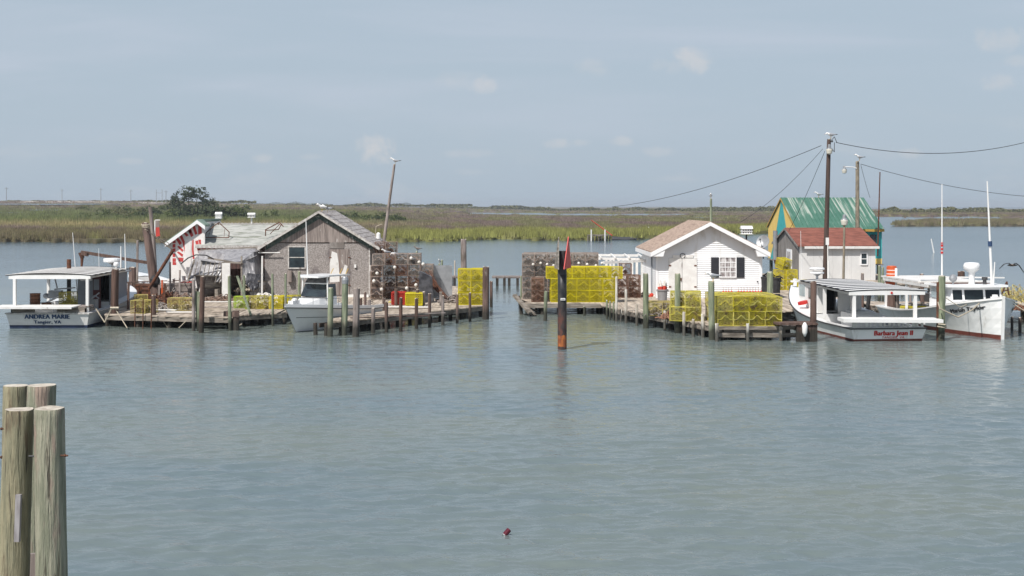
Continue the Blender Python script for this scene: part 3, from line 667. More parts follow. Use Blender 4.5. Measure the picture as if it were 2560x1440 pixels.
def window(parent, x0, x1, z0, z1, y, fm, gm=None, bars=(1,1), fw=.06, name='window', pane_label=None):
    mb = MB()
    mb.bx(x0-fw, x0, y-.05, y+.02, z0-fw, z1+fw); mb.bx(x1, x1+fw, y-.05, y+.02, z0-fw, z1+fw)
    mb.bx(x0, x1, y-.05, y+.02, z1, z1+fw); mb.bx(x0, x1, y-.06, y+.02, z0-fw, z0)
    for i in range(1, bars[0]): x = x0+(x1-x0)*i/bars[0]; mb.bx(x-.015, x+.015, y-.035, y, z0, z1)
    for i in range(1, bars[1]): z = z0+(z1-z0)*i/bars[1]; mb.bx(x0, x1, y-.04, y, z-.02, z+.02)
    o = part(name, mb, fm, parent)
    ORG[o.name] = ORG[parent.name]
    mb = MB(); mb.bx(x0, x1, y-.02, y+.02, z0, z1)
    me = mb.mesh('pane', [gm or m_glass], ORG[parent.name]); q = bpy.data.objects.new('pane', me); COL.objects.link(q); q.parent = o
    return o
def subpart(name, mb, mats, partobj, org):
    me = mb.mesh(name, mats, org); q = bpy.data.objects.new(name, me); COL.objects.link(q); q.parent = partobj; return q
# white cottage ---------------------------------------------------------
cx0, cx1, cy0, cy1 = 7.47, 12.95, 68.4, 75.8; cz0, cze, czr = .58, 3.02, 4.42; cxm = (cx0+cx1)/2
C = thing('white_cottage', (cxm, cy0, .55), 'small white clapboard cottage with tan roof, black shutters and double doors', 'cottage')
mb = MB(); gable_walls(mb, cx0+.04, cx1-.04, cy0+.04, cy1, cz0-.1, cze, czr); part('wall', mb, m_side, C)
mb = MB(); lap = .108; z = cz0-.1
while z < czr-.05:                                    # lap siding on the front, and on the left side
    def hw(zz): return (cx1-cx0)/2 if zz <= cze else max(0, (cx1-cx0)/2*(czr-zz)/(czr-cze))
    a, b = hw(z), hw(z+lap)
    mb.add([(cxm-a,cy0-.012,z),(cxm+a,cy0-.012,z),(cxm+b,cy0+.026,z+lap),(cxm-b,cy0+.026,z+lap),(cxm-a,cy0+.03,z),(cxm+a,cy0+.03,z)], [(0,1,2,3),(0,4,5,1)])
    if z < cze: mb.add([(cx0+.0,cy0,z),(cx0+.028,cy0,z+lap),(cx0+.028,cy1,z+lap),(cx0,cy1,z),(cx0+.03,cy0,z),(cx0+.03,cy1,z)], [(0,1,2,3),(0,3,5,4)])
    z += lap
part('siding', mb, m_side, C)
mb = MB(); roof_slabs(mb, cx0, cx1, cy0, cy1, cze, czr, .30, .5, .11); ro = part('roof', mb, m_tan, C)
mb = MB(); sl = (czr-cze)/(cxm-cx0)
for s in (-1, 1):
    xe = cxm+s*((cx1-cx0)/2+.31); zE = cze-sl*.31
    mb.prism([(xe,cy0-.53,zE-.15),(cxm,cy0-.53,czr-.12),(cxm,cy0-.53,czr+.075),(xe,cy0-.53,zE+.08)], (0,.028,0))
    xo = cxm+s*((cx1-cx0)/2+.312)
    mb.bx(min(xo,xo+s*.03), max(xo,xo+s*.03), cy0-.53, cy1+.5, zE-.15, zE+.06)
    mb.bx(min(cxm+s*2.74,xo), max(cxm+s*2.74,xo), cy0-.49, cy1+.4, zE-.14, zE-.12)
    mb.prism([(xe,cy0-.50,zE-.14),(xe-s*.62,cy0-.50,zE-.14),(xe-s*.72,cy0-.50,zE+.19),(xe,cy0-.50,zE-.02)], (0,.46,0))
part('fascia', mb, m_trim, C)
mb = MB()
for x in (cx0-.01, cx1-.09): mb.bx(x, x+.1, cy0-.03, cy0+.06, cz0-.1, cze+.0)
mb.bx(cx0-.012, cx0+.02, cy0-.02, cy0+.1, cz0, cze)
part('corner_trim', mb, m_trim, C)
def cX(px): return (px-1280)/F*cy0
def cZ(py): return H-(py-HY)/F*cy0
for k, (a, b) in enumerate(((1671,1704.5),(1705.8,1742))):
    mb = MB(); mb.bx(cX(a), cX(b), cy0-.045, cy0+.01, cz0-.02, cZ(645)); d = part('door', mb, m_wwhite, C)
    mb = MB()
    for zz in (1.1, 2.2): xx = cX(a)+.02 if k == 0 else cX(b)-.14; mb.bx(xx, xx+.12, cy0-.06, cy0-.04, zz, zz+.07)
    if k == 0: mb.bx(cX(b)-.08, cX(b)-.02, cy0-.09, cy0-.04, 1.45, 1.6)
    subpart('hinge', mb, m_rust, d, ORG[C.name])
mb = MB(); mb.bx(cX(1682), cX(1733), cy0-.07, cy0+.02, cZ(645)+.01, cZ(637)); part('door_header', mb, m_wwhite, C)
mb = MB(); mb.lathe([(.10,-.01),(.12,0),(.10,.01)], (0,0,0), 10); 
mb = MB(); pts = [(cX(1706)+.13*math.cos(a), cy0-.08, cZ(639)+.12*math.sin(a)) for a in [math.radians(q) for q in range(-60, 250, 30)]]; mb.tube(pts, .018, 5); part('horseshoe', mb, m_dark, C)
window(C, cX(1800), cX(1838.5), cZ(691.5), cZ(644), cy0-.015, m_trim, m_curt, (3, 4), .05)
for a, b in ((1777.5,1796.5),(1841.5,1860.5)):
    mb = MB(); mb.bx(cX(a), cX(b), cy0-.05, cy0-.01, cZ(694), cZ(643))
    z = cZ(694)+.05
    while z < cZ(643)-.06: mb.add([(cX(a)+.04,cy0-.065,z),(cX(b)-.04,cy0-.065,z),(cX(b)-.04,cy0-.05,z+.035),(cX(a)+.04,cy0-.05,z+.035)], [(0,1,2,3)]); z += .045
    part('shutter', mb, m_shut, C)
mb = MB(); mb.cyl((cx0-.03, cy0+1.9, .7), (cx0-.03, cy0+1.9, 2.75), .035, .035, 6); part('drain_pipe', mb, m_grayp, C)
# gray gabled shed ------------------------------------------------------
gx0, gx1, gy0, gy1 = -13.0, -7.5, 69.4, 75.4; gz0, gze, gzr = .55, 3.32, 4.98; gxm = (gx0+gx1)/2+.12
GS = thing('gray_shed', (gxm, gy0, .55), 'weathered gray gabled crab shed with particle-board front and patchy white door', 'shed')
def gX(px): return (px-1280)/F*gy0
def gZ(py): return H-(py-HY)/F*gy0
mb = MB(); mb.bx(gx0, gx1, gy0, gy1, gz0-.2, gZ(606)); part('wall', mb, m_osb, GS)
zg = gZ(606)+.002
def gh(z): return (gzr-z)/(gzr-gze)*(gx1-gx0)/2
mb = MB(); mb.prism([(gx0+.02,gy0-.02,zg),(gx1-.02,gy0-.02,zg),(gx1-.02,gy0-.02,gze+.05),(gxm,gy0-.02,gzr),(gx0+.02,gy0-.02,gze+.05)], (0,gy1-gy0,0)); part('gable_boards', mb, m_bbrd, GS)
sx0, sx1 = gxm-(gx1-gx0)/2-.0, gxm+(gx1-gx0)/2
mb = MB(); roof_slabs(mb, sx0, sx1, gy0, gy1, gze, gzr, .42, .32, .10); part('roof', mb, m_wshin, GS)
mb = MB(); sl = (gzr-gze)/((sx1-sx0)/2)
for s in (-1, 1):
    xe = gxm+s*((sx1-sx0)/2+.43); zE = gze-sl*.43
    mb.prism([(xe,gy0-.35,zE-.06),(gxm,gy0-.35,gzr-.04),(gxm,gy0-.35,gzr+.075),(xe,gy0-.35,zE+.075)], (0,.028,0), 0)
    xo = xe; mb.bx(min(xo,xo+s*.025), max(xo,xo+s*.025), gy0-.34, gy1+.3, zE-.03, zE+.07, 0)
    xe2 = gxm+s*((sx1-sx0)/2+.05)
    mb.prism([(xe2,gy0-.06,gze-.32),(gxm,gy0-.06,gzr-.34),(gxm,gy0-.06,gzr-.05),(xe2,gy0-.06,gze-.05)], (0,.03,0), 1)
part('roof_trim', mb, [m_wtrim, m_gtrim], GS)
window(GS, gX(723), gX(762), gZ(669), gZ(618), gy0-.01, m_wtrim, m_glass, (1, 2), .06)
mb = MB(); mb.bx(gX(824), gX(874), gy0-.035, gy0+.01, gz0+.1, gZ(623)); dr = part('door', mb, m_bbrd, GS)
mb = MB(); mb.prism([(gX(825),gy0-.042,gZ(706)),(gX(850),gy0-.042,gZ(704)),(gX(847),gy0-.042,gZ(660)),(gX(843),gy0-.042,gZ(633)),(gX(830),gy0-.042,gZ(628)),(gX(824.5),gy0-.042,gZ(660))], (0,.005,0))
mb.prism([(gX(853),gy0-.042,gZ(694)),(gX(863),gy0-.042,gZ(690)),(gX(869),gy0-.042,gZ(665)),(gX(862),gy0-.042,gZ(661)),(gX(858),gy0-.042,gZ(675)),(gX(854),gy0-.042,gZ(682))], (0,.005,0))
subpart('paint_patch', mb, m_wwhite, dr, ORG[GS.name])
mb = MB()
for x in (gX(849.3),): mb.bx(x, x+.02, gy0-.045, gy0-.03, gz0+.1, gZ(623))
for z in (gZ(645), gZ(714)): mb.bx(gX(823), gX(829), gy0-.05, gy0-.036, z, z+.05); mb.bx(gX(871), gX(877), gy0-.05, gy0-.036, z, z+.05)
subpart('hinge', mb, m_rust, dr, ORG[GS.name])
mb = MB(); mb.bx(gX(824), gX(860), gy0-.03, gy0+.01, gZ(621), gZ(606)); part('patch_panel', mb, m_wbrd, GS)
mb = MB(); mb.bx(gX(870), gX(922), gy0-.10, gy0-.02, gz0-.02, gz0+.12); part('sill_board', mb, m_white, GS)
mb = MB(); mb.bx(gX(886), gX(891), gy0-.09, gy0, gZ(669), gZ(661)); mb.bx(gX(925), gX(930), gy0-.08, gy0+.05, gZ(678), gZ(663)); part('outlet_box', mb, m_white, GS)
mb = MB(); mb.bx(gx1-.03, gx1+.04, gy0-.03, gy0+.1, gz0, gze); part('corner_trim', mb, m_wtrim, GS)
mb = MB(); mb.bx(gX(720), gX(731), gy0-.28, gy0-.05, gZ(704), gZ(676)); 
solo('hanging_fender', mb, m_gray, 'gray fender block hanging on the gray shed wall under its window', 'fender')
# shingled wing ---------------------------------------------------------
wx0, wx1, wy0, wy1 = -17.15, -12.9, 72.0, 78.0; wze, wzr = 3.22, 4.20
WG = thing('shingled_shed', ((wx0+wx1)/2, wy0, .55), 'low shed with gray-green shingled roof between the striped gable and gray shed', 'shed')
mb = MB(); gable_walls(mb, -15.85, wx1, wy0, wy1, .4, wze, wzr, 0, 'x'); part('wall', mb, m_rbrd, WG)
mb = MB(); roof_slabs(mb, wx0-.05, wx1+1.6, wy0, wy1, wze, wzr, 0, .35, .09, 'x'); part('roof', mb, m_gshin, WG)
mb = MB(); zE = wze-(wzr-wze)/3*.35; mb.bx(wx0-.05, wx1-.15, wy0-.385, wy0-.352, zE-.07, zE+.075); part('fascia', mb, m_wtrim, WG)
mb = MB(); mb.bx(wx0-.05, wx1+1.2, (wy0+wy1)/2-.06, (wy0+wy1)/2+.06, wzr+.09, wzr+.14)
for i in range(26): mb.bx(wx0+i*.2, wx0+i*.2+.08, (wy0+wy1)/2-.08, (wy0+wy1)/2+.08, wzr+.13, wzr+.17)
part('ridge_cap', mb, m_wtrim, WG)
# striped gable shed ----------------------------------------------------
D = 71.8; sX = lambda px: (px-1280)/F*D; sZ = lambda py: H-(py-HY)/F*D
SG = thing('striped_shed', (sX(495), D, .55), 'shed gable painted with red bars on white at the far left of the dock', 'shed')
xa, xb, xm = sX(426), sX(553), sX(496); za, zm = sZ(603), sZ(553)
mb = MB(); mb.prism([(xa,D,.5),(xb,D,.5),(xb,D,3.08),(sX(512),D,3.08),(sX(512),D,zm-.22),(xm,D,zm),(xa,D,za)], (0,.12,0)); mb.prism([(xa,D+.12,.5),(xm,D+.12,.5),(xm,D+.12,zm-.05),(xa,D+.12,za)], (0,5.4,0)); part('wall', mb, m_stw, SG)
slp = (zm-za)/(xm-xa); mb = MB()
for s, wd in ((-1, xm-xa+.22), (1, sX(515)-xm)):
    xe = xm+s*wd; ze_ = zm-slp*wd
    mb.prism([(xe,D-.3,ze_),(xm,D-.3,zm),(xm,D-.3,zm+.11),(xe,D-.3,ze_+.11)], (0,6.0 if s < 0 else 1.2,0))
part('roof', mb, M('faded_green_roof', (.20,.28,.22), (.27,.33,.28), (3,3,3), rough=.8, var=0), SG)
mb = MB()
for s, wd in ((-1, xm-xa+.23), (1, sX(516)-xm)):
    xe = xm+s*wd; ze_ = zm-slp*wd
    mb.prism([(xe,D-.33,ze_-.15),(xm,D-.33,zm-.13),(xm,D-.33,zm+.06),(xe,D-.33,ze_+.06)], (0,.028,0))
mb.bx(xa-.24, xa-.2, D-.33, D+5.7, za-slp*.23-.15, za-slp*.23+.08)
part('fascia', mb, m_trim, SG)
mb = MB()                                             # painted red bars
def bar(pts):
    gx_ = sum(p[0] for p in pts)/len(pts); gy_ = sum(p[1] for p in pts)/len(pts); pts = [(gx_+(p[0]-gx_)*1.15, gy_+(p[1]-gy_)*1.1) for p in pts]
    mb.prism([(sX(p[0]), D-.008, sZ(p[1])) for p in pts], (0,.006,0))
for q in (((432,604),(438,601),(439,607),(432,608)),((432,611),(438,610),(438,618),(432,619)),((432,622),(438,621),(438,629),(432,630)),((432,634),(438,634),(438,642),(432,642)),((432,646),(439,646),(439,654),(432,654)),
          ((439,596),(444,593),(454,607),(449,612)),((449,590),(454,587),(462,606),(466,628),(467,645),(463,645),(461,628),(457,608)),((459,583),(463,580),(471,588),(466,591)),((471,577),(477,572),(483,588),(478,592)),
          ((482,568),(487,565),(493,584),(488,586)),((496,559),(503,556),(504,582),(496,585)),((444,617),(448,615),(458,625),(455,629)),((443,631),(447,629),(457,636),(455,642)),((446,644),(458,645),(457,654),(448,653)),
          ((481,603),(484,601),(484,625),(486,645),(482,645),(480,622)),((489,604),(495,602),(497,612),(501,622),(500,632),(494,625),(491,615)),((496,600),(502,600),(503,622),(500,616)),((504,611),(514,613),(514,623),(505,622)),((470,574),(474,572),(478,580),(474,584)),((517,612),(524,612),(527,630),(520,628)),((530,612),(536,612),(538,622),(532,622)),((504,638),(510,634),(514,648),(506,650)),((518,636),(524,636),(526,646),(520,648)),((432,655),(440,656),(440,662),(432,662)),((470,612),(474,612),(476,640),(472,640)),((462,572),(468,568),(472,575),(467,579))):
    bar(q)
part('red_bars', mb, m_str, SG)
mb = MB(); mb.bx(sX(462), sX(478), D-.02, D-.01, .55, sZ(596)); part('door', mb, m_stw, SG)
# red-roofed shed -------------------------------------------------------
rx0, rx1, ry0, ry1 = 18.47, 23.38, 85.0, 92.8; rze, rzr = 2.78, 3.78
RS = thing('red_roofed_shed', ((rx0+rx1)/2, ry0, .55), 'white shed with peeling red shingle roof and bare silvered gable end', 'shed')
mb = MB(); gable_walls(mb, rx0, rx1, ry0+.03, ry1, .4, rze, rzr, 0, 'x'); part('wall', mb, m_wbrd, RS)
mb = MB(); mb.bx(rx0+.01, rx1+.02, ry0-.02, ry0+.028, .5, rze-.02); part('front_panel', mb, m_panel, RS)
mb = MB(); roof_slabs(mb, rx0, rx1, ry0, ry1, rze, rzr, .12, .3, .09, 'x'); part('roof', mb, m_rshin, RS)
mb = MB(); sl = (rzr-rze)/((ry1-ry0)/2); zE = rze-sl*.3; mb.bx(rx0+.3, rx1+.2, ry0-.335, ry0-.302, zE-.12, zE+.04, 0)
for ye in (ry0-.3, ry1+.3): mb.prism([(rx0-.155,ye,zE-.08),(rx0-.155,(ry0+ry1)/2,rzr-.07),(rx0-.155,(ry0+ry1)/2,rzr+.06),(rx0-.155,ye,zE+.06)], (.03,0,0), 1)
part('fascia', mb, [m_wwhite, m_wbrd], RS)
rX = lambda px: (px-1280)/F*ry0; rZ = lambda py: H-(py-HY)/F*ry0
window(RS, rX(2153), rX(2166), rZ(660), rZ(634), ry0-.03, m_trim, m_glass, (1, 2), .07)
mb = MB()
for px in (2068, 2102, 2122): mb.bx(rX(px), rX(px)+.03, ry0-.035, ry0-.02, .6, 2.6)
part('panel_seam', mb, m_wwhite, RS)
mb = MB(); yw = 87.8; mb.bx(rx0-.06, rx0-.0, yw-.75, yw+.75, rZ(672)-.1, 2.45); w_ = part('window', mb, m_trim, RS)
mb = MB(); mb.bx(rx0-.075, rx0-.062, yw-.5, yw+.5, 1.25, 2.3); subpart('pane', mb, m_curt, w_, ORG[RS.name])
mb = MB(); mb.bx(rx0-.08, rx0-.076, yw-.42, yw+.42, 1.05, 1.6); subpart('pane', mb, m_glass, w_, ORG[RS.name])
mb = MB(); mb.cyl((rx0-.2, 91.6, 1.6), (rx0-.2, 91.6, 3.62), .16, .16, 10, 0, mcap=1); mb.cyl((rx0+.1, 91.6, 1.5), (rx0-.25, 91.6, 1.5), .18, .18, 8, 1)
part('stovepipe', mb, [m_metal, m_rust], RS)
# green-roofed shed -----------------------------------------------------
nx0, nx1, ny0, ny1 = 21.55, 28.02, 100.0, 111.0; nze, nzr = 3.66, 5.93
NS = thing('green_roofed_shed', ((nx0+nx1)/2, ny0, .5), 'tall teal and yellow shed with streaked green metal roof', 'shed')
mb = MB(); gable_walls(mb, nx0, nx1, ny0, ny1, .95, nze, nzr, 0, 'x'); part('wall', mb, m_teal, NS)
mb = MB(); ym = (ny0+ny1)/2; xg = nx0-.008
def tri(*p): mb.prism([(xg, y, z) for y, z in p], (.005,0,0))
tri((ny0,nze-.02),(ym-.15,nzr-.1),(ny0+3.1,nze-.9),(ny0+.0,nze-1.6)); tri((ym+.15,nzr-.1),(ny1,nze-.02),(ny1,.98),(ny1-.9,.98),(ny1-3.2,nze-.6))
part('yellow_stripe', mb, m_yelp, NS)
def grooft():
    m = M('streaked_green_metal', (.058,.150,.105), (.075,.175,.125), (1,1,1), rough=.4, var=0, spec=.4); nt = m.node_tree; t = NT(nt); b = nt.nodes['Principled BSDF']
    geo = t.n('ShaderNodeNewGeometry'); P = geo.outputs['Position']
    col = b.inputs['Base Color'].links[0].from_socket
    n1 = t.noise(t.vmul(P, (7,.15,.15)), 1, 3, .6); n2 = t.noise(t.vmul(P, (1.3,.25,.4)), 1, 3, .6)
    sp = t.n('ShaderNodeSeparateXYZ'); t.l(P, sp.inputs[0]); hz = t.ramp(sp.outputs[2], nze, nzr)
    f = t.m('MULTIPLY', t.ramp(n1, .50, .62), t.ramp(t.m('ADD', n2, t.m('MULTIPLY', hz, .22)), .50, .66))
    t.l(t.mix(t.m('MULTIPLY', f, .68), col, C4((.52,.54,.48))), b.inputs['Base Color']); return m
m_groof = grooft()
mb = MB(); roof_slabs(mb, nx0, nx1, ny0, ny1, nze, nzr, .09, .35, .08, 'x')
sl = (nzr-nze)/((ny1-ny0)/2)
x = nx0-.05
while x < nx1+.05: mb.prism([(x,ny0-.35,nze-sl*.35+.082),(x,ym,nzr+.082),(x,ym,nzr+.115),(x,ny0-.35,nze-sl*.35+.115)], (.035,0,0)); x += .3
part('roof', mb, m_groof, NS)
mb = MB(); mb.bx(nx0-.09, nx1+.09, ny0-.38, ny0-.352, nze-sl*.35-.13, nze-sl*.35+.06)
for ye in (ny0-.35, ny1+.35): mb.prism([(nx0-.12,ye,nze-sl*.35-.08),(nx0-.12,ym,nzr-.08),(nx0-.12,ym,nzr+.05),(nx0-.12,ye,nze-sl*.35+.05)], (.026,0,0))
part('fascia', mb, m_oran, NS)
mb = MB(); mb.bx(nx0, nx1, ny0-.03, ny0-.002, .95, 1.35); part('base_stripe', mb, m_yelp, NS)
nX = lambda px: (px-1280)/F*ny0
window(NS, nX(2177), nX(2189), H-(612-HY)/33, H-(588-HY)/33, ny0-.01, m_dark, m_glass, (1,2), .05)
for x in np.linspace(nx0+.2, nx1-.2, 5):
    for y in (ny0+.2, ny1-.2):
        mb = MB(); mb.cyl((x,y,-.5),(x,y,.95),.14,.14,8); part('leg', mb, m_gpile, NS)
mb = MB(); mb.bx(nx0-.1, nx1+.1, ny0-.1, ny1+.1, .85, .945); part('floor_frame', mb, m_wood, NS)
# ruined boat shelter, white frame behind the platform -------------------
t = thing('shelter_frame', (4, 74, 0), 'long white timber shelter frame standing behind the stacked traps', 'shelter'); D = 76
zt = H-(648-HY)/F*D
mb = MB(); xa, xb = (1325-1280)/F*D, (1608-1280)/F*D
mb.beam((xa, D, zt+.1), (xb, D, zt), .12, .14); mb.beam((1.9, D+3, zt+.15), (xb, D+3, zt+.1), .12, .14); mb.beam(((1498-1280)/F*D, D-3.5, zt-.05), (xb, D-2, zt), .12, .14)
for i in range(9): x = xa+(xb-xa)*i/8; mb.beam((x, D-.2, zt+.09), (x, D+3.1, zt+.18), .08, .08)
part('rail', mb, m_wwhite, t)
for px in (1516,1526,1534,1547,1559,1580,1592,1605,1335,1400,1460):
    mb = MB(); x = (px-1280)/F*D; mb.beam((x, D, -.4), (x, D, zt), .13, .13, up=(0,1,0)); part('post', mb, m_wwhite, t)
t = thing('pier', (5.2, 78, 0), 'low white-edged pier seen under the white shelter frame', 'pier'); mb = MB(); mb.bx(4.6, 7.6, 76.6, 80, .95, 1.1); part('deck', mb, m_wwhite, t)
for x in np.linspace(4.7, 7.4, 7): mb = MB(); mb.beam((x, 76.7, -.4), (x, 76.7, .94), .12, .12, up=(0,1,0)); part('leg', mb, m_gray, t)
# ------------------------------------------------------------------ pilings and posts
def pile_mb(base, top, r0, r1, cap_mi=1, n=14, bevel=True, wob=.05):
    mb = MB(); base = Vector(base); top = Vector(top); rs = []; k = 7; ph = random.random()*9
    d = (top-base); zs = [i/(k-1)*.985 for i in range(k)]+[1.0]
    for j, q in enumerate(zs):
        r = r0+(r1-r0)*q
        if j == len(zs)-1 and bevel: r *= .90
        c = base+d*q
        rs.append([c+Vector((r*math.cos(2*PI*i/n)*(1+wob*math.sin(3*i+ph+j*.7)*.6), r*math.sin(2*PI*i/n)*(1+wob*math.sin(2*i+ph-j)*.6), (0.02*math.sin(ph+i*1.3) if j >= len(zs)-2 else 0))) for i in range(n)])
    mb.rings(rs, 0, cap=False); mb.add(rs[-1], [tuple(range(n))], cap_mi); return mb
def pile(px, ty, wy, w, mat, label, dx=0, group=None, name='piling', deck=None, cap=m_end, cat='piling', extra=None):
    """px top centre, ty top y, wy water (or deck) y, w width in photo pixels; dx: bottom offset in pixels"""
    z0 = deck if deck else 0.0
    D = DD(wy, z0); top = A(px, ty, D); bot = Vector(((px+dx-1280)/F*D, D, z0))
    r = w/2/F*D; d = (top-bot).normalized(); base = bot-d*(.9 if not deck else .05)
    mb = pile_mb(base, top, r*1.04, r*.96)
    return solo(name, mb, [mat, cap], label, cat, group, loc=(bot.x, bot.y, z0), smooth=False)
for a in [
 (288,673,815,19,m_pile,'stout brown mooring piling roped beside the leftmost workboat',-3),
 (331,668,752,18,m_pile,'rusty brown piling with a rounded top left of the big leaning pile',0),
 (344,601,752,6,m_gray,'thin gray pole rising between two brown pilings at the left dock',-2),
 (384,738,818,11,m_pile,'short brown piling at the dock edge below the big leaning pile',1),
 (484,698,828,9,m_gray,'slim gray piling at the left of the split piling group',0),
 (507,691,832,13,m_pile,'dark brown split piling at the right of the split group',-4),
 (573,690,827,8,m_gpile,'slim green post tied with rope at the left dock edge',2),
 (610,688,786,7,m_gpile,'slim green post crossed by a leaning plank',1),
 (681,684,814,6,m_gpile,'thin green post in front of the gray shed left corner',1),
 (714,684,803,6,m_gpile,'thin green post under the gray shed window',0),
 (748,678,770,7,m_gpile,'thin green post behind the bow of the white fishing boat',0),
 (827,720,841,14,m_gpile,'green and brown piling in front of the white boat, rope near its foot',-2),
 (863,706,838,16,m_gpile,'thick green piling topped by a gray cap beside the white boat',-3),
 (892,720,841,17,m_gray,'thick bleached piling at the tip of the angled finger dock',-3),
 (1159,598,755,15,m_gray,'tallest bleached piling behind the right-hand yellow trap stack',0),
 (1215,667,798,17,m_pile,'thick reddish brown piling at the right end of the finger dock',-1),
 (1228,703,768,8,m_pile,'dark half-hidden piling behind the dock end piling',0),
 (1105,650,712,5,m_gpile,'slim green post with blue top behind the rusty traps',0),
 (1098,660,712,6,m_gpile,'short green post with a gull behind the rusty traps',0),
 (1137,652,712,4,m_wpile,'thin white post behind the rusty traps',0),
 (1042,628,712,5,m_gpile,'thin green post carrying the brown gull',0),
 (1614,684,821,14,m_gpile,'green mooring piling at the left of the cottage doors',1),
 (1694,684,833,15,m_gpile,'green mooring piling in front of the cottage doors',0),
 (1778,703,850,16,m_gpile,'green mooring piling with a gull on top beside the yellow traps',2),
 (1925,680,798,16,m_gpile,'green piling at the right corner of the cottage',0),
 (2034,704,852,16,m_pile,'dark worn piling in front of the lettered workboat cabin',-1),
 (2355,690,852,18,m_gpile,'thick green mooring piling between the two right workboats',-3),
 (2345,705,852,8,m_rust,'narrow brown post leaning against the thick green mooring piling',0),
 (2403,678,792,18,m_pile,'dark piling behind the cabin of the bow-on workboat',0),
 (2304,685,790,10,m_pile,'thin dark piling with white cap behind the long canopy',3),
 (2199,664,762,8,m_gpile,'green piling at the right corner of the red-roofed shed',-1),
 (2207,668,762,6,m_gpile,'second green post behind the right corner of the red-roofed shed',0),
 (2156,683,790,8,m_gray,'short gray post before the red-roofed shed window',0),
 (2229,712,800,20,m_pile,'stout brown piling under the orange barrel',-2),
 (2243,714,800,10,m_gray,'gray post beside the stout piling under the orange barrel',0),
 (2176,716,806,10,m_blk,'black leaning pipe post seen through the workboat canopy',-12),
 (2156,718,800,7,m_pile,'slim brown post seen through the workboat canopy',1),
 (2276,708,790,6,m_gray,'thin gray post below the long canopy',0),
 (1875,610,690,8,m_gpile,'post holding the satellite dish behind the cottage',0),
 (2530,792,826,7,m_gray,'short piling under the far right dock',0),
 (2550,794,832,8,m_pile,'dark piling under the far right dock edge',0)]:
    pile(*a)
for i, a in enumerate([(913,730,806,7,m_pile),(923,749,812,10,m_gray),(933,770,833,10,m_gray),(966,755,831,9,m_pile),(960,745,806,8,m_pile),(1002,744,829,9,m_pile),(990,722,790,8,m_pile),(1041,746,822,9,m_pile),(1044,724,790,8,m_pile),(1059,729,790,8,m_gray),(1074,734,818,8,m_pile),(1102,730,792,7,m_gray),(1107,739,812,8,m_gray),(1143,735,808,7,m_pile),(1175,732,804,7,m_pile),(902,745,815,7,m_pile)]):
    pile(*a, ['short slim brown post right of the gray shed door','short gray post behind the finger dock tip','gray pointed post at the start of the finger dock edge','dark post on the finger dock edge, second from its tip','post on the inner side behind the finger dock near its tip','dark post on the finger dock edge with a rope ring','brown post in front of the red crate','dark post on the finger dock before the yellow crate','post on the inner side beside the yellow crate','gray post at the right side of the yellow crate','dark post near the middle of the finger dock edge','gray post behind the leaning rusty rods','gray post on the finger dock below the rusty rods','brown post on the finger dock left of the yellow stack','brown post before the yellow stack on the finger dock','low post close behind the bleached tip piling'][i], group='short posts of the finger dock', name='dock_post', cat='post')
WP = [(1517,751,798,5,m_gpile),(1525,753,800,5,m_gpile),(1534,755,802,5,m_gpile),(1541,692,804,6,m_wpile),(1555,774,805,4,m_wpile),(1565,724,808,7,m_wpile),(1592,760,813,7,m_wpile),(1637,770,817,8,m_wpile),(1662,777,826,7,m_wpile),(1710,780,839,8,m_wpile),(1733,798,841,8,m_wpile),(1757,785,844,9,m_wpile),(1792,809,853,9,m_wpile),(1869,809,853,8,m_wpile),(1952,815,853,9,m_wpile)]
WL = ['first of three low green posts at the left dock corner','second of three low green posts at the left dock corner','third of three low green posts at the left dock corner','tallest white post beside the yellow platform traps','thin leaning white stake between two tall white posts','tall clean white post on the dock edge left of the cottage','short rust-stained post left of the first green piling','short post with brown stain between the two left green pilings','short post just left of the door-side green piling','short post right of the door-side green piling','lowest post before the yellow trap stack','stained white post left of the gull piling','short post touching the gull piling at its right','short post before the middle of the yellow trap stack','short post before the right end of the yellow trap stack']
for a, l in zip(WP, WL): pile(*a, l, dx=(-4 if 'leaning' in l else 0), group='short worn posts along the right dock edge', name='dock_post', cat='post', cap=m_wpile)
for i, (px, ty, wy, w, dx) in enumerate(((1365,728,802,9,-2),(1303,690,770,5,0),(1315,705,772,5,0),(1327,700,772,5,0),(1341,708,775,6,0),(1461,766,790,6,0))):
    pile(px, ty, wy, w, m_gpile, ['pale green leaning post before the platform','green post at the far left corner of the trap platform','second green post at the trap platform side','third green post at the trap platform side','green post before the rusty traps on the platform','short pale stub in the water under the platform'][i], dx=dx, group='posts of the trap platform', name='dock_post', cat='post')
random.seed(3)
# PVC-wrapped white piling in front of the cottage
g = G(1837, 744, .55); top = A(1837, 678, g.y); mb = MB(); r = 7.5/F*g.y
mb.cyl((g.x,g.y,.5),(g.x,g.y,.95),r*1.02,r*1.02,14); o = thing('wrapped_piling', g, 'white sleeve-wrapped piling with black base before the cottage window', 'piling')
part('base', mb, m_blk, o); mb = MB(); mb.lathe([(r*1.05,.95),(r*1.08,1.6),(r*.98,1.7),(r*.93,top.z-.05),(r*.8,top.z)], (g.x,g.y,0), 14); part('sleeve', mb, m_white, o, smooth=True)
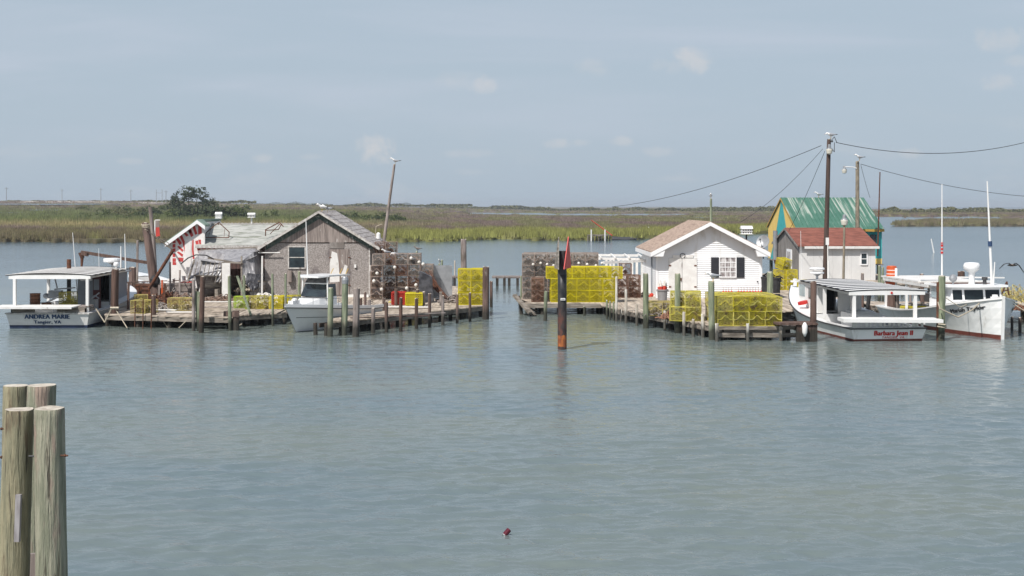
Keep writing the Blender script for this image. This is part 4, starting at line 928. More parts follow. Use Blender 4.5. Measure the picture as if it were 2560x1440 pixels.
# big leaning pile, rope on top
def leanpile():
    D = 66; a = A(363, 557, D); b = A(390, 740, D); r = 8.5/F*D
    t = thing('leaning_piling', b, 'big dark leaning piling wound with rope at its top', 'piling')
    part('shaft', pile_mb(b-(a-b).normalized()*.3, a, r*1.45, r), [m_pile, m_end], t)
    mb = MB()
    for k in range(5):
        q = a+(b-a)*(.02+.012*k); mb.tube([(q.x+r*1.12*math.cos(u), q.y+r*1.12*math.sin(u), q.z+.03*math.sin(u+k)) for u in np.linspace(0, 2*PI, 13)], .022, 4)
    part('rope_wrap', mb, m_rope, t)
    mb = MB(); mb.ball(b+Vector((-.03,-.1,.75)), .28, (1,1,1.2), 8); part('chain_wrap', mb, m_blk, t)
leanpile()
def rod(name, pts, r, mat, label, cat, n=6, group=None):
    mb = MB(); mb.tube([Vector(p) for p in pts], r, n); return solo(name, mb, mat, label, cat, group, smooth=True)
D = 67.5; rod('weathered_pole', [A(375,517,D), A(384,600,D), A(391,735,D)], .10, m_gray, 'thin crooked gray pole just behind the leaning piling', 'pole')
D = 66.5; mb = MB(); mb.beam(A(203,630,D), A(371,657,D), .16, .15); mb.beam(A(205,632,D), A(220,636,D), .3, .2)
t = thing('steel_boom', A(371,657,D), 'long dark rusty boom reaching left from the leaning piling', 'boom'); part('arm', mb, m_pile, t)
mb = MB(); mb.cyl(A(206,632,D), A(204,668,D), .10, .05, 6); mb.cyl(A(203,631,D), A(206,645,D), .16, .1, 6); part('hanging_hook', mb, m_rust, t)
D = 65.2; rod('rusty_strut', [A(432,626,D), A(372,722,D)], .085, m_rust, 'rust red strut slanting up from the foot of the leaning piling', 'strut')
D = DD(826)
mb = MB(); mb.prism([A(487,728,D-.3), A(500,730,D-.3), A(498,820,D-.3), A(492,830,D-.3)], (0,.1,0)); solo('split_plank', mb, m_gpile, 'green tapering plank jammed between the split pilings', 'plank')
mb = MB(); mb.beam(A(507,703,D-.15), A(496,742,D-.25), .12, .07); solo('split_plank', mb, m_wpile, 'pale splintered plank leaning on the split pilings', 'plank')
mb = MB(); mb.beam(A(593,690,DD(786,.55)-.2), A(627,788,DD(788,.55)-.4), .10, .05); solo('leaning_plank', mb, m_gpile, 'long pale green plank leaning across the slim green post', 'plank')
# mooring block beside the slim green post
g = G(590, 826); mb = MB(); mb.cyl((g.x,g.y,-.5),(g.x,g.y,.85),.16,.14,10); mb.beam((g.x-.5,g.y-.1,.72),(g.x+.15,g.y-.1,.68),.14,.22)
solo('mooring_block', mb, m_pile, 'squat dark post with a nailed block beside the roped green post', 'post')
# ------------------------------------------------------------------ channel marker
g = G(1405.5, 873); D = g.y
MK = thing('channel_marker', g, 'black steel channel marker pile with two red triangular boards', 'channel marker')
r = 11.3/F*D; zt = A(0, 627, D).z
def markmat():
    m = M('marker_black_paint', (.022,.024,.027), (.05,.048,.046), (5,5,3), rough=.45, var=0); t = NT(m.node_tree); b = m.node_tree.nodes['Principled BSDF']
    geo = t.n('ShaderNodeNewGeometry'); P = geo.outputs['Position']; sp = t.n('ShaderNodeSeparateXYZ'); t.l(P, sp.inputs[0])
    col = b.inputs['Base Color'].links[0].from_socket; n = t.noise(t.vmul(P, (7,7,4)), 1, 4, .65); z = t.m('ADD', sp.outputs[2], t.m('MULTIPLY', t.m('SUBTRACT', n, .5), .8))
    col = t.mix(t.m('MULTIPLY', t.m('SUBTRACT', 1.0, t.ramp(z, 1.0, 1.9)), t.m('MULTIPLY_ADD', t.ramp(n, .45, .6), .55, .12)), col, C4((.16,.055,.035)))
    z2 = t.m('ADD', sp.outputs[2], t.m('MULTIPLY', t.m('SUBTRACT', n, .5), .14))
    col = t.mix(t.m('MULTIPLY', t.m('LESS_THAN', z2, .52), t.m('GREATER_THAN', z2, .1)), col, t.mix(t.ramp(n, .4, .6), C4((.40,.13,.035)), C4((.20,.065,.03))))
    t.l(col, b.inputs['Base Color']); return m
mb = MB(); mb.lathe([(r,-.8),(r,0),(r,1),(r*.98,2.2),(r*.98,zt-.9)], (g.x,g.y,0), 20); part('pile', mb, markmat(), MK, smooth=True)
mb = MB(); mb.lathe([(r*1.0,zt-.9),(r*.9,zt-.02),(r*.8,zt)], (g.x,g.y,0), 16); mb.lathe([(r*1.05,zt-.62),(r*1.07,zt-.60),(r*1.05,zt-.58)], (g.x,g.y,0), 16); part('cap', mb, m_dark, MK)
Pz = lambda py: H-(py-HY)/F*D
pX = lambda px: (px-1280)/F*D
def board(a, b, c, mi, lab, dy):                       # apex, base left, base right with depths; a thin real plate
    mb = MB(); pts = [Vector((pX(a[0]), D+a[1], Pz(a[2]))), Vector((pX(b[0]), D+b[1], Pz(b[2]))), Vector((pX(c[0]), D+c[1], Pz(c[2])))]
    n_ = (pts[1]-pts[0]).cross(pts[2]-pts[0]).normalized()*.03
    mb.add([p for p in pts]+[p+n_ for p in pts], [(0,1,2),(5,4,3),(0,3,4,1),(1,4,5,2),(2,5,3,0)]); 
    q = part('triangle_board', mb, mi, MK, label=lab)
    return q
bm = M('marker_red_board', (.62,.055,.045), (.55,.05,.045), (3,3,3), rough=.5, var=0)
board((1419.5,-.15,591), (1407,-.62,671), (1428,.55,671), bm, 'bright red triangle board', 0)
board((1397.5,-.15,592), (1388.5,.55,672), (1396,-.62,672), [m_wood], 'brown-backed triangle board', 0)
mb = MB(); mb.bx(pX(1401), pX(1412.5), D-r-.03, D-r+.02, Pz(750), Pz(744.5)); np_ = part('number_plate', mb, m_white, MK)
mb = MB(); 
for q in range(4): mb.bx(pX(1403+q*2.1), pX(1404.2+q*2.1), D-r-.034, D-r-.031, Pz(748.6), Pz(746.2))
subpart('digits', mb, m_dark, np_, ORG[MK.name])
# ------------------------------------------------------------------ foreground dolphin of four pilings
def big_mat(name, c1, c2, c3):
    return M(name, c1, c2, (14,14,1.3), lo=.38, hi=.60, rough=.85, bump=1, bsc=(26,26,2.2), bdist=.05, var=0, dirt=c3, dsc=(7,7,1.5), dlo=.52, dhi=.68, detail=6, crack=(24,24,1.1))
mA = big_mat('treated_log_tan', (.33,.295,.19), (.235,.22,.145), (.17,.125,.08)); mB_ = big_mat('treated_log_green', (.35,.335,.25), (.22,.225,.16), (.33,.25,.20))
def fg(px, ty, D, w, px2, w2, mat, label):
    top = A(px, ty, D); bot = A(px2, 1440, D); d = (top-bot); zb = -1.0; k = (top.z-zb)/d.z; base = top-d*k
    r1 = w/2/F*D; r0 = r1+(w2-w)/2/F*D*k
    t = thing('mooring_piling', (base.x, base.y, 0), label, 'piling', 'four foreground pilings')
    n = 40; rs = []; ph = random.random()*9; K = 60
    for j in range(K+1):
        q = j/K; c = base+(top-base)*q; r = r0+(r1-r0)*q
        rs.append([c+Vector((math.cos(a), math.sin(a), 0))*r*(1+.035*(mnoise.noise(Vector((math.cos(a)*1.2+ph, math.sin(a)*1.2, q*3)))+.5*mnoise.noise(Vector((math.cos(a)*4+ph, math.sin(a)*4, q*9))))) for a in [2*PI*i/n for i in range(n)]])
    rs[-1] = [top+(p-top)*1.0+Vector((0,0,.012*mnoise.noise(Vector((p.x*5, p.y*5, 3))))) for p in rs[-1]]
    rs.append([top+(p-top)*.965+Vector((0,0,.012)) for p in rs[-1]])
    mb = MB(); mb.rings(rs, 0, cap=False); mb.add(rs[-1], [tuple(range(n))], 1)
    part('log', mb, [mat, m_end], t, smooth=False)
    for p in t.children: p.data.polygons.foreach_set('use_smooth', [True]*(len(p.data.polygons)-1)+[False])
    return t, base, top, r1
t3, b3, tp3, r3 = fg(39.5, 966, 16.6, 61, 33, 64, mA, 'shorter tan-green foreground piling at the back left of the cluster')
t4, b4, tp4, r4 = fg(105, 965, 16.2, 69, 88, 72, mB_, 'pale foreground piling at the back right of the cluster')
t1, b1, tp1, r1_ = fg(48, 1026, 14.4, 70, 33, 78, mA, 'tan front left foreground piling with a nailed gray batten')
t2, b2, tp2, r2_ = fg(123, 1023, 14.3, 74, 129, 77, mB_, 'green front right foreground piling with a broad flat top')
D = 14.4
def at1(py): q = (A(0,py,D).z-b1.z)/(tp1.z-b1.z); return b1+(tp1-b1)*q
mb = MB(); a = A(47, 1236, 13.98); b = A(43, 1354, 13.98); mb.beam(a+Vector((0,.26,0)), b+Vector((0,.26,0)), .055, .03, up=(0,1,0)); 
mb = MB(); mb.beam(A(47,1236,14.22), A(43,1354,14.20), .055, .05, up=(0,-1,0)); part('batten', mb, M('gray_violet_wood', (.34,.32,.32), (.24,.22,.22), (20,20,3), rough=.9, bump=.4), t1)
mb = MB(); mb.beam(A(80,1384,14.9), A(88,1470,14.9), .10, .06, up=(0,-1,0)); solo('splice_block', mb, m_gray, 'gray timber block wedged between the foreground pilings', 'block')
for k, (px, py, D_) in enumerate(((4,1072,16.3),(163,1139,14.2),(4,1143,14.5))):
    p = A(px, py, D_); mb = MB(); mb.cyl(p-Vector((.05,0,0)), p+Vector((.03,0,0)), .010, .010, 8); mb.cyl(p-Vector((.006,0,0)), p+Vector((.006,0,0)), .018, .018, 6)
    part('bolt', mb, m_rust, [t3,t2,t1][k])
mb = MB(); mb.cyl(A(72,1140.5,14.3), A(98,1140.5,14.3), .012, .012, 6); part('tie_rod', mb, m_dark, t1)
# ------------------------------------------------------------------ floating can
g = G(1268, 1337); CN = thing('floating_can', g, 'crushed red and silver drink can floating alone in open water', 'can')
mb = MB(); mb.cyl((g.x-.045,g.y-.02,.0),(g.x+.03,g.y+.03,.075),.042,.042,12,0,mcap=1); part('body', mb, [M('can_maroon', (.11,.018,.03), rough=.3, metal=.3), m_metal], CN, smooth=False)
mb = MB(); mb.cyl((g.x-.058,g.y-.028,-.01),(g.x-.047,g.y-.02,.0),.036,.041,12); part('lid', mb, m_metal, CN)
# ------------------------------------------------------------------ boats (local frame: stern at y=0, bow towards +y, z=0 the waterline)
class Hull:
    def __init__(s, L, B, zs, flare=.12, rake=.5, full=.55, tw=.92, pw=2.0, transom_rake=0, bowf=.30):
        s.bowf = bowf
        s.L, s.B, s.zs, s.flare, s.rake, s.full, s.tw, s.pw, s.tr = L, B, zs, flare, rake, full, tw, pw, transom_rake
    def hb(s, t):
        return s.B/2*((s.tw+(1-s.tw)*min(1, t/.35)) if t < s.full else max(.012, (1-((t-s.full)/(1-s.full))**s.pw)))
    def wb(s, t):
        q = max(0, (t-s.full*.75)/(1-s.full*.75)); return s.hb(t)*(1-s.flare)*(1-s.bowf*q) if t < .999 else .01
    def pt(s, side, t, u):                            # u=1 at the sheer, 0 at the waterline, <0 below
        z1 = s.zs(t); z = z1*u; a = s.wb(t); b = s.hb(t); x = a+(b-a)*(max(0, u)**1.25)
        if u < 0: x = a*(1+u*.5)
        y = s.L*t*(1-0)+s.rake*u*t**5+s.tr*u*(1-t)**8
        return Vector((side*x, y, z))
    def side_pt(s, side, t, below, off=0.0):          # a point a given distance below the sheer, pushed outwards
        u = 1-below/s.zs(t); p = s.pt(side, t, u); e = .004
        d1 = s.pt(side, t+e, u)-p; d2 = s.pt(side, t, u+.01)-p; n = d1.cross(d2).normalized()
        if n.x*side < 0: n = -n
        return p+n*off
    def build(s, parent, m_top, m_bot, rail, n=26, cock=(.03,.62), floor=.25, boot=.10, side_w=.28, deckm=None, coaming=.0, stripe=None, rail_h=.05):
        ts = [i/(n-1) for i in range(n)]; us = [1, .75, .5, .28, None, 0, -.3]
        mb = MB()
        for side in (-1, 1):
            g = []
            for t in ts:
                row = []
                for u in us:
                    if u is None: u = boot/s.zs(t)
                    row.append(s.pt(side, t, u))
                row.append(Vector((side*.02, row[-1].y, -.42))); g.append(row)
            for j in range(n-1):
                for k in range(len(us)):
                    q = [g[j][k], g[j+1][k], g[j+1][k+1], g[j][k+1]]
                    if side > 0: q.reverse()
                    mb.add(q, [(0,1,2,3)], 0 if k < 4 else 1)
            if side < 0: left = g[0]
            else: right = g[0]
        for k in range(len(us)): mb.add([left[k], right[k], right[k+1], left[k+1]], [(3,2,1,0)], 0 if k < 4 else 1)
        hull_o = part('hull', mb, [m_top, m_bot], parent, local=True)
        # decks, cockpit walls and floor
        mb = MB(); a, b = cock
        tt = [t for t in ts if t < a]+[a]+[t for t in ts if a < t < b]+[b]+[t for t in ts if t > b]
        def P(side, t, inset, dz=0): p = s.pt(side, t, 1); w = max(.0, abs(p.x)-inset); return Vector((side*w, p.y, p.z+dz))
        for j in range(len(tt)-1):
            t0, t1 = tt[j], tt[j+1]; mid = (t0+t1)/2
            if a <= mid <= b:
                for side in (-1, 1):
                    o0, o1, i0, i1 = P(side,t0,0,.01), P(side,t1,0,.01), P(side,t0,side_w,.02), P(side,t1,side_w,.02)
                    f0, f1 = Vector((i0.x, i0.y, floor)), Vector((i1.x, i1.y, floor))
                    mb.add([o0,o1,i1,i0], [(0,1,2,3)] if side > 0 else [(3,2,1,0)]); mb.add([i0,i1,f1,f0], [(0,1,2,3)] if side > 0 else [(3,2,1,0)])
                i0, i1 = P(-1,t0,side_w), P(-1,t1,side_w); k0, k1 = P(1,t0,side_w), P(1,t1,side_w)
                mb.add([(i0.x,i0.y,floor),(k0.x,k0.y,floor),(k1.x,k1.y,floor),(i1.x,i1.y,floor)], [(0,1,2,3)])
            else:
                l0, l1, r0, r1 = P(-1,t0,0,.01), P(-1,t1,0,.01), P(1,t0,0,.01), P(1,t1,0,.01)
                c0 = Vector((0, l0.y, l0.z+.05*abs(l0.x)+.0)); c1 = Vector((0, l1.y, l1.z+.05*abs(l1.x)))
                mb.add([l0,c0,c1,l1], [(0,1,2,3)]); mb.add([c0,r0,r1,c1], [(0,1,2,3)])
        for t in cock:
            i, k = P(-1,t,0,.01), P(1,t,0,.01); i2, k2 = P(-1,t,side_w), P(1,t,side_w)
            mb.add([(i2.x,i2.y,floor),(k2.x,k2.y,floor),(k2.x,k2.y,k2.z+.01),(i2.x,i2.y,i2.z+.01)], [(0,1,2,3)])
        part('deck', mb, deckm or m_gel, parent, local=True)
        mb = MB()                                     # rub rail
        for side in (-1, 1):
            for j in range(n-1):
                p, q = s.pt(side, ts[j], .97), s.pt(side, ts[j+1], .97); mb.beam(p+Vector((side*.02,0,0)), q+Vector((side*.02,0,0)), .06, rail_h, cap=False)
        p, q = s.pt(-1,0,.97), s.pt(1,0,.97); mb.beam(p+Vector((-.03,-.02,0)), q+Vector((.03,-.02,0)), .06, rail_h)
        part('rub_rail', mb, rail, parent, local=True)
        return hull_o
def text_mesh(txt, size, bold=.0, shear=0.0, sx=1.0, spacing=1.0, name='lettering'):
    c = bpy.data.curves.new(name, 'FONT'); c.body = txt; c.size = size; c.offset = bold; c.shear = shear; c.align_x = 'CENTER'; c.space_character = spacing; c.resolution_u = 3
    o = bpy.data.objects.new('tmp_text', c); COL.objects.link(o); bpy.context.view_layer.update()
    dg = bpy.context.evaluated_depsgraph_get(); me = bpy.data.meshes.new_from_object(o.evaluated_get(dg)); bpy.data.objects.remove(o)
    vs = [Vector((v.co.x*sx, v.co.y, 0)) for v in me.vertices]; fs = [tuple(p.vertices) for p in me.polygons]
    return vs, fs
def letters(parent, name, txt, size, fn, mat, solid=.006, **k):
    """fn maps glyph (x, y) to a point of the surface and its outward normal offset"""
    bd = k.pop('bold', 0); vs0, fs0 = text_mesh(txt, size, **k); vs, fs = [], []
    for q, dx in enumerate((-bd, 0, bd) if bd else (0,)):
        o_ = len(vs); vs += [Vector((v.x+dx, v.y+(.15*dx), 1e-4*q)) for v in vs0]; fs += [tuple(i+o_ for i in f) for f in fs0]
    mb = MB(); front = [fn(v.x, v.y, solid*2+v.z*10) for v in vs]; back = [fn(v.x, v.y, solid*.5) for v in vs]
    mb.add(front, fs); mb.add(back, [tuple(reversed(f)) for f in fs])
    return part(name, mb, mat, parent, local=True)
def canopy(t, x0, x1, y0, y1, z, camber, slope, m_slat, m_gap, posts, beam=True, over=.1, n=10, pm=None, slat=.5, taper=0):
    """cambered canopy of athwartship slats"""
    xc = (x0+x1)/2; hw = (x1-x0)/2+over
    def zz(x, y): return z+camber*(1-((x-xc)/hw)**2)+slope*(y-y0)
    xs = [xc-hw+2*hw*i/12 for i in range(13)]
    def tx(x, y): return x+taper*(y-y0)/(y1-y0)*max(0, (xc+hw-x)/(2*hw))
    mb = MB()
    def V_(x, y, dz): return (tx(x, y), y, zz(x, y)+dz)
    for i in range(12):
        xa, xb = xs[i], xs[i+1]
        mb.add([V_(xa,y0,0),V_(xb,y0,0),V_(xb,y1,0),V_(xa,y1,0),V_(xa,y0,-.04),V_(xb,y0,-.04),V_(xb,y1,-.04),V_(xa,y1,-.04)], [(0,1,2,3),(7,6,5,4),(0,4,5,1),(2,6,7,3)])
    st = (y1-y0)/n
    for k in range(n):
        ya = y0+st*k-.02; yb = ya+st*slat; h = .008
        for i in range(12):
            xa, xb = xs[i], xs[i+1]
            mb.add([V_(xa,ya,h),V_(xb,ya,h),V_(xb,yb,h),V_(xa,yb,h),V_(xa,ya,-.002),V_(xb,ya,-.002)], [(0,1,2,3),(0,4,5,1)], 1)
    part('canopy_roof', mb, [m_gap, m_slat], t, local=True)
    mb = MB()
    mb.beam((x0-over*.4,y0+.05,z-.09), (x1+over*.4,y0+.05,z-.09), .07, .17)
    for x in (x0,x1): mb.beam((x,y0+.09,z-.09), (tx(x,y1),y1,z-.09+slope*(y1-y0)), .06, .12)
    for yy in np.linspace(y0+1.2, y1-.3, 4): mb.beam((tx(x0,yy),yy,z-.04+slope*(yy-y0)), (x1,yy,z-.04+slope*(yy-y0)), .05, .08)
    part('canopy_frame', mb, pm or m_white, t, local=True)
    for x, y, zb in posts:
        mb = MB(); mb.beam((x,y,zb), (x,y,z-.15+slope*max(0,y-y0)), .12, .12, up=(0,1,0)); part('post', mb, pm or m_white, t, local=True)
def radome(t, x, y, z, r=.32, h=.22, stand=.3, flat=True):
    mb = MB(); mb.lathe([(.05,z),(.06,z+.02),(.05,z+stand*.7),(r*.55,z+stand),(r*.97,z+stand+.03),(r,z+stand+h*.5),(r*.95,z+stand+h*.9),(r*.6,z+stand+h)], (x,y,0), 18); part('radar_dome', mb, m_gel, t, local=True, smooth=False)
def antenna(t, a, b, r=.025, label=None, bands=None):
    a = Vector(a); b = Vector(b); mb = MB(); mb.cyl(a, b, r*1.3, r*.6, 7, 0)
    if bands:
        for q0, q1, mi in bands: mb.cyl(a+(b-a)*q0, a+(b-a)*q1, r*2.0, r*2.0, 8, mi)
    part('antenna', mb, [m_white, m_redl, m_navy], t, local=True, label=label)
# ---- left workboat, transom to camera
D0 = DD(820); AMx = ((26+217)/2-1280)/F*D0
t = thing('workboat', (AMx, D0, 0), 'white workboat with blue bottom and slatted canopy at far left, stern facing', 'workboat'); AM = t
hl = Hull(10.6, 3.62, lambda t: .66+.95*max(0, t-.15)**1.8, flare=.07, rake=.5, tw=1.0, pw=2.3, transom_rake=-.16)
hl.build(t, m_hullg, m_blue, m_wtrim, cock=(.02,.47), floor=.22, boot=.13)
fnA = lambda z0: (lambda x, y, o: Vector((x-.02, hl.tr*(z0+y)/.66-o-.004, z0+y)))
letters(t, 'boat_name', 'ANDREA MARIE', .27, fnA(.415), m_navy, bold=.017, sx=.98, spacing=1.06)
letters(t, 'home_port', 'Tangier, VA', .20, fnA(.20), m_navy, bold=.010, sx=1.12, spacing=1.08)
# trough panels and culling boards over the transom
mb = MB(); mb.bx(-1.65,-.62,.02,.08,.68,.88); mb.bx(.35,1.62,.02,.08,.68,.90); mb.bx(-1.65,-1.6,.02,1.2,.68,.86); mb.bx(1.57,1.62,.02,1.2,.68,.86); part('side_board', mb, m_wood, t, local=True)
mb = MB(); mb.prism([(-2.25,-.55,.90),(1.18,-.55,.90),(1.28,.5,.93),(-2.2,.5,.93)], (0,0,.05)); mb.bx(-2.2,1.18,-.56,-.53,.87,.955); part('culling_board', mb, m_wwhite, t, local=True)
mb = MB(); mb.bx(.35,1.72,.1,.8,.905,.955); part('culling_board', mb, m_gray, t, local=True)
xl, xr = -1.72, 1.68
canopy(t, xl, xr, .15, 5.7, 2.30, .10, .005, m_wwhite, M('canopy_brown_gray', (.10,.09,.085), (.07,.065,.06), (3,3,3), rough=.8), [(xl+.17,.2,.68),(xr-.05,.2,.68),(xl+.1,4.6,.6),(xr-.05,4.2,.6)], over=.22, n=7, slat=.40)
# cabin
mb = MB()
cy_ = 4.9; ch = 2.12
mb.bx(-.35,.38,cy_,cy_+.06,.25,ch); mb.bx(1.15,1.35,cy_,cy_+.06,.25,ch); mb.bx(-.35,-.29,cy_+.06,cy_+2.2,.25,ch); mb.bx(1.29,1.35,cy_+.06,cy_+2.2,.25,ch); mb.bx(-.35,1.35,cy_+2.14,cy_+2.2,.25,ch); mb.bx(-.5,1.5,cy_-.15,cy_+2.4,ch,ch+.06)
part('cabin', mb, m_grayp, t, local=True)
mb = MB(); mb.bx(.39,.75,cy_-.03,cy_+.02,.25,1.98); dr_ = part('door', mb, M('maroon_door', (.11,.03,.028), (.08,.025,.022), (5,5,2), rough=.5), t, local=True)
mb = MB(); mb.bx(.42,.68,cy_-.045,cy_-.032,1.35,1.85); q = part('door_window', mb, m_grayp, dr_, local=True)
mb = MB(); mb.bx(.76,1.14,cy_+.4,cy_+.45,.25,2.1); part('doorway', mb, m_int, t, local=True)
mb = MB(); mb.bx(-.2,.36,cy_-.06,cy_-.01,1.78,1.94); part('vent_panel', mb, m_white, t, local=True)
mb = MB(); mb.cyl((-.32,3.6,.3),(-.32,3.6,2.28),.10,.10,10,0); mb.cyl((-.32,3.6,2.28),(-.32,3.6,2.85),.105,.10,10,1); part('exhaust_stack', mb, [m_dark, m_rust], t, local=True)
radome(t, 1.05, 5.7, 2.25, .42, .22, .36)
mb = MB(); mb.lathe([(.03,2.3),(.05,2.45),(.13,2.5),(.13,2.6),(.07,2.66)], (1.45,5.0,0), 12); part('beacon_dome', mb, m_gel, t, local=True)
antenna(t, (-.55,5.5,1.0), (-.75,5.4,4.05), .022, 'thin tall white whip'); antenna(t, (1.55,5.4,2.2), (1.55,5.4,3.4), .035); antenna(t, (1.9,5.0,2.2), (1.85,5.0,4.0), .025); antenna(t, (.45,5.6,2.2), (.43,5.6,3.3), .012)
# winch arm
mb = MB(); mb.beam((-.75,2.9,2.1),(-.62,2.9,1.55),.05,.05); mb.bx(-1.0,-.42,2.8,3.1,1.1,1.45); mb.ball((-1.12,2.9,1.2),.13,(1.3,1,1),8); mb.beam((-.75,2.9,1.5),(.2,2.9,1.58),.06,.06); part('pot_hauler', mb, m_metal, t, local=True)
mb = MB(); mb.bx(.95,1.2,2.6,3.1,.6,1.05); mb.beam((1.0,2.6,1.05),(1.3,2.9,1.35),.05,.05); mb.tube([(1.0,2.6,1.0),(1.2,2.5,1.25),(1.35,2.7,1.1)],.03); part('engine_box', mb, m_metal, t, local=True)
mb = MB(); mb.beam((-1.05,2.2,.85),(-.15,2.6,1.35),.30,.06); part('chute', mb, m_white, t, local=True)
ax = AMx; 
def basket(x, y, z, n, label, mat):
    th = thing('bushel_basket', (x, y, z), label, 'basket', 'baskets on the left workboat'); mb = MB()
    for k in range(n): mb.lathe([(.20,k*.15),(.225,k*.15+.12),(.24,k*.15+.125),(.24,k*.15+.15),(.2,k*.15+.15)], (x,y,z), 14)
    part('basket', mb, mat, th); mb = MB()
    for k in range(n): mb.lathe([(.235,k*.15+.03),(.235,k*.15+.055)], (x,y,z), 14, cap=False)
    part('hoop', mb, m_rust, th)
m_bask = M('basket_wood', (.22,.11,.06), (.13,.065,.04), (3,3,12), rough=.9)
for k in range(4): basket(ax-1.02, D0+1.2, .90-.32+.15*k+.25, 1, 'brown bushel basket in the tall basket stack on the leftmost workboat, %s' % ['bottom one','second from bottom','third from bottom','top one'][k], m_bask)
for k in range(2): basket(ax-.62, D0+1.5, .70+.15*k, 1, 'brown bushel basket in the short pair beside the tall stack, %s' % ['lower','upper'][k], m_bask)
# ---- right lettered workboat
D0 = DD(853); BJx = ((2125+2315)/2-1280)/F*D0
ROT = math.radians(6.5)
t = thing('workboat', (BJx, D0, 0), 'white workboat with red lettering on its stern and gray slatted canopy', 'workboat', rz=ROT); BJ = t
hb = Hull(11.2, 3.35, lambda t: .52+1.45*max(0, t-.2)**1.75, flare=.10, rake=.55, tw=.92, full=.45, pw=1.9, transom_rake=-.10)
hb.build(t, m_hull, m_red, m_dark, cock=(.02,.46), floor=.2, boot=.09, rail_h=.045)
fnB = lambda x0, z0: (lambda x, y, o: Vector((x+x0, hb.tr*(z0+y)/.52-o-.004, z0+y)))
letters(t, 'boat_name', 'Barbara Jean II', .27, fnB(.20,.235), m_redl, bold=.014, sx=.98, spacing=1.03)
letters(t, 'home_port', 'TANGIER, VA.', .135, fnB(.2,.105), m_redl, bold=0, shear=.2, sx=1.05, spacing=1.1)
mb = MB(); mb.prism([(-2.0,-.5,.80),(2.05,-.5,.74),(2.0,.3,.76),(-1.95,.3,.82)], (0,0,.13)); part('culling_board', mb, m_white, t, local=True)
mb = MB()
for k in range(15): x = -1.3+k*.19; mb.bx(x, x+random.uniform(.04,.11), .0, .04, .52, .76)
mb.bx(-1.4,1.45,-.05,.1,.50,.56); part('transom_slats', mb, m_white, t, local=True)
canopy(t, -1.50, 1.45, .0, 7.3, 1.99, .06, .002, m_white, M('canopy_slate', (.055,.055,.062), (.04,.04,.045), (3,3,3), rough=.6), [(-1.35,.1,.5),(1.15,.1,.5),(-1.28,3.6,.5),(.3,4.6,.3)], over=.2, n=8, slat=.34, taper=.62)
mb = MB(); mb.cyl((.15,-.02,1.90),(.15,.01,1.90),.045,.045,10); part('stern_light', mb, m_redl, t, local=True)
mb = MB(); cy_ = 5.2; ch = 1.93
mb.bx(-1.0,-.72,cy_,cy_+.06,.2,ch); mb.bx(-.1,.95,cy_,cy_+.06,.2,ch); mb.bx(-1.0,-.94,cy_+.06,cy_+2.5,.4,ch); mb.bx(.89,.95,cy_+.06,cy_+2.5,.4,ch); mb.bx(-1.0,.95,cy_+2.5,cy_+2.56,1.2,ch); mb.bx(-1.08,1.02,cy_+2.1,cy_+2.75,ch,ch+.06)
part('cabin', mb, m_white, t, local=True)
mb = MB(); mb.bx(-.71,-.11,cy_+.5,cy_+.55,.2,1.92); part('doorway', mb, m_int, t, local=True)
mb = MB(); mb.bx(-1.015,-.98,cy_+.5,cy_+1.2,1.25,1.72); part('side_window', mb, m_glass, t, local=True)
mb = MB(); mb.bx(-1.015,-.98,cy_+1.7,cy_+2.4,1.3,1.80); part('side_window', mb, m_lglass, t, local=True)
mb = MB(); mb.bx(-.85,-.1,cy_+2.56,cy_+2.6,1.4,1.85); part('windscreen', mb, m_lglass, t, local=True)
mb = MB(); mb.rings([[(-.8,cy_+2.56,.9),(.75,cy_+2.56,.9),(.75,cy_+2.56,1.42),(-.8,cy_+2.56,1.42)],[(-.4,cy_+4.1,1.3),(.3,cy_+4.1,1.3),(.25,cy_+4.0,1.55),(-.35,cy_+4.0,1.55)]]); part('trunk_cabin', mb, m_gel, t, local=True)
mb = MB(); mb.bx(-.2,1.0,3.0,4.6,.2,.82); mb.bx(-.1,.7,3.2,4.3,.82,.90); part('engine_box', mb, m_white, t, local=True)
mb = MB(); mb.cyl((-1.25,6.4,1.0),(-1.28,6.4,1.12),.22,.22,14); part('ring_buoy', mb, m_redl, t, local=True)
mb = MB(); yb = hb.L+.3; mb.bx(-.07,.07,yb-.35,yb-.2,1.5,1.85); mb.bx(-.2,.2,yb-.32,yb-.22,1.68,1.76); part('bow_bitt', mb, m_white, t, local=True)
radome(t, -.30, 7.3, 1.98, .32, .12, .28); mb = MB(); mb.lathe([(.31,2.46),(.34,2.50),(.31,2.56)], (-.30,7.3,0), 16); part('radar_cap', mb, m_gel, t, local=True)
antenna(t, (-.98,7.4,1.9), (-1.02,7.4,4.2), .012)
# ---- bow-on workboat
g = G(2507, 849); ST = g; ang = math.radians(180-9)     # bow points to the camera and a little right
L_ = 10.0; dirv = Vector((math.sin(math.radians(4)), -math.cos(math.radians(4)), 0)); stern = Vector((g.x, g.y, 0))-dirv*(L_*1.0)
t = thing('workboat', stern, 'white workboat with black bow lettering and red waterline, bow facing right', 'workboat', rz=math.atan2(-dirv.x, dirv.y)); MT = t
hm = Hull(L_, 3.55, lambda t: .62+1.08*max(0, (t-.1)/.9)**1.9, flare=.14, rake=.12, tw=.9, full=.52, pw=3.3, transom_rake=-.1, bowf=.55)
hm.build(t, m_hull, m_red, m_white, cock=(.03,.56), floor=.22, boot=.17)
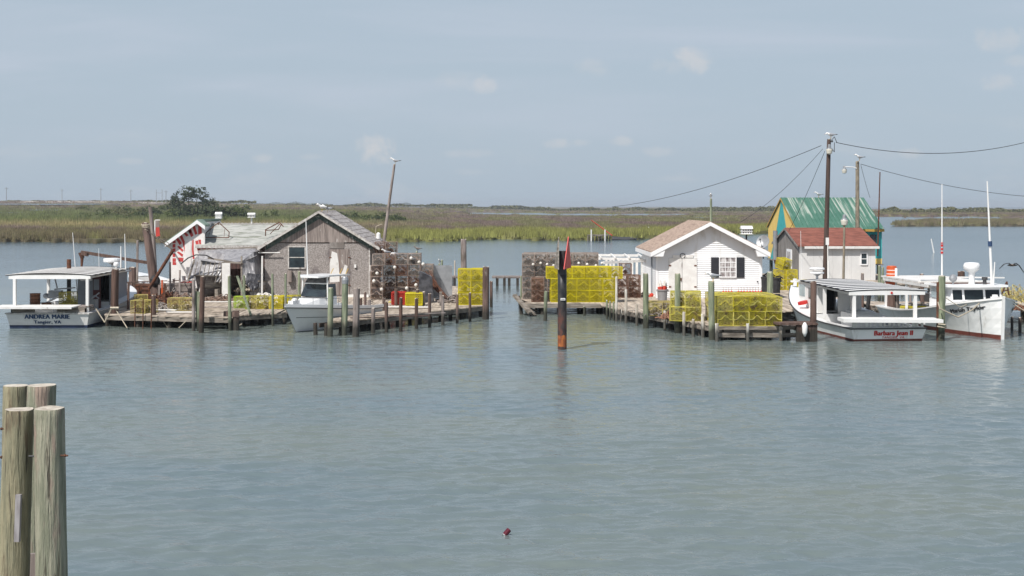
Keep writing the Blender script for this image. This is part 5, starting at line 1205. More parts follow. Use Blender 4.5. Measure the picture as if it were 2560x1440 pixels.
# camera-left flank: boat faces the camera, so that is its own right-hand (x>0) side
def flank(side, t0, below):
    def f(x, y, o):
        tt = t0+(x if side > 0 else x)/hm.L; return hm.side_pt(side, tt, below-y, o+.004)
    return f
letters(t, 'bow_name', 'Mariah Taylor', .22, lambda x, y, o: hm.side_pt(1, .868+x*1.15/hm.L, .38-y, o+.004), m_dark, bold=.012, shear=.15, sx=1.05)
letters(t, 'bow_name', 'Mariah Taylor', .20, lambda x, y, o: hm.side_pt(-1, .84-x/hm.L, .40-y, o+.004), m_dark, bold=.012, shear=.15)
mb = MB(); p0 = hm.pt(1,1,1.02); mb.beam(hm.pt(1,1,-.2), p0, .10, .09, up=(0,1,0)); part('stem_post', mb, m_white, t, local=True)
# wheelhouse
c0, c1, zb, zt_ = 5.6, 7.7, .6, 1.92
def house(mb, y0, y1, hw0, hw1, z0, z1, rakef=.25):
    mb.rings([[(-hw0,y0,z0),(hw0,y0,z0),(hw1,y1,z0),(-hw1,y1,z0)],[(-hw0*.96,y0,z1),(hw0*.96,y0,z1),(hw1*.94,y1-rakef,z1),(-hw1*.94,y1-rakef,z1)]])
mb = MB(); house(mb, c0, c1, 1.28, 1.12, zb, zt_); part('wheelhouse', mb, m_gel, t, local=True)
mb = MB(); mb.prism([(-1.42,c0-.2,zt_),(1.42,c0-.2,zt_),(1.3,c1-.05,zt_+.02),(.0,c1+.12,zt_+.02),(-1.3,c1-.05,zt_+.02)], (0,0,.09)); rf_ = part('wheelhouse_roof', mb, m_gel, t, local=True)
mb = MB(); mb.bx(-1.2,1.2,c0,c1-.5,zt_+.09,zt_+.10); part('roof_patch', mb, m_rust, t, local=True)
def win(xa, xb, za, zb_, side=None):
    mb = MB()
    def fr(x, z, o=.02):
        q = (z-zb)/(zt_-zb); return Vector((x, c1-.25*q+o, z))
    mb.add([fr(xa,za),fr(xb,za),fr(xb,zb_),fr(xa,zb_)], [(0,1,2,3)]); mb.add([fr(xa,za),fr(xb,za),fr(xb,zb_),fr(xa,zb_)], [(3,2,1,0)])
    part('window', mb, m_glass, t, local=True)
win(-.98,-.38,1.42,1.82); win(-.28,.52,1.42,1.82); win(.62,1.02,1.42,1.82)
for side in (-1, 1):
    for ya, yb_ in ((5.8,6.4),(6.55,7.2)):
        mb = MB(); x = side*1.27; mb.add([(x,ya,1.42),(side*1.225,yb_,1.42),(side*1.205,yb_-.05,1.82),(side*1.25,ya,1.82)], [(0,1,2,3)] if side > 0 else [(3,2,1,0)]); part('window', mb, m_lglass if side > 0 else m_glass, t, local=True)
mb = MB(); mb.rings([[(-1.05,c1,.8),(1.05,c1,.8),(1.0,c1,1.28),(-1.0,c1,1.28)],[(-.55,c1+1.5,1.2),(.55,c1+1.5,1.2),(.5,c1+1.4,1.42),(-.5,c1+1.4,1.42)]]); part('trunk_cabin', mb, m_gel, t, local=True)
mb = MB(); mb.bx(-.2,-.05,8.9,9.1,1.4,1.72); mb.bx(-.3,.05,8.96,9.04,1.58,1.64); part('bow_bitt', mb, m_white, t, local=True)
# canopy aft: flat pale roof
mb = MB(); mb.prism([(-1.35,.3,1.98),(-1.35,4.9,1.98),(-.7,5.1,1.99),(.7,5.1,1.99),(1.5,4.9,1.98),(1.5,.3,1.98)], (0,0,.07)); mb.bx(-1.35,1.5,.58,.66,1.86,2.0); mb.beam((1.48,.6,1.9),(1.48,6.0,1.9),.06,.12); mb.beam((-1.33,.6,1.9),(-1.33,6.3,1.9),.06,.12); part('canopy_roof', mb, m_wwhite, t, local=True)
for x, y in ((-1.25,.7),(1.4,.7),(-1.25,3.5),(1.4,3.3)): mb = MB(); mb.beam((x,y,.5),(x,y,1.9),.09,.09,up=(0,1,0)); part('post', mb, m_white, t, local=True)
mb = MB(); mb.lathe([(.12,2.0),(.14,2.05),(.12,2.2),(.13,2.5),(.28,2.62),(.33,2.66),(.34,2.82),(.28,2.92),(.1,2.94)], (-.1,6.8,0), 18); part('radar_dome', mb, m_gel, t, local=True, smooth=True)
mb = MB(); mb.ball((.75,6.9,2.28), .17, (1,1,1), 10); mb.cyl((.75,6.9,2.0),(.75,6.9,2.2),.04,.04,6); part('searchlight', mb, m_metal, t, local=True)
mb = MB(); mb.cyl((-.62,6.9,2.02),(-.62,6.9,2.2),.08,.08,8); mb.cyl((-.62,6.9,2.2),(-.62,6.9,2.32),.12,.12,10); part('deck_light', mb, m_dark, t, local=True)
mb = MB(); mb.beam((-2.2,5.3,2.2),(1.6,5.4,2.26),.05,.06); mb.beam((-1.6,5.3,2.05),(1.6,5.3,2.1),.05,.06); part('outrigger_bar', mb, m_white, t, local=True)
q_ = t.matrix_basis.inverted(); antenna(t, q_ @ A(2480,716,55), q_ @ A(2468,453,55), .045, 'thick leaning white whip with violet band', [(.38,.43,2)]); antenna(t, q_ @ A(2355,712,59.5), q_ @ A(2355,460,59.5), .03, 'tall white whip with red bands', [(.31,.33,1),(.345,.365,1),(.38,.40,1),(.41,.42,1)])
antenna(t, q_ @ A(2483,716,55), q_ @ A(2487,655,55), .03)
# ---- fishing boat with T-top, bow to the lower left
g = G(722, 829); th_ = math.radians(65); d_ = Vector((-math.cos(th_), -math.sin(th_), 0)); L_ = 5.3
stern = Vector((-8.95, DD(829)+.1, 0))-d_*L_*.93
t = thing('fishing_boat', stern, 'small white fishing boat with T-top moored bow-left before the gray shed', 'fishing boat', rz=math.atan2(-d_.x, d_.y)); FB = t
hf = Hull(L_, 2.35, lambda t: .74+.42*max(0, t-.1)**1.3, flare=.16, rake=.8, tw=.95, full=.42, pw=2.3, transom_rake=0, bowf=.6)
hf.build(t, m_gel, m_dark, m_dark, cock=(.04,.45), floor=.3, boot=.02, rail_h=.03, side_w=.22)
mb = MB()
for side in (-1,1):
    for j in range(25):
        a, b = j/25, (j+1)/25; p, q = hf.pt(side,a,1.0), hf.pt(side,b,1.0); mb.beam(p+Vector((side*-.01,0,.06)), q+Vector((side*-.01,0,.06)), .10, .13, cap=False)
part('gunwale', mb, m_gel, t, local=True)
mb = MB()
for side in (-1,1):
    for j in range(24):
        a, b = j/25, (j+1)/25; mb.beam(hf.side_pt(side,a,hf.zs(a)*.42,.005), hf.side_pt(side,b,hf.zs(b)*.42,.005), .012, .02, cap=False)
part('chine_line', mb, m_dark, t, local=True)
letters(t, 'registration', 'VA 2721', .13, lambda x, y, o: hf.side_pt(1, .66-x*-1/hf.L if False else .66+x/hf.L, .24-y, o+.003), m_dark, bold=.004)
letters(t, 'registration', 'AB', .13, lambda x, y, o: hf.side_pt(1, .55+x/hf.L, .24-y, o+.003), m_redl, bold=.006)
mb = MB(); mb.rings([[(-.72,3.2,.8),(.72,3.2,.8),(.62,4.5,.95),(-.62,4.5,.95)],[(-.68,3.2,1.42),(.68,3.2,1.42),(.52,4.3,1.36),(-.52,4.3,1.36)]]); mb.rings([[(-.62,4.5,.95),(.62,4.5,.95),(.22,5.3,1.12),(-.22,5.3,1.12)],[(-.52,4.3,1.36),(.52,4.3,1.36),(.18,5.0,1.22),(-.18,5.0,1.22)]]); part('cuddy', mb, m_gel, t, local=True)
mb = MB(); mb.add([(-.62,4.05,1.42),(.62,4.05,1.42),(.56,3.75,1.95),(-.56,3.75,1.95)], [(0,1,2,3)]); mb.add([(-.62,4.05,1.42),(-.56,3.75,1.95),(-.62,3.2,1.95),(-.66,3.2,1.42)], [(0,1,2,3)]); mb.add([(.62,4.05,1.42),(.56,3.75,1.95),(.62,3.2,1.95),(.66,3.2,1.42)], [(3,2,1,0)]); part('windscreen', mb, m_glass, t, local=True)
mb = MB(); mb.add([(-.58,3.78,1.98),(.58,3.78,1.98),(.56,3.55,2.24),(-.56,3.55,2.24)], [(0,1,2,3),(3,2,1,0)]); part('curtain', mb, m_plast, t, local=True)
mb = MB(); mb.prism([(-.72,2.2,2.26),(.72,2.2,2.26),(.74,3.9,2.28),(.45,4.3,2.24),(-.45,4.3,2.24),(-.74,3.9,2.28)], (0,0,.06)); part('hardtop', mb, m_gel, t, local=True)
for x, y in ((-.62,3.9),(.62,3.9),(-.6,2.5),(.6,2.5)):
    mb = MB(); mb.cyl((x*1.1,y,.8),(x,y-.05,2.26),.032,.032,7); part('top_support', mb, m_white, t, local=True)
mb = MB(); mb.tube([(-.6,3.77,1.97),(.6,3.77,1.97)], .03); part('windscreen_frame', mb, m_white, t, local=True)
mb = MB()
for side in (-1,1):
    pts = [hf.pt(side,a,1)+Vector((-side*.1,0,.40)) for a in np.linspace(.62,.95,8)]
    if side > 0: pts += [hf.pt(1,.98,1)+Vector((0,.05,.40))]
    mb.tube(pts, .014, 5)
    for a in (.64,.74,.84,.93): p = hf.pt(side,a,1)+Vector((-side*.1,0,.05)); mb.tube([p, p+Vector((0,0,.35))], .012, 5)
part('bow_rail', mb, m_metal, t, local=True)
mb = MB(); mb.bx(-.12,.12,5.2,5.7,1.14,1.34); mb.ball((0,5.4,1.36),.12,(1,1.3,.7),8); part('anchor_roller', mb, m_gel, t, local=True)
q_ = t.matrix_basis.inverted(); antenna(t, q_ @ A(771,760,57.4), q_ @ A(765,553,57.4), .028, 'long white whip standing before the shed window')
for x in (-.75,-.3,.35): mb = MB(); mb.cyl((x*.7,2.25,2.3),(x*.7-.05,2.1,2.55),.016,.016,6); part('rod_holder', mb, m_beak, t, local=True)
# ---- background white skiff behind the leaning piling, on the water
g = A(430, 690, 78); t = thing('skiff', (g.x, 76.5, 0), 'white skiff bow behind the leaning piling, partly under the striped shed', 'boat', rz=math.radians(38))
hs = Hull(5.2, 2.0, lambda t: .95+.5*t*t, flare=.15, rake=.4); t.location = (-19.2, 74.2, 0); ORG[t.name] = Vector(t.location); hs.build(t, m_hullg, m_dark, m_white, cock=(.05,.7), floor=.3)
# ---- skiffs stored on the dock
def dock_skiff(loc, rz, L, B, mat, label, z1=.55):
    t = thing('skiff', loc, label, 'boat', rz=rz); h = Hull(L, B, lambda t: z1+.18*t*t, flare=.14, rake=.2, tw=.85, full=.4)
    h.build(t, mat, mat, m_wood, n=14, cock=(.04,.85), floor=.12, side_w=.05, deckm=m_wood)
    for q in (.25,.5): mb = MB(); mb.beam((-B*.4,L*q,z1-.1),(B*.4,L*q,z1-.1),.25,.03); part('thwart', mb, m_wood, t, local=True)
    return t
m_oldhull = M('old_dark_skiff_wood', (.16,.135,.12), (.08,.07,.065), (3,3,6), rough=.9, bump=.4, dirt=(.30,.27,.24), dsc=(4,4,2), dlo=.6, dhi=.75)
a = G(536, 748, .55); t = dock_skiff((a.x+.5, a.y+2.6, 1.0), math.radians(152), 2.9, 1.1, m_oldhull, 'old dark weathered wooden skiff resting on the left dock', .62)
for q in (.6,2.2):
    mb = MB(); mb.bx(-.9,.9,q-.1,q+.1,-.45,-.35); mb.bx(-.8,-.6,q-.1,q+.1,-.45,.05); mb.bx(.6,.8,q-.1,q+.1,-.45,.05)
    part('trestle', mb, m_wood, t, local=True)
a = G(600, 742, .55); dock_skiff((a.x+.4, a.y+1.2, .8), math.radians(200), 2.6, 1.1, m_metal, 'small gray skiff stern beside the plastic-covered frame', .5)
# ------------------------------------------------------------------ crab traps
TW, TH = .63, .57
def face_grid(mb, o, u, v, nu, nv, w, mi=0):
    o, u, v = Vector(o), Vector(u), Vector(v); n = u.cross(v).normalized()
    for i in range(nu+1):
        a = o+u*(i/nu); mb.beam(a, a+v, w, w*.6, mi, up=n, cap=False)
    for j in range(nv+1):
        a = o+v*(j/nv); mb.beam(a, a+u, w, w*.6, mi, up=n, cap=False)
m_weed = M('dried_weed', (.17,.115,.06), (.06,.05,.035), (7,7,7), rough=.95)
m_frl = M('pale_corroded_frame', (.42,.35,.30), (.28,.20,.16), (5,5,5), rough=.9, var=.15)
FRM = {'rust': m_frl, 'gray': m_frl, 'orange': m_old}
def trap_proto(kind, mat, w=.009, cells=13, label='x', frame_w=.018):
    t = thing('crab_trap', (0, 0, 0), label, 'crab trap'); h = TW/2; mb = MB()
    for o, u, v in (((-h,-h,0),(TW,0,0),(0,0,TH)),((-h,h,0),(TW,0,0),(0,0,TH)),((-h,-h,0),(0,TW,0),(0,0,TH)),((h,-h,0),(0,TW,0),(0,0,TH)),((-h,-h,TH),(TW,0,0),(0,TW,0)),((-h,-h,0),(TW,0,0),(0,TW,0))):
        face_grid(mb, o, u, v, cells, cells, w)
    part('cage', mb, mat, t, local=True)
    mb = MB()
    for x in (-h,h):
        for y in (-h,h): mb.beam((x,y,0),(x,y,TH),frame_w,frame_w,up=(0,1,0))
        for z in (0,TH): mb.beam((x,-h,z),(x,h,z),frame_w,frame_w)
    for y in (-h,h):
        for z in (0,TH): mb.beam((-h,y,z),(h,y,z),frame_w,frame_w)
    part('frame', mb, FRM.get(kind, mat), t, local=True)
    mb = MB(); N = 9                                   # inner partition bent up to a peak in the middle
    prof = [(-h,.24),(-.18,.26),(-.06,.38),(0,.42),(.06,.38),(.18,.26),(h,.24)]
    for a, b in zip(prof[:-1], prof[1:]):
        n_ = max(2, int((b[0]-a[0])/.045)); face_grid(mb, (a[0],-h,a[1]), (b[0]-a[0],0,b[1]-a[1]), (0,TW,0), n_, 11, w)
        mb.beam((a[0],-h-.003,a[1]),(b[0],-h-.003,b[1]),.022,.022)
    part('partition', mb, FRM.get(kind, mat), t, local=True)
    if kind != 'lime':                                 # weed and growth caught inside the cage
        mb = MB(); r_ = random.Random(len(kind))
        for k in range({'new':10,'weedy':60,'faded':22,'gray':45,'rust':40,'orange':34}[kind]):
            p = Vector((r_.uniform(-.27,.27), r_.uniform(-.29,.2), r_.uniform(.02,.24) if r_.random() < .75 else r_.uniform(.3,.5))); q = p+Vector((r_.uniform(-.1,.1), r_.uniform(-.08,.08), r_.uniform(-.03,.06)))
            mb.cyl(p, q, r_.uniform(.012,.035), .008, 4)
        tag(part('caught_weed', mb, m_weed, t, local=True), kind='stuff')
    mb = MB(); mb.lathe([(.055,0),(.055,.22)], (0,0,.02), 8); part('bait_well', mb, m_dark, t, local=True)
    mb = MB()
    for s in (-1,1):
        ring = [[(s*.0+ (.10-.05*q)*math.cos(a), s*(h-.20*q), .12+(.075-.035*q)*math.sin(a)) for a in np.linspace(0, 2*PI, 9)[:-1]] for q in (0,.5,1)]
        mb.rings(ring, cap=False)
    part('funnel', mb, m_old if kind != 'new' else m_dark, t, local=True)
    return t
protos = {}
PROTO_T = [('new', m_yel, .0095, 12), ('weedy', m_yelo, .008, 12), ('faded', m_yelf, .007, 9), ('gray', m_oldg, .0075, 11), ('rust', m_old, .0065, 10), ('orange', m_rustt, .0065, 10), ('lime', m_lime, .009, 9)]
def trap(kind, x, y, z, label, group=None, rz=0, tilt=0):
    if kind not in protos:
        k = [q for q in PROTO_T if q[0] == kind][0]; o = trap_proto(kind, k[1], k[2], k[3], label)
        protos[kind] = o
    else: o = copy_tree(protos[kind])
    o.location = (x, y, z); o.rotation_euler = (tilt, random.uniform(-.012,.012), rz+random.uniform(-.06,.06)); o.scale = (random.uniform(.96,1.01), random.uniform(.96,1.0), random.uniform(.97,1.0)); o['label'] = label
    if group: o['group'] = group
    elif 'group' in o: del o['group']
    return o
LAY = {1:['single'],2:['bottom','top'],3:['bottom','middle','top'],4:['bottom','second','third','top']}
ROWN = ['front','second','third','fourth','fifth','sixth','seventh']
def stack(kind, x0, y0, nc, nr, nl, z, desc, where, group, rz=0, skip=None, pitch=.645, dx=0, alt=None, lh=None):
    for l in range(nl):
        for r in range(nr):
            for c in range(nc):
                if skip and skip(c, r, l): continue
                u = c*pitch+dx*l+random.uniform(-.012,.012); v = r*pitch+random.uniform(-.01,.01)
                x = x0+TW/2+u*math.cos(rz)-v*math.sin(rz); y = y0+TW/2+u*math.sin(rz)+v*math.cos(rz)
                k = kind if not alt else alt(c, r, l)
                lab = '%s crab trap, %s layer, %s row, %s, %s' % (desc, LAY[nl][l], ROWN[r], oname(c, nc).replace(' from left', ''), where) if nc > 1 else '%s crab trap, %s layer, %s row, %s' % (desc, LAY[nl][l], ROWN[r], where)
                trap(k, x, y, z+l*(TH+.006), lab, group, rz)
# new yellow stack behind the marker (front row flush with the platform edge)
D = DD(756, .58)
x0 = (1377-1280)/F*D
stack('new', x0, D+.08, 5, 2, 3, .59, 'bright yellow', 'platform stack', 'bright yellow traps behind the channel marker', skip=lambda c,r,l: l == 2)
stack('new', x0-.22, D+.08, 5, 2, 1, .59+2*(TH+.006)+.004, 'clean bright yellow uppermost', 'platform stack', 'bright yellow traps behind the channel marker')
trap('new', x0-.22+5*.645+.2, D+.45, .59+2*(TH+.006)+.01, 'bright yellow crab trap hanging over the right end of the platform stack top', 'bright yellow traps behind the channel marker')
# gray fouled wall of traps behind it
stack('gray', (1306-1280)/F*67.0, 67.0, 6, 2, 4, .59, 'gray fouled', 'tall gray wall', 'gray fouled traps on the platform')
stack('gray', .62, 69.0, 6, 1, 4, .59, 'bare gray', 'rear gray wall', 'gray fouled traps on the platform', skip=lambda c,r,l: l < 3 and c > 1)
stack('orange', (1329-1280)/F*(D+.2), D+.2, 1, 1, 2, .59, 'rust brown', 'left of the yellow platform stack', 'rust brown traps on the platform')
stack('rust', (1328-1280)/F*(D+1), D+.95, 1, 1, 2, .59, 'dark rusty', 'behind the rust brown pair', 'rust brown traps on the platform')
trap('rust', x0-.75+.95, D+1.2, .59+2*.58, 'dark rusty crab trap beside the top yellow platform layer', 'rust brown traps on the platform')
# rusty traps between platform and cottage
stack('orange', (1541-1280)/F*68.5, 68.5, 2, 2, 2, .57, 'orange rusty', 'between platform and cottage', 'orange rusty traps beside the cottage', skip=lambda c,r,l: False)
trap('orange', (1563-1280)/F*69.5, 69.5, .57+2*.58, 'orange rusty crab trap topmost between platform and cottage', 'orange rusty traps beside the cottage')
# right-hand yellow stack of the left dock
D = DD(763, .55); stack('new', (1144-1280)/F*D, D+.05, 2, 2, 3, .56, 'bright yellow', 'finger dock stack', 'bright yellow traps on the finger dock')
# weedy yellow stack on the front corner
D = FR[4][1]+.10
stack('weedy', (1793-1280)/F*D, D, 4, 5, 2, .56, 'weedy yellow', 'cottage corner stack', 'weedy yellow traps on the dock corner')
stack('weedy', 6.58, FR[3][1]+.62, 2, 3, 2, .56, 'weedy yellow', 'stack behind the gull piling', 'weedy yellow traps behind the gull piling', rz=math.radians(-8), skip=lambda c,r,l: l == 1 and c == 0 and r == 0)
stack('faded', 5.95, FR[3][1]+3.3, 2, 2, 1, .56, 'dull yellow', 'low row by the door-side piling', 'dull yellow traps by the door-side piling', rz=math.radians(-8))
# yellow traps behind the cottage corner
stack('new', (1938-1280)/F*75, 75, 3, 1, 2, .56, 'yellow', 'before the silvered gable', 'yellow traps before the silvered gable', skip=lambda c,r,l: l == 1 and c == 2)
trap('new', (1957-1280)/F*75.4, 75.4, .56+2*.58+.05, 'yellow crab trap tilted on top before the silvered gable', 'yellow traps before the silvered gable', .6, .25)
# rusty stack right of the gray shed
D = 68.3
stack('rust', (957-1280)/F*D, D, 4, 2, 4, .56, 'dark rusty', 'rusty stack by the gray shed', 'dark rusty traps right of the gray shed', skip=lambda c,r,l: l == 3 and c == 3, alt=lambda c,r,l: 'orange' if (c+r*2+l) % 3 == 0 else 'rust' if l < 2 else 'gray')
stack('rust', (926-1280)/F*67.6, 67.5, 1, 1, 3, .56, 'dark brown', 'against the gray shed corner', 'dark brown traps at the gray shed corner')
trap('gray', (945-1280)/F*67.5+.02, 67.8, .56+3*.58, 'single upright gray crab trap at the gray shed corner', None)
for i, (px, dz, k) in enumerate(((952,4,'orange'),(975,4,'rust'))): trap(k, (px-1280)/F*69.2, 69.6, .56+dz*.576, ['orange rust crab trap topmost beside the gray shed eave','dark rusty crab trap topmost second from the gray shed eave'][i], 'dark rusty traps right of the gray shed', .2)
# loose faded traps on the left dock
for i, (px, py, k, rz, lab) in enumerate(((348,783,'faded',.1,'faded yellow crab trap at the left dock corner, nearest'),(372,782,'faded',-.1,'faded yellow crab trap at the left dock corner beside the nearest one'),(352,768,'faded',.3,'faded yellow crab trap behind the two at the left dock corner'),
    (441,776,'faded',.05,'faded yellow crab trap in the middle of the left dock, left one'),(470,776,'faded',-.05,'faded yellow crab trap in the middle of the left dock, right one'),(604,772,'lime',0,'lime green crab trap between the two slim green posts'),(628,771,'faded',.05,'faded crab trap right of the lime green one'),
    (650,771,'weedy',-.08,'yellow crab trap second right of the lime green one'),(692,771,'new',.05,'bright yellow crab trap below the gray shed left corner'),(716,770,'new',-.1,'bright yellow crab trap below the gray shed window'),(738,769,'weedy',.1,'yellow crab trap right behind the white boat bow'))):
    g = G(px, py, .55); trap(k, g.x, g.y, .57, lab, 'loose traps on the left dock', rz)
trap('weedy', AMx+.32, DD(820)+1.6, .40, 'yellow crab trap aboard the leftmost workboat under its canopy', None, .1); protos['weedy'] and None
o = trap('weedy', AMx+.32, DD(820)+1.6, .40+.50, 'upper yellow crab trap aboard the leftmost workboat', None, -.05)
for i, (px, py, D) in enumerate(((2272,797,59.5),(2302,797,59.8),(2330,798,59.2))):
    a = A(px, py, D); trap('new', a.x, D, a.z, 'yellow crab trap aboard the bow-on workboat, %s' % oname(i, 3), 'yellow traps aboard the bow-on workboat', .1*i)
# plastic milk-crate style bins on the finger dock
def crate(px, py, w, mat, label):
    g = G(px, py, .55); t = thing('crate', (g.x, g.y, .56), label, 'crate', 'plastic crates on the finger dock'); hw = w/2; mb = MB(); h = .56
    for o, u, v in (((-hw,-.3,0),(w,0,0),(0,0,h)),((-hw,.3,0),(w,0,0),(0,0,h)),((-hw,-.3,0),(0,.6,0),(0,0,h)),((hw,-.3,0),(0,.6,0),(0,0,h))): face_grid(mb, o, u, v, 7, 6, .04)
    part('side', mb, mat, t, local=True); mb = MB(); mb.bx(-hw,hw,-.3,.3,0,.03); mb.beam((-hw-.02,-.32,h),(hw+.02,-.32,h),.05,.06); mb.beam((-hw-.02,.32,h),(hw+.02,.32,h),.05,.06); part('rim', mb, mat, t, local=True)
crate(997, 760, .64, m_redw, 'open red plastic crate before the rusty traps'); crate(1018, 759, .1, m_redw, 'narrow red crate edge') if False else None
crate(1036, 762, .80, m_yel, 'yellow plastic crate right of the red crate')
# ------------------------------------------------------------------ buoys and floats
def float_ball(name, x, y, z, r, mat, label, group, sc=(1,1,1)):
    mb = MB(); mb.ball((x,y,z+r), r, sc, 10); mb.cyl((x,y,z+r),(x+.0,y,z+r*2.35),r*.16,r*.16,6,1); return solo(name, mb, [mat, m_rope], label, 'buoy', group, smooth=True)
BU = [(987,668,67.9),(1058,660,67.6),(1048,655,67.6),(1062,690,67.5),(1040,712,67.5),(943,683,67.3),(935,702,67.3),(954,723,67.3),(1017,720,67.5),(905,757,66.4),(975,756,65.5),(1028,645,68.2)]
for i, (px, py, D) in enumerate(BU):
    a = A(px, py, D); float_ball('float', a.x, D-.02, a.z-.1, .09, m_buoyw if i != 10 else m_yelf, '%s float %s' % ('yellowish' if i == 10 else 'white', ['in the top layer of the rusty stack, left','at the top right of the rusty stack','second near the top right of the rusty stack','at the right side of the rusty stack, third layer','at the right side of the rusty stack, lower','hung on the upright gray trap by the shed corner','low on the shed corner traps','on the bottom shed corner trap','in the middle of the rusty stack','resting on the finger dock by the shed sill','beside the red crate','on top of the rusty stack near the gull'][i]), 'floats around the rusty traps')
for i, px in enumerate((1352,1368,1384,1447,1468,1490,1505,1333,1412)):
    D = 66.85; a = A(px, 657+(i % 3)*3, D); float_ball('float', a.x, D, a.z-.1, .075, m_buoyw, 'white float hung in the gray trap wall, %s' % oname(sorted((1352,1368,1384,1447,1468,1490,1505,1333,1412)).index(px), 9), 'floats in the gray trap wall')
for i, px in enumerate((1808,1815,1822,1829,1846,1853,1860,1868,1875,1882,1889,1896,1903)):
    D = 68.1; a = A(px, 744, D); mb = MB(); mb.lathe([(.03,.0),(.085,.05),(.09,.16),(.05,.22)], (a.x,D,.60), 9, 0); mb.lathe([(.05,.22),(.06,.3),(.02,.36)], (a.x,D,.60), 9, 1)
    mb.tube([(a.x,D,.9),(a.x,D,1.12)], .012, 4, 2); solo('crab_buoy', mb, [m_buoyw, m_buoyr, m_rope], 'white and red crab buoy against the cottage foot, %s' % oname(i, 13), 'buoy', 'crab buoys along the cottage foot', smooth=True)
for i, (px, py) in enumerate(((1624,743),(1632,746),(1629,738),(1637,741))):
    g = A(px, py, 69.3); mb = MB(); mb.ball(g, .12, (1,1,1), 8, i % 2); solo('crab_buoy', mb, [m_buoyr, m_buoyw], 'loose %s buoy at the cottage left corner, %s' % (['red','white','red','white'][i], ['nearer','nearer','farther','farther'][i]), 'buoy', 'buoys at the cottage left corner', smooth=True)
# gray trash can full of buoys
g = G(1656, 757, .55); t = thing('trash_can', g, 'gray round plastic can before the cottage doors', 'trash can'); mb = MB()
mb.lathe([(.20,0),(.215,.02),(.255,.60),(.285,.62),(.285,.66),(.25,.66),(.24,.5)], g, 18, cap=False); mb.lathe([(.2,.0),(.01,.01)], g, 18); part('body', mb, m_bin, t)
mb = MB(); mb.lathe([(.283,.60),(.295,.61),(.295,.65),(.283,.66)], g, 18); 
for s in (-1,1): mb.bx(g.x+s*.27-.03, g.x+s*.27+.05*s+.03, g.y-.08, g.y+.08, g.z+.56, g.z+.6)
part('rim', mb, m_bin, t)
for i in range(7):
    a = i*2*PI/6; rr = .14 if i < 6 else 0; c = Vector((g.x+rr*math.cos(a), g.y+rr*math.sin(a), g.z+.52)); tip = c+Vector((math.cos(a)*.06, math.sin(a)*.03, .50+.05*(i % 3)))
    mb = MB(); mb.cyl(c, c+(tip-c)*.55, .075, .07, 8, 1); mb.cyl(c+(tip-c)*.55, tip, .068, .02, 8, 0)
    solo('crab_buoy', mb, [m_buoyw, m_buoyr], 'red and white buoy in the gray trash can, %s' % ['at its right','back right','back left','at its left','front left','front right','in the middle'][i], 'buoy', 'buoys standing in the gray trash can')
# ------------------------------------------------------------------ gulls
def gull(loc, rz, label, mats=None, s=1.0, group='gulls perched around the harbour', bow=0):
    t = thing('gull', loc, label, 'gull', group, rz=rz); n = 10
    R = [(-.275,.325,.004,.004),(-.235,.33,.014,.013),(-.205,.338,.034,.034),(-.17,.345,.046,.046),(-.13,.325,.043,.046),(-.09,.285,.052,.058),(-.03,.235,.072,.075),(.04,.20,.082,.08),(.11,.195,.070,.065),(.18,.20,.048,.04),(.25,.205,.034,.016),(.33,.20,.030,.006)]
    R = [(x, z-bow*max(0, -x)*1.2, a, b) for x, z, a, b in R]
    mb = MB(); mb.rings([[(x*s, a*s*math.cos(2*PI*i/n), (z+b*math.sin(2*PI*i/n))*s) for i in range(n)] for x, z, a, b in R], 0)
    for f in range(len(mb.f)-2):
        if f < n: mb.m[f] = 1
    for y in (-.03,.03):
        mb.cyl((.05*s,y*s,.15*s), (.04*s,y*s,.0), .008*s, .007*s, 5, 1); mb.bx(-.01*s,.06*s,(y-.02)*s,(y+.02)*s,0,.008*s,1)
    part('body', mb, (mats or [m_gull, m_beak]), t, local=True, smooth=True)
    for sd_ in (-1,1):
        mb = MB(); W_ = [(-.05,.245,.012,.03),(0,.235,.022,.055),(.08,.215,.022,.055),(.17,.21,.018,.04),(.27,.215,.012,.022),(.38,.215,.004,.006)]
        mb.rings([[(x*s, (sd_*(.072-.09*max(0,x-.1))+a*math.cos(2*PI*i/8))*s, (z+b*math.sin(2*PI*i/8))*s) for i in range(8)] for x, z, a, b in W_], 0)
        for f in range(len(mb.f)):
            if f >= 32 and f < 40: mb.m[f] = 1
        part('wing', mb, [m_gullg if not mats else mats[0], m_gulld], t, local=True, smooth=True)
    return t
def gullat(px, py, D, rz, label, **k): a = A(px, py, D); return gull(a, rz, label, **k)
gullat(986, 411, 74, .1, 'gull with gray wings on top of the leaning dock pole')
a = Vector((gxm-.12+.3, gy0+.2, gzr+.0)); gull((gxm+.32,gy0+.4,gzr-.02), .1, 'white gull on the gray shed ridge, tail to the right', s=1.15); gull((gxm+.08,gy0+.1,gzr+.06), .5, 'second gull close behind at the gray shed peak', s=1.1, mats=[m_gull, m_beak])
gullat(1042, 629, DD(712)-0, .15, 'brown gull on a thin green post', mats=[m_gullb, m_gulld])
gullat(988, 648, 68.7, .2, 'gull bending down on top of the rusty traps', bow=.5, s=1.2); gullat(964, 640, 69.0, .4, 'small gull beside the gray shed eave on the traps')
gullat(1099, 660, DD(712), 1.3, 'white gull on the short green post behind the dock', s=.9)
gullat(1028, 648, 68.6, 1.2, 'white gull resting low on the rusty stack, right of the bending one', s=.8)
gullat(1777, 497, 80, 1.4, 'gull facing the camera on the pole behind the cottage', s=.9)
gullat(1780, 703, DD(850), .15, 'gull resting on the green piling before the cottage', s=1.1, bow=.2)
gullat(2075, 347, 75, .05, 'gull on top of the tallest utility pole', s=1.15, bow=.35)
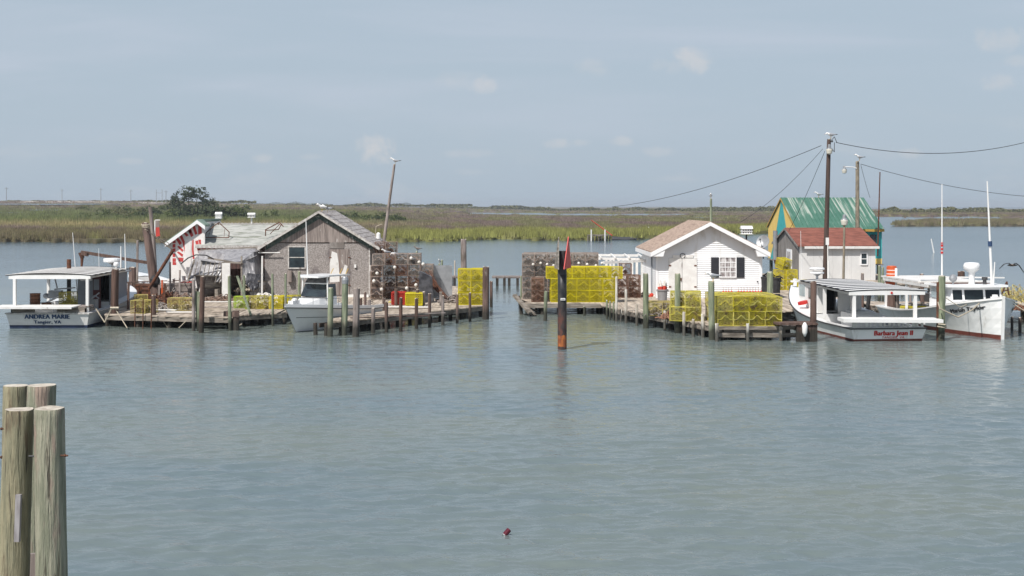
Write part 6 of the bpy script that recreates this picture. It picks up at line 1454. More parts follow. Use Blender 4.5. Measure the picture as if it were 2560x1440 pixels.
gullat(2147, 402, 96, .1, 'gull on top of the second utility pole', s=1.3); gullat(2045, 494, (ny0+ny1)/2, .15, 'gull on the green metal roof ridge', s=1.25)
# flying bird
a = A(2530, 663, 62); t = thing('flying_bird', a, 'dark bird flying low over the water at far right', 'bird'); mb = MB(); n = 8
mb.rings([[(x, a_*math.cos(2*PI*i/n), a_*math.sin(2*PI*i/n)+z) for i in range(n)] for x, a_, z in ((-.22,.01,0),(-.15,.04,.0),(0,.06,0),(.12,.05,0),(.26,.015,0))])
part('body', mb, m_gullb, t, local=True, smooth=True)
for s_, pts in ((-1,[(0,0),(-.14,.10),(-.34,.06),(-.58,-.16)]),(1,[(0,0),(.2,.10),(.36,-.02),(.62,-.42)])):
    mb = MB(); mb.rings([[(x-.02,-w,z),(x,0,z+.015),(x-.02,w,z),(x,0,z-.015)] for (x, z), w in zip(pts, (.10,.12,.09,.02))], cap=False); part('wing', mb, m_gulld, t, local=True, smooth=True)
# ------------------------------------------------------------------ poles, lamps, wires
def upole(px, ty, D, w, px2, z0, mat, label, name='utility_pole'):
    a = A(px, ty, D); b = Vector(((px2-1280)/F*D, D, z0)); r = w/2/F*D; t = thing(name, b, label, name.replace('_', ' ')); part('shaft', pile_mb(b, a, r*1.15, r*.85), [mat, m_end], t); return t, a, b
m_creo = M('creosote_pole', (.095,.062,.05), (.055,.04,.035), (9,9,.8), rough=.85, bump=.5, var=0); m_lich = M('lichen_pole', (.27,.23,.17), (.17,.145,.11), (5,5,2.5), rough=.9, bump=.5, var=0)
P1_, a1, b1_ = upole(2072.5, 348, 75, 11.5, 2062, .55, m_creo, 'tallest dark utility pole before the white red-roofed shed')
def lamp_head(parent, p, s=1, mats=None):
    mb = MB(); mb.lathe([(.05*s,.22*s),(.09*s,.18*s),(.10*s,.02*s),(.17*s,-.02*s),(.19*s,-.05*s)], p, 14); o = part('lamp_cap', mb, m_metal, parent)
    mb = MB(); mb.lathe([(.18*s,-.05*s),(.19*s,-.12*s),(.15*s,-.30*s),(.06*s,-.34*s)], p, 14); part('lamp_shade', mb, M('frosted_lamp_glass', (.60,.58,.50), rough=.3, var=0) if 'frosted_lamp_glass' not in bpy.data.materials else bpy.data.materials['frosted_lamp_glass'], parent)
lamp_head(P1_, a1+Vector((-.04,-.24,-.52)), 1.0)
mb = MB(); mb.cyl(a1+Vector((-.02,-.22,-.35)), a1+Vector((-.02,-.2,-.9)), .05, .05, 8); part('conduit', mb, m_metal, P1_)
mb = MB(); q = Vector(((2066-1280)/F*75, 74.8, 0)); mb.bx(q.x-.08, q.x+.08, 74.72, 74.85, A(0,612,75).z, A(0,594,75).z); mb.cyl((q.x+.02,74.75,1.0),(q.x+.02,74.75,A(0,600,75).z),.03,.03,6); mb.cyl((q.x+.05,74.72,.6),(q.x+.05,74.72,2.2),.05,.05,6); part('meter_box', mb, m_white, P1_)
P2_, a2, b2_ = upole(2143.5, 403, 96.5, 10.5, 2144, .3, m_lich, 'second lighter utility pole between red and green roofs')
lp = A(2111, 422, 96.5)
mb = MB(); mb.tube([A(2142,421,96.4), A(2134,418,96.4), A(2117,417,96.4), A(2112,418,96.4)], .035, 6); part('lamp_arm', mb, m_white, P2_); lamp_head(P2_, lp, 1.0)
P3_, a3, b3_ = upole(2111, 556, 70, 6, 2108, .55, m_lich, 'short street lamp pole with globe before the red roof', 'street_lamp')
lamp_head(P3_, A(2111, 547, 70), 1.05)
P4_, a4, b4_ = upole(1777.5, 497, 80, 6.5, 1778, .3, m_gpile, 'slim pole with a gull rising behind the cottage peak', 'pole')
t = thing('leaning_pole', A(946, 700, 74), 'long leaning gray pole with a gull behind the gray shed', 'pole')
mb = pile_mb(A(944, 720, 74), A(986, 411, 74), .105, .065); part('shaft', mb, [m_gray, m_end], t)
mb = MB(); p = A(946, 590, 73.8); mb.lathe([(.08,-.2),(.12,-.15),(.12,.12),(.04,.2)], p, 10); part('jug', mb, m_white, t); mb = MB(); mb.tube([A(955,560,73.8), A(940,566,73.8), A(938,592,73.8)], .02); part('guy_rope', mb, m_rope, t)
mb = MB(); mb.cyl(A(2200,430,98), A(2194,640,98), .04, .06, 8); solo('mast', mb, m_rust, 'thin reddish mast at the right side of the green roof', 'mast')
def wire(name, pts, r, label, D):
    c = []
    for (x0, y0, D0_), (x1, y1, D1_), sag in pts:
        a = A(x0, y0, D0_); b = A(x1, y1, D1_)
        for i in range(25): q = i/24; p = a+(b-a)*q; p.z -= sag*4*q*(1-q); c.append(p)
    mb = MB(); mb.tube(c, r*.65, 4); solo(name, mb, m_drope, label, 'power line', 'overhead power lines')
wire('power_line', [((2053,364,75),(1530,517,110),.55)], .028, 'overhead line sagging left from the tallest pole to the marsh', 0)
wire('power_line', [((2057,372,75),(1850,556,86),.35)], .022, 'overhead line descending from the tallest pole to behind the cottage', 0)
wire('power_line', [((2062,378,75),(1972,578,88),.15)], .022, 'steep wire from the tallest pole to the red roof peak', 0)
wire('power_line', [((2090,356,75),(2620,340,84),.85)], .030, 'overhead line sagging right from the tallest pole to the frame edge', 0)
wire('power_line', [((2152,410,96.5),(2640,495,104),.5)], .028, 'lower overhead line running right from the second pole', 0)
wire('power_line', [((2152,412,96.5),(2175,494,105),.1)], .022, 'short wire from the second pole to the green roof ridge', 0)
for px, py, q in ((2092,350,-1),(2086,372,1)):
    mb = MB(); mb.tube([A(2079,py,75), A(2086,py+8*q,75), A(px,356,75)], .02, 5); mb.ball(A(2080,py+3,75), .07, (1,1,1), 6); solo('line_bracket', mb, m_drope, 'wire loop bracket at the tallest pole, %s' % ('upper' if q < 0 else 'lower'), 'bracket', 'brackets on the tallest pole')
# ------------------------------------------------------------------ bird houses, dish, barrel
def birdhouse(px, py, D, w, h, z0, label, tall=True):
    a = A(px, py, D); s = w/F*D; hh = h/F*D; t = thing('bird_house', (a.x, D, z0), label, 'bird house', 'white bird houses on poles')
    mb = MB(); mb.bx(a.x-s*.42, a.x+s*.42, D-s*.35, D+s*.35, a.z-hh*.45, a.z+hh*.15); mb.bx(a.x-s*.5, a.x+s*.5, D-s*.45, D+s*.45, a.z-hh*.5, a.z-hh*.45); mb.bx(a.x-s*.48, a.x+s*.48, D-s*.42, D+s*.42, a.z-hh*.18, a.z-hh*.13); part('house', mb, m_white, t)
    mb = MB(); mb.prism([(a.x-s*.5,D-s*.5,a.z+hh*.15),(a.x-s*.5,D,a.z+hh*.5),(a.x-s*.5,D+s*.5,a.z+hh*.15)], (s,0,0)); part('roof', mb, m_white, t)
    for r_ in range(2):
        for k in range(4): mb = MB(); x = a.x-s*.3+k*s*.2; z = a.z-hh*(.32-.3*r_); mb.cyl((x,D-s*.36,z),(x,D-s*.34,z),s*.05,s*.05,8); part('entrance_hole', mb, m_int, t)
    mb = MB(); mb.cyl((a.x,D,z0),(a.x,D,a.z-hh*.5),.05,.05,8); part('pole', mb, m_white if px < 1000 else m_blk, t)
birdhouse(547, 538, 77, 17, 16, 1.0, 'white bird house above the shingled roof, left one'); birdhouse(629, 538, 78, 19, 12, 1.0, 'white flat-roofed bird house above the shingled roof, right one'); birdhouse(1866, 575, 77, 29, 21, .5, 'two-storey white bird house on a black pole right of the cottage')
D = 76; a = A(1907, 604, D); t = thing('satellite_dish', a, 'gray satellite dish beside the cottage right eave', 'satellite dish'); ax_ = Vector((-.55,-.8,.35)).normalized(); u = ax_.cross(Vector((0,0,1))).normalized(); v = u.cross(ax_)
mb = MB(); mb.rings([[a-ax_*(.10*(1-q*q))+(u*math.cos(b_)+v*math.sin(b_))*.40*q for b_ in np.linspace(0,2*PI,19)[:-1]] for q in (.05,.4,.7,1)], cap=False); mb.rings([[a-ax_*(.10*(1-q*q)+.015)+(u*math.cos(b_)+v*math.sin(b_))*.40*q for b_ in np.linspace(0,2*PI,19)[:-1]] for q in (1,.7,.4,.05)], cap=False); part('dish', mb, m_metal, t, smooth=True)
mb = MB(); mb.tube([a-v*.38, a+ax_*.38-v*.05], .02); mb.ball(a+ax_*.4, .05, (1,1,1), 6); mb.cyl(a-ax_*.15, a+Vector((.05,.1,-1.0)), .04, .04, 7); part('arm', mb, m_dark, t)
D = DD(800)-.0; a = A(2229, 712, D); t = thing('traffic_barrel', (a.x, D, a.z), 'orange and white traffic barrel upside on a piling top', 'barrel'); s = 13.5/F*D; hz = 46/F*D
mb = MB(); pr = []
for k in range(5):
    z = hz*k/5; pr += [(s*(1.0-.02*k),z),(s*(1.0-.02*k),z+hz*.18),(s*(.93-.02*k),z+hz*.19),(s*(.95-.02*k),z+hz*.2)]
mb.lathe(pr+[(s*.8,hz),(s*.75,hz*1.03)], a, 20); part('body', mb, m_orng, t)
mb = MB()
for k in range(4): z = hz*(k+1)/5; mb.lathe([(s*(.985-.02*k),z-.025),(s*(.985-.02*k),z+.015)], a, 20, cap=False)
mb.bx(a.x+s*.35, a.x+s*.75, a.y-s*1.0, a.y-s*.5, a.z, a.z+hz*.92); part('reflective_band', mb, m_white, t)
# ------------------------------------------------------------------ plastic-covered frame on the left dock
t = thing('covered_frame', G(560, 742, .55), 'gray plastic sheeting draped over a wooden frame beside the gray shed', 'shelter')
def drape(pts_top, pts_bot, mat, seed, nm='plastic_sheet', k=16, m_=8, amp=.07):
    mb = MB(); g = []
    for j in range(m_+1):
        row = []
        for i in range(k+1):
            q = i/k*(len(pts_top)-1); a = min(int(q), len(pts_top)-2); f = q-a; T = pts_top[a].lerp(pts_top[a+1], f); B = pts_bot[a].lerp(pts_bot[a+1], f); p = T.lerp(B, j/m_)
            w_ = mnoise.noise(Vector((i*.9+seed, j*.35, seed)))*amp*(.3+j/m_); row.append(p+Vector((w_*.5, -abs(w_)*1.5, w_*.3)))
        g.append(row)
    o = [p for r in g for p in r]; fs = []
    for j in range(m_):
        for i in range(k): b = j*(k+1)+i; fs.append((b, b+1, b+k+2, b+k+1))
    mb.add(o, fs); n0 = len(o); mb.add([p+Vector((0,.012,0)) for p in o], [tuple(reversed(f)) for f in fs]); part(nm, mb, mat, t)
Da, Db = 68.2, 71.2
drape([A(478,655,Da+.8), A(505,628,Da+1.4), A(560,634,Da+.6)], [A(466,700,Da), A(508,702,Da), A(556,706,Da)], m_plast, 1)
drape([A(496,626,Db), A(560,622,Db), A(640,620,Db), A(652,628,Db)], [A(500,650,Da+.6), A(556,660,Da+.4), A(612,652,Da+.2), A(640,640,Da+.4)], m_plast, 7, m_=10, amp=.06)
drape([A(606,652,Da), A(634,630,Da+.8), A(652,626,Da+2)], [A(606,700,Da-.1), A(640,708,Da-.1), A(662,700,Da+1.6)], m_plast, 13)
drape([A(618,682,Da-.2), A(640,685,Da-.2), A(660,684,Da)], [A(614,712,Da-.3), A(634,728,Da-.3), A(652,716,Da-.1)], m_tarpd, 19, nm='black_sheet')
mb = MB()
for pa, pb in (((500,626,Db),(640,618,Db)),((520,645,Da),(608,660,Da)),((604,640,Da),(604,742,Da)),((604,658,Da-.1),(560,655,Da-.1)),((486,650,Da),(470,700,Da)),((556,655,Da),(556,742,Da)),((640,618,Db),(655,630,Da+1))): mb.beam(A(*pa), A(*pb), .08, .08)
for k in range(7): x = 482+k*11; mb.beam(A(x+12,655,Da-.1), A(x,708,Da-.15), .06, .04)
part('frame', mb, m_wood, t)
mb = MB(); mb.tube([A(452,660,Da-.3), A(470,645,Da-.3), A(490,637,Da-.3), A(515,638,Da-.3), A(535,648,Da-.2)], .035, 6); part('bent_hoop', mb, m_dark, t)
mb = MB(); xx0, xx1 = A(535,0,Da+1).x, A(574,0,Da+1).x; mb.bx(A(555,0,Da-.35).x, A(575,0,Da-.35).x, Da-.35, Da-.27, .56, A(0,658,Da-.35).z); part('white_panel', mb, m_wwhite, t)
mb = MB(); mb.tube([A(646,632,Da+1), A(700,632,Da+1)], .03); part('cross_pole', mb, m_wwhite, t)
# trap-frame cradle (rusty wire frames on the roof)
def wireframe(pts, label):
    mb = MB()
    for pl, r_ in pts: mb.tube([Vector(p) for p in pl], r_, 5)
    return solo('dredge_frame', mb, m_rust, label, 'dredge', 'rusty dredge frames on the shingled roof')
D = 72.5
wireframe([([A(513,594,D), A(572,594,D), A(573,580,D+.1), A(552,561,D+.3), A(548,556,D+.3), A(540,561,D+.3), A(514,583,D+.1), A(513,594,D)], .026), ([A(546,562,D+.3), A(546,556,D+.3)], .03), ([A(521,592,D), A(528,571,D+.2)], .012), ([A(560,592,D), A(562,572,D+.2)], .012)], 'triangular rusty dredge frame lying on the shingled roof, left')
D = 72.6
wireframe([([A(664,590,D), A(664,574,D), A(698,556,D+.6), A(708,566,D)], .03), ([A(664,576,D), A(696,574,D), A(704,560,D)], .025), ([A(675,585,D), A(700,560,D)], .02)], 'bent rusty dredge frame on the shingled roof beside the gray shed rake')
# ------------------------------------------------------------------ clutter on the left dock
random.seed(21)
for i, (px, py, L_, w_, rz, mat, lab) in enumerate(((440,776,2.2,.2,.1,m_wwhite,'long pale board lying on the left dock near its edge'),(500,770,3.6,.18,-.05,m_gray,'long gray board lying across the middle of the left dock'),(540,757,3.8,.16,.03,m_wwhite,'long white board on the dock before the old skiff'),
    (455,783,1.4,.16,.0,m_white,'short bright board at the left dock edge'),(545,776,2.4,.2,.15,m_deck,'loose plank near the slim roped post'),(410,778,1.2,.2,-.2,m_wwhite,'short weathered board right of the faded traps'),
    (1000,790,4.2,.12,.42,m_gray,'long loose board lying along the finger dock'),(975,796,3.4,.10,.35,m_rbrd,'reddish loose plank on the finger dock tip'),(1010,771,2.6,.14,-.12,m_white,'white loose board between finger dock posts'),(1130,752,1.8,.3,-.5,m_white,'white curved board leaning at the base of the rods'))):
    g = G(px, py, .56); c_, s_ = math.cos(rz), math.sin(rz); mb = MB(); mb.beam((g.x-L_/2*c_,g.y-L_/2*s_,.60+i*.004),(g.x+L_/2*c_,g.y+L_/2*s_,.605+i*.004),w_,.035)
    solo('loose_board', mb, mat, lab, 'board', 'loose boards on the dock')
def engine(px, py, z, label, mat=m_redw):
    g = G(px, py, .55); t = thing('engine', (g.x, g.y, z), label, 'engine'); mb = MB(); mb.bx(g.x-.35,g.x+.3,g.y-.25,g.y+.25,z,z+.35); mb.cyl((g.x-.1,g.y-.32,z+.3),(g.x-.1,g.y+.2,z+.3),.22,.22,14); mb.bx(g.x+.1,g.x+.45,g.y-.2,g.y+.2,z+.1,z+.5); part('block', mb, mat, t)
    mb = MB(); mb.cyl((g.x-.1,g.y-.36,z+.3),(g.x-.1,g.y-.32,z+.3),.15,.17,12); mb.cyl((g.x+.2,g.y,z+.5),(g.x+.2,g.y,z+.85),.04,.04,6); part('flywheel', mb, m_rust, t)
    mb = MB(); mb.cyl((g.x-.1,g.y-.1,z+.55),(g.x-.1,g.y-.1,z+.8),.13,.13,12); part('air_filter', mb, m_white, t)
engine(464, 742, .85, 'red engine block among the gear beside the old skiff')
mb = MB(); g = G(474, 742, .55); mb.bx(g.x-.5,g.x+.5,g.y-.1,g.y+.4,.58,.80); solo('fuel_tank', mb, m_redw, 'red fuel tank under the engine', 'tank')
g = A(505, 672, 70); mb = MB(); mb.rings([[(g.x+(.30+.07*math.cos(b_))*math.cos(a_), g.y+(.30+.07*math.cos(b_))*math.sin(a_)*.6, g.z+.07*math.sin(b_)+.1*math.cos(a_)) for b_ in np.linspace(0,2*PI,9)[:-1]] for a_ in np.linspace(0,2*PI,17)[:-1]]+[[(g.x+(.30+.07*math.cos(b_)), g.y, g.z+.07*math.sin(b_)+.1) for b_ in np.linspace(0,2*PI,9)[:-1]]], cap=False)
solo('ring_buoy', mb, m_redw, 'orange red life ring lying on the old skiff', 'ring buoy', smooth=True)
for i, (px, py, w, h, mat, lab) in enumerate(((448,735,1.2,.75,m_gray,'gray wooden box on the left dock behind the engine'),(425,730,.25,.9,m_wwhite,'upright white slab left of the gray box'),(378,742,1.0,.6,m_rust,'rusty steel box at the foot of the leaning piling'),(360,735,.9,.7,m_rust,'rust red panel behind the faded traps'),(497,728,.9,.35,m_wwhite,'pale cooler lid on the dock beside the old skiff'),(415,752,1.3,.25,m_rust,'low rusty scrap heap before the gray box'))):
    g = G(px, py+10, .55); t = thing('gear_box', (g.x, g.y, .56), lab, 'box', 'boxes on the left dock'); mb = MB(); mb.bx(g.x-w/2,g.x+w/2,g.y,g.y+.6,.56,.56+h); part('box', mb, mat, t); mb = MB()
    for k in range(3): mb.bx(g.x-w/2-.02,g.x+w/2+.02,g.y-.025,g.y-.002,.56+h*(k*.4+.05),.56+h*(k*.4+.12))
    part('batten', mb, mat, t)
def netheap(name, px, py, w, h, mat, label, z=.56, n=90, D=None, r=.02, cat='net'):
    g = G(px, py, .55) if D is None else A(px, py, D); mb = MB(); zz = z if D is None else g.z
    for k in range(n):
        a_ = random.uniform(0, 2*PI); q = random.random()**.6; x = g.x+math.cos(a_)*q*w; y = g.y+.5+math.sin(a_)*q*w*.6; ht = h*(1-q)*random.random(); L_ = random.uniform(.15,.5); b_ = random.uniform(0, 2*PI)
        mb.tube([(x,y,zz+ht),(x+L_*.5*math.cos(b_),y+L_*.5*math.sin(b_),zz+ht+random.uniform(0,.2)*h),(x+L_*math.cos(b_+.5),y+L_*math.sin(b_+.5),zz+ht*.6)], r, 4)
    return solo(name, mb, mat, label, cat)
netheap('net_heap', 655, 757, 1.3, .5, m_buoyw, 'heap of pale nets and floats below the plastic-covered frame', n=120, r=.035)
netheap('net_heap', 705, 755, 1.1, .45, m_rope, 'pile of pale line and netting before the gray shed', n=90, r=.03)
netheap('scrap_heap', 395, 760, 1.3, .7, m_rust, 'heap of rusty scrap and chain around the leaning piling', n=120, r=.03, cat='scrap')
netheap('scrap_heap', 450, 752, 1.6, .5, m_old, 'brown heap of gear behind the middle faded traps', n=110, r=.03, cat='scrap')
netheap('net_heap', 395, 778, .8, .5, m_oldg, 'tangle of brown netting right of the faded traps', n=90, r=.02)
netheap('rod_heap', 1075, 720, .7, 1.2, m_rust, 'tangle of rusty iron at the right of the rusty trap stack', n=90, r=.025, cat='scrap')
netheap('net_heap', 1150, 756, 1.2, .5, m_gray, 'gray heap of old rope left of the yellow dock stack', n=100, r=.04)
netheap('net_heap', 1665, 790, .9, .6, m_oldg, 'gray heap of netting beside the door-side piling', n=110, r=.025)
netheap('net_heap', 1700, 800, .8, .5, m_rustt, 'rust coloured bundle of line left of the weedy traps', n=80, r=.03)
netheap('net_heap', 1585, 742, .7, .5, m_old, 'dark bundle at the left side of the cottage', n=60, r=.03)
netheap('net_heap', 2535, 758, 2.0, .9, m_yelf, 'yellow heap of netting on the far right dock', n=420, D=60, r=.014)
netheap('net_heap', 2520, 775, 1.2, .4, m_rustt, 'rusty heap under the yellow netting at far right', n=260, D=59.5, r=.016)
netheap('net_heap', 2300, 772, 1.4, .3, m_rope, 'pale heap of rope seen under the long canopy', n=60, D=62, r=.03)
netheap('net_heap', 2200, 790, 1.2, .4, m_gray, 'gray folded net heap seen through the workboat canopy', n=70, D=63, r=.04)
random.seed(33)
for i, (px, y0, y1, w, mt, lab) in enumerate(((405,700,742,.07,m_orng,'thin orange brown stake beside the rusty strut'),(411,708,748,.10,m_rust,'rusty upright beside the gray wooden box'),(397,712,745,.09,m_gray,'gray upright stake right of the leaning piling foot'),(426,655,735,.08,m_gray,'tall thin gray stake left of the red engine'),(449,675,735,.08,m_gray,'gray stake rising behind the gray wooden box'),(479,665,712,.12,m_pile,'brown board standing behind the old skiff'),(320,705,760,.09,m_pile,'short brown stake beside the rounded-top piling'),(352,715,750,.09,m_rust,'rusty stake at the left of the leaning piling'),(655,640,735,.08,m_wwhite,'pale upright pole at the gray shed left corner'),(436,630,640,.25,m_redw,'red cloth scrap at the tip of the rusty strut'))):
    D = DD(y1+14, .55); a_, b_ = A(px, y1+14, D), A(px+random.uniform(-2,2), y0, D); mb = MB(); mb.beam((a_.x, D, .55 if y1 > 660 else a_.z), b_, w, w, up=(0,1,0)); solo('stake', mb, mt, lab, 'stake', 'stakes among the left dock gear')
t = thing('net_rack', G(330, 742, .55), 'low dark net rack running left behind the big leaning piling', 'rack'); D = 69.5; mb = MB()
mb.beam(A(300,706,D), A(480,700,D+1), .06, .05); mb.beam(A(300,728,D), A(480,722,D+1), .06, .05)
for k in range(13): x = 300+k*15; mb.beam(A(x,704,D+k*.08), A(x,750,D+k*.08), .04, .04)
part('frame', mb, m_pile, t)
mb = MB()
for k in range(60): x = 300+k*3; mb.cyl(A(x,706+random.uniform(-1,1),D+k*.016), A(x+random.uniform(-6,6),730+random.uniform(-4,12),D+k*.016), .016, .012, 4)
part('netting', mb, m_old, t)
netheap('net_heap', 430, 750, 1.8, .55, m_oldg, 'gray brown tangle of line before the gray wooden box', n=140, r=.025)
netheap('net_heap', 560, 752, 1.2, .35, m_old, 'brown heap of line at the foot of the white door panel', n=80, r=.025)
netheap('net_heap', 615, 744, .6, .4, m_rope, 'pale heap of floats and cloth in the small gray skiff', n=90, r=.04, z=.9)
g = G(628, 735, .55); mb = MB(); mb.ball((g.x,g.y-.4,1.55), .24, (1,.8,.7), 8, 0); mb.ball((g.x+.2,g.y-.45,1.65), .16, (1,.8,.7), 8, 1); solo('life_vest', mb, [m_redw, m_white], 'red and white life vest heaped in the small gray skiff', 'life vest')
# bundle of rusty rods
t = thing('rod_bundle', G(1120, 760, .55), 'bundle of rusty iron rods leaning down to the right on the dock', 'rods'); mb = MB()
for k in range(26): mb.cyl(A(1068+random.uniform(-6,10), 680+random.uniform(-4,22), 67+random.uniform(-.3,.3)), A(1112+random.uniform(-8,8), 744+random.uniform(-3,3), 66), .018, .018, 4)
part('rods', mb, m_rust, t); g = G(1092, 745, .55); mb = MB(); mb.bx(g.x-.35,g.x+.75,g.y+1.0,g.y+1.05,.56,2.2); solo('metal_sheet', mb, m_metal, 'gray metal sheet standing behind the rusty rods', 'sheet')
g = G(1078, 756, .55); mb = MB(); mb.prism([(g.x-.7,g.y+.3,.56),(g.x+.1,g.y+.3,.56),(g.x+.0,g.y+.3,1.8),(g.x-.6,g.y+.3,2.1)], (0,.4,0)); solo('tarp_bundle', mb, m_tarpd, 'black tarp bundle between rusty traps and rods', 'tarp')
# black bins right of the cottage
for i, (px, r_, h, lab) in enumerate(((1916,.30,1.1,'round black bin between the cottage and green piling'),(1936,.32,1.05,'second black bin right of the green piling'))):
    g = G(px, 745, .55); mb = MB(); mb.lathe([(r_*.9,0),(r_,h*.9),(r_*1.08,h*.92),(r_*1.08,h),(r_*.9,h*.99)], (g.x,g.y,.56), 14); solo('black_bin', mb, m_blk, lab, 'bin', 'black bins by the cottage')
netheap('net_heap', 1925, 745, .7, .6, m_blk, 'dark netting piled on the black bins beside the cottage', z=1.4, n=70, r=.03)
# broken stair at the platform corner
t = thing('broken_ladder', G(1320, 782), 'broken timber ladder sagging from the platform corner into the water', 'ladder'); mb = MB()
mb.beam(A(1286,738,64.6), A(1326,783,63.5), .2, .12); mb.beam(A(1300,752,64.8), A(1338,790,63.7), .16, .10); part('rail', mb, m_wood, t)
for q in (.2,.45,.7,.9): mb = MB(); a = A(1286+40*q,738+45*q,64.6); b = A(1300+38*q,752+38*q,64.9); mb.beam(a+Vector((0,-.1,0)), b+Vector((.3,.4,0)), .14, .06); part('tread', mb, m_wood, t)
# small white boat gear between platform and cottage
g = A(1597, 712, 73); mb = MB(); mb.rings([[(g.x-1.2,g.y,g.z-.3),(g.x-1.0,g.y-.6,g.z-.55),(g.x-1.0,g.y-.6,g.z+.3),(g.x-1.2,g.y,g.z+.3)],[(g.x+.9,g.y,g.z-.3),(g.x+.9,g.y-.6,g.z-.55),(g.x+.9,g.y-.6,g.z+.3),(g.x+.9,g.y,g.z+.3)]]); solo('white_tub', mb, m_wwhite, 'white plastic tub behind the rusty traps beside the cottage', 'tub')
# ropes
def rope(pts, label, r=.022, mat=None, sag=0):
    P = [Vector(p) for p in pts]; c = []
    for a, b in zip(P[:-1], P[1:]):
        for i in range(9): q = i/8; p = a.lerp(b, q); p.z -= sag*4*q*(1-q); c.append(p)
    mb = MB(); mb.tube(c, r, 5); return solo('mooring_rope', mb, mat or m_rope, label, 'rope', 'mooring ropes')
D = 57.5
rope([A(240,772,D-.2), A(262,806,D-.3), A(275,780,D-.3), A(278,772,D-.3)], 'slack pale rope between the leftmost workboat and its brown piling', .03)
rope([A(276,770,D-.5), A(297,770,D-.5)], 'pale rope wound round the stout brown mooring piling', .06)
rope([A(290,775,D-.4), A(318,820,D-1)], 'rope running from the brown piling down into the water', .022)
rope([A(395,785,DD(818)-.2), A(420,820,DD(820))], 'thin line from the dock edge to the water, left of the split pilings', .018)
rope([A(480,788,57.2), A(447,820,57)], 'thin line from the split pilings to the water', .018)
rope([A(510,798,57), A(570,800,57.3)], 'sagging pale rope between the split pilings and roped post', .025, sag=.1)
rope([A(577,760,57.2), A(582,800,57), A(592,817,57), A(604,810,57.3)], 'looped white rope hanging beside the roped green post', .03)
rope([A(2345,755,51.6), A(2350,772,51.5), A(2395,793,51.6), A(2430,775,52.4), A(2455,752,53.4)], 'long slack rope from the green piling across the lettered bow', .028)
rope([A(2365,745,53), A(2400,768,53.2), A(2440,752,54)], 'upper slack rope before the bow-on boat cabin', .018)
rope([A(2345,810,51.6), A(2364,812,51.5), A(2365,819,51.6), A(2343,816,51.6)], 'rope turns knotted low on the thick green piling', .028)
rope([A(2520,750,53.5), A(2575,768,53)], 'bow line running right from the bow-on workboat, upper', .02); rope([A(2520,752,53.4), A(2575,785,53)], 'bow line running right from the bow-on workboat, lower', .02)
rope([A(820,799,55.4), A(832,799,55.3), A(842,820,55.3)], 'pale rope knotted on the green piling before the white boat', .03)
rope([A(852,757,56), A(868,745,56.2)], 'yellowish rope round the thick capped piling', .03)
rope([A(1905,734,68), A(1975,734,64.5)], 'white line stretched right from the cottage corner past the green piling', .022)
rope([A(363,573,65.4), A(432,625,72)], 'pale guy rope from the leaning piling top to the striped shed', .028); rope([A(392,592,67), A(430,612,73)], 'second pale guy rope beside the leaning piling', .02)
for i, (px, y0, y1) in enumerate(((338,752,800),(358,748,822),(379,750,822))):
    mb = MB(); D = DD(822); mb.cyl(A(px,y0,D), A(px-1,y1,D)-Vector((0,0,.3)), .025, .025, 5); solo('iron_rod', mb, m_rust, 'thin rusty rod standing before the faded traps, %s' % oname(i, 3), 'rod', 'thin rods at the left dock corner')
mb = MB(); D = DD(812); g = A(345, 805, D); mb.lathe([(.03,-.28),(.10,-.22),(.11,.2),(.05,.28)], g, 10); solo('boat_fender', mb, M('blue_fender', (.20,.28,.42), rough=.5), 'pale blue fender hanging under the left dock corner', 'fender', smooth=True)
g = A(2012, 822, 51.6); mb = MB(); mb.lathe([(.03,-.3),(.10,-.15),(.11,.12),(.04,.25)], g, 10); solo('boat_fender', mb, m_white, 'white fender hanging on the dark timber crib', 'fender', smooth=True)
# gray cap on the capped piling
D = DD(838); a = A(863, 706, D); mb = MB(); mb.lathe([(.14,-.05),(.15,.1),(.12,.2),(.1,.24)], a, 12); solo('bucket', mb, m_metal, 'dented gray bucket over the top of the thick green piling', 'bucket')
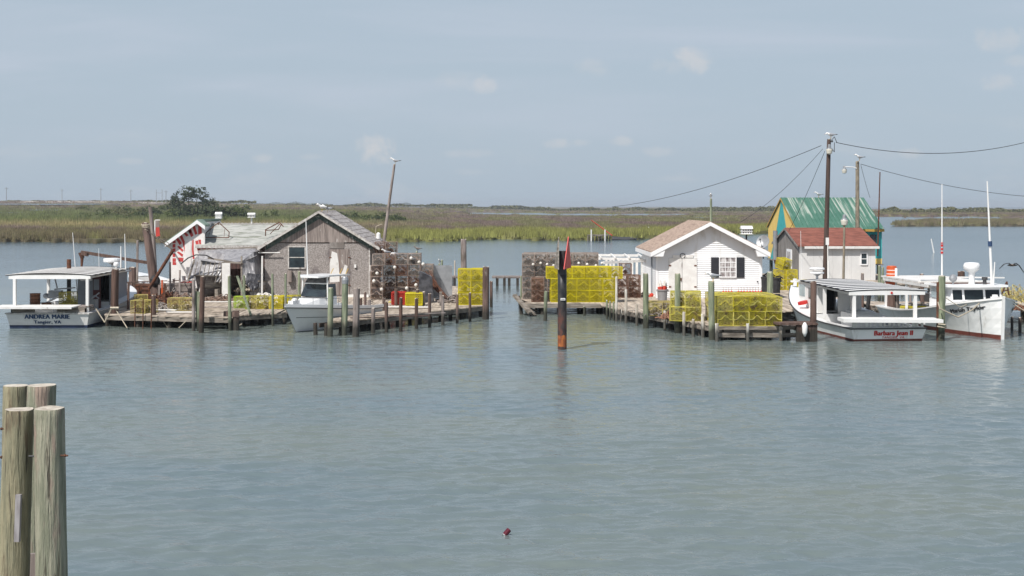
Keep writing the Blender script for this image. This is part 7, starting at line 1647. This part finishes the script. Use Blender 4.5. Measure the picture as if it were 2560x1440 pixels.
# sign-like panel on pole above striped shed
D = 70; t = thing('hanging_banner', A(393, 590, D), 'narrow white frame with red cloth hanging beside the thin crooked pole', 'banner'); mb = MB(); mb.bx(A(386,0,D).x, A(388,0,D).x, D, D+.05, A(0,592,D).z, A(0,549,D).z); mb.bx(A(386,0,D).x, A(400,0,D).x, D, D+.05, A(0,551,D).z, A(0,549,D).z); part('frame', mb, m_white, t)
mb = MB(); mb.bx(A(389,0,D).x, A(398,0,D).x, D+.01, D+.03, A(0,568,D).z, A(0,552,D).z); part('upper_cloth', mb, m_gray, t); mb = MB(); mb.prism([A(389,569,D), A(398,568,D), A(400,590,D), A(390,592,D)], (0,.03,0)); part('red_cloth', mb, m_redw, t)
# red and white flag beside the leftmost workboat
D = 66; t = thing('cloth_flag', A(318, 745, D), 'red and white cloth hanging behind the stout brown piling', 'flag'); mb = MB(); mb.prism([A(311,712,D), A(320,722,D), A(318,745,D), A(312,742,D)], (0,.03,0), 0); mb.prism([A(318,722,D-.04), A(322,728,D-.04), A(320,745,D-.04), A(317,738,D-.04)], (0,.03,0), 1); part('cloth', mb, [m_white, m_orng], t)
# posts/rails visible right of the red shed and small iron gantry at right edge
D = 58; mb = MB(); mb.tube([A(2503,738,D), A(2517,704,D), A(2522,738,D)], .035, 5); mb.tube([A(2508,728,D), A(2518,726,D)], .025, 5); solo('iron_gantry', mb, m_rust, 'small rusty tripod frame behind the right workboat bow', 'frame')
# big dark tub by long canopy
D = 66; a = A(2325, 742, D); mb = MB(); mb.lathe([(.45,-.4),(.6,.15),(.62,.17),(.5,.1)], a, 14); mb.bx(a.x-.3,a.x+.3,a.y-.2,a.y+.2,.5,a.z-.38); solo('dark_tub', mb, m_dark, 'dark round tub behind the green mooring piling', 'tub')
# ------------------------------------------------------------------ haze
mb = MB(); mb.bx(-3900, 4300, -60, 6400, -2.5, 24)
hm_ = bpy.data.materials.new('haze_air'); hm_.use_nodes = True; nt = hm_.node_tree; nt.nodes.remove(nt.nodes['Principled BSDF'])
v_ = nt.nodes.new('ShaderNodeVolumePrincipled'); v_.inputs['Density'].default_value = HAZE_D; v_.inputs['Color'].default_value = (.86,.92,1,1); v_.inputs['Anisotropy'].default_value = .2
nt.links.new(v_.outputs[0], nt.nodes['Material Output'].inputs['Volume'])
o = bpy.data.objects.new('haze', mb.mesh('haze', [hm_])); COL.objects.link(o); tag(o, 'thin pale sea haze over the whole marsh and harbour', 'haze', kind='stuff')
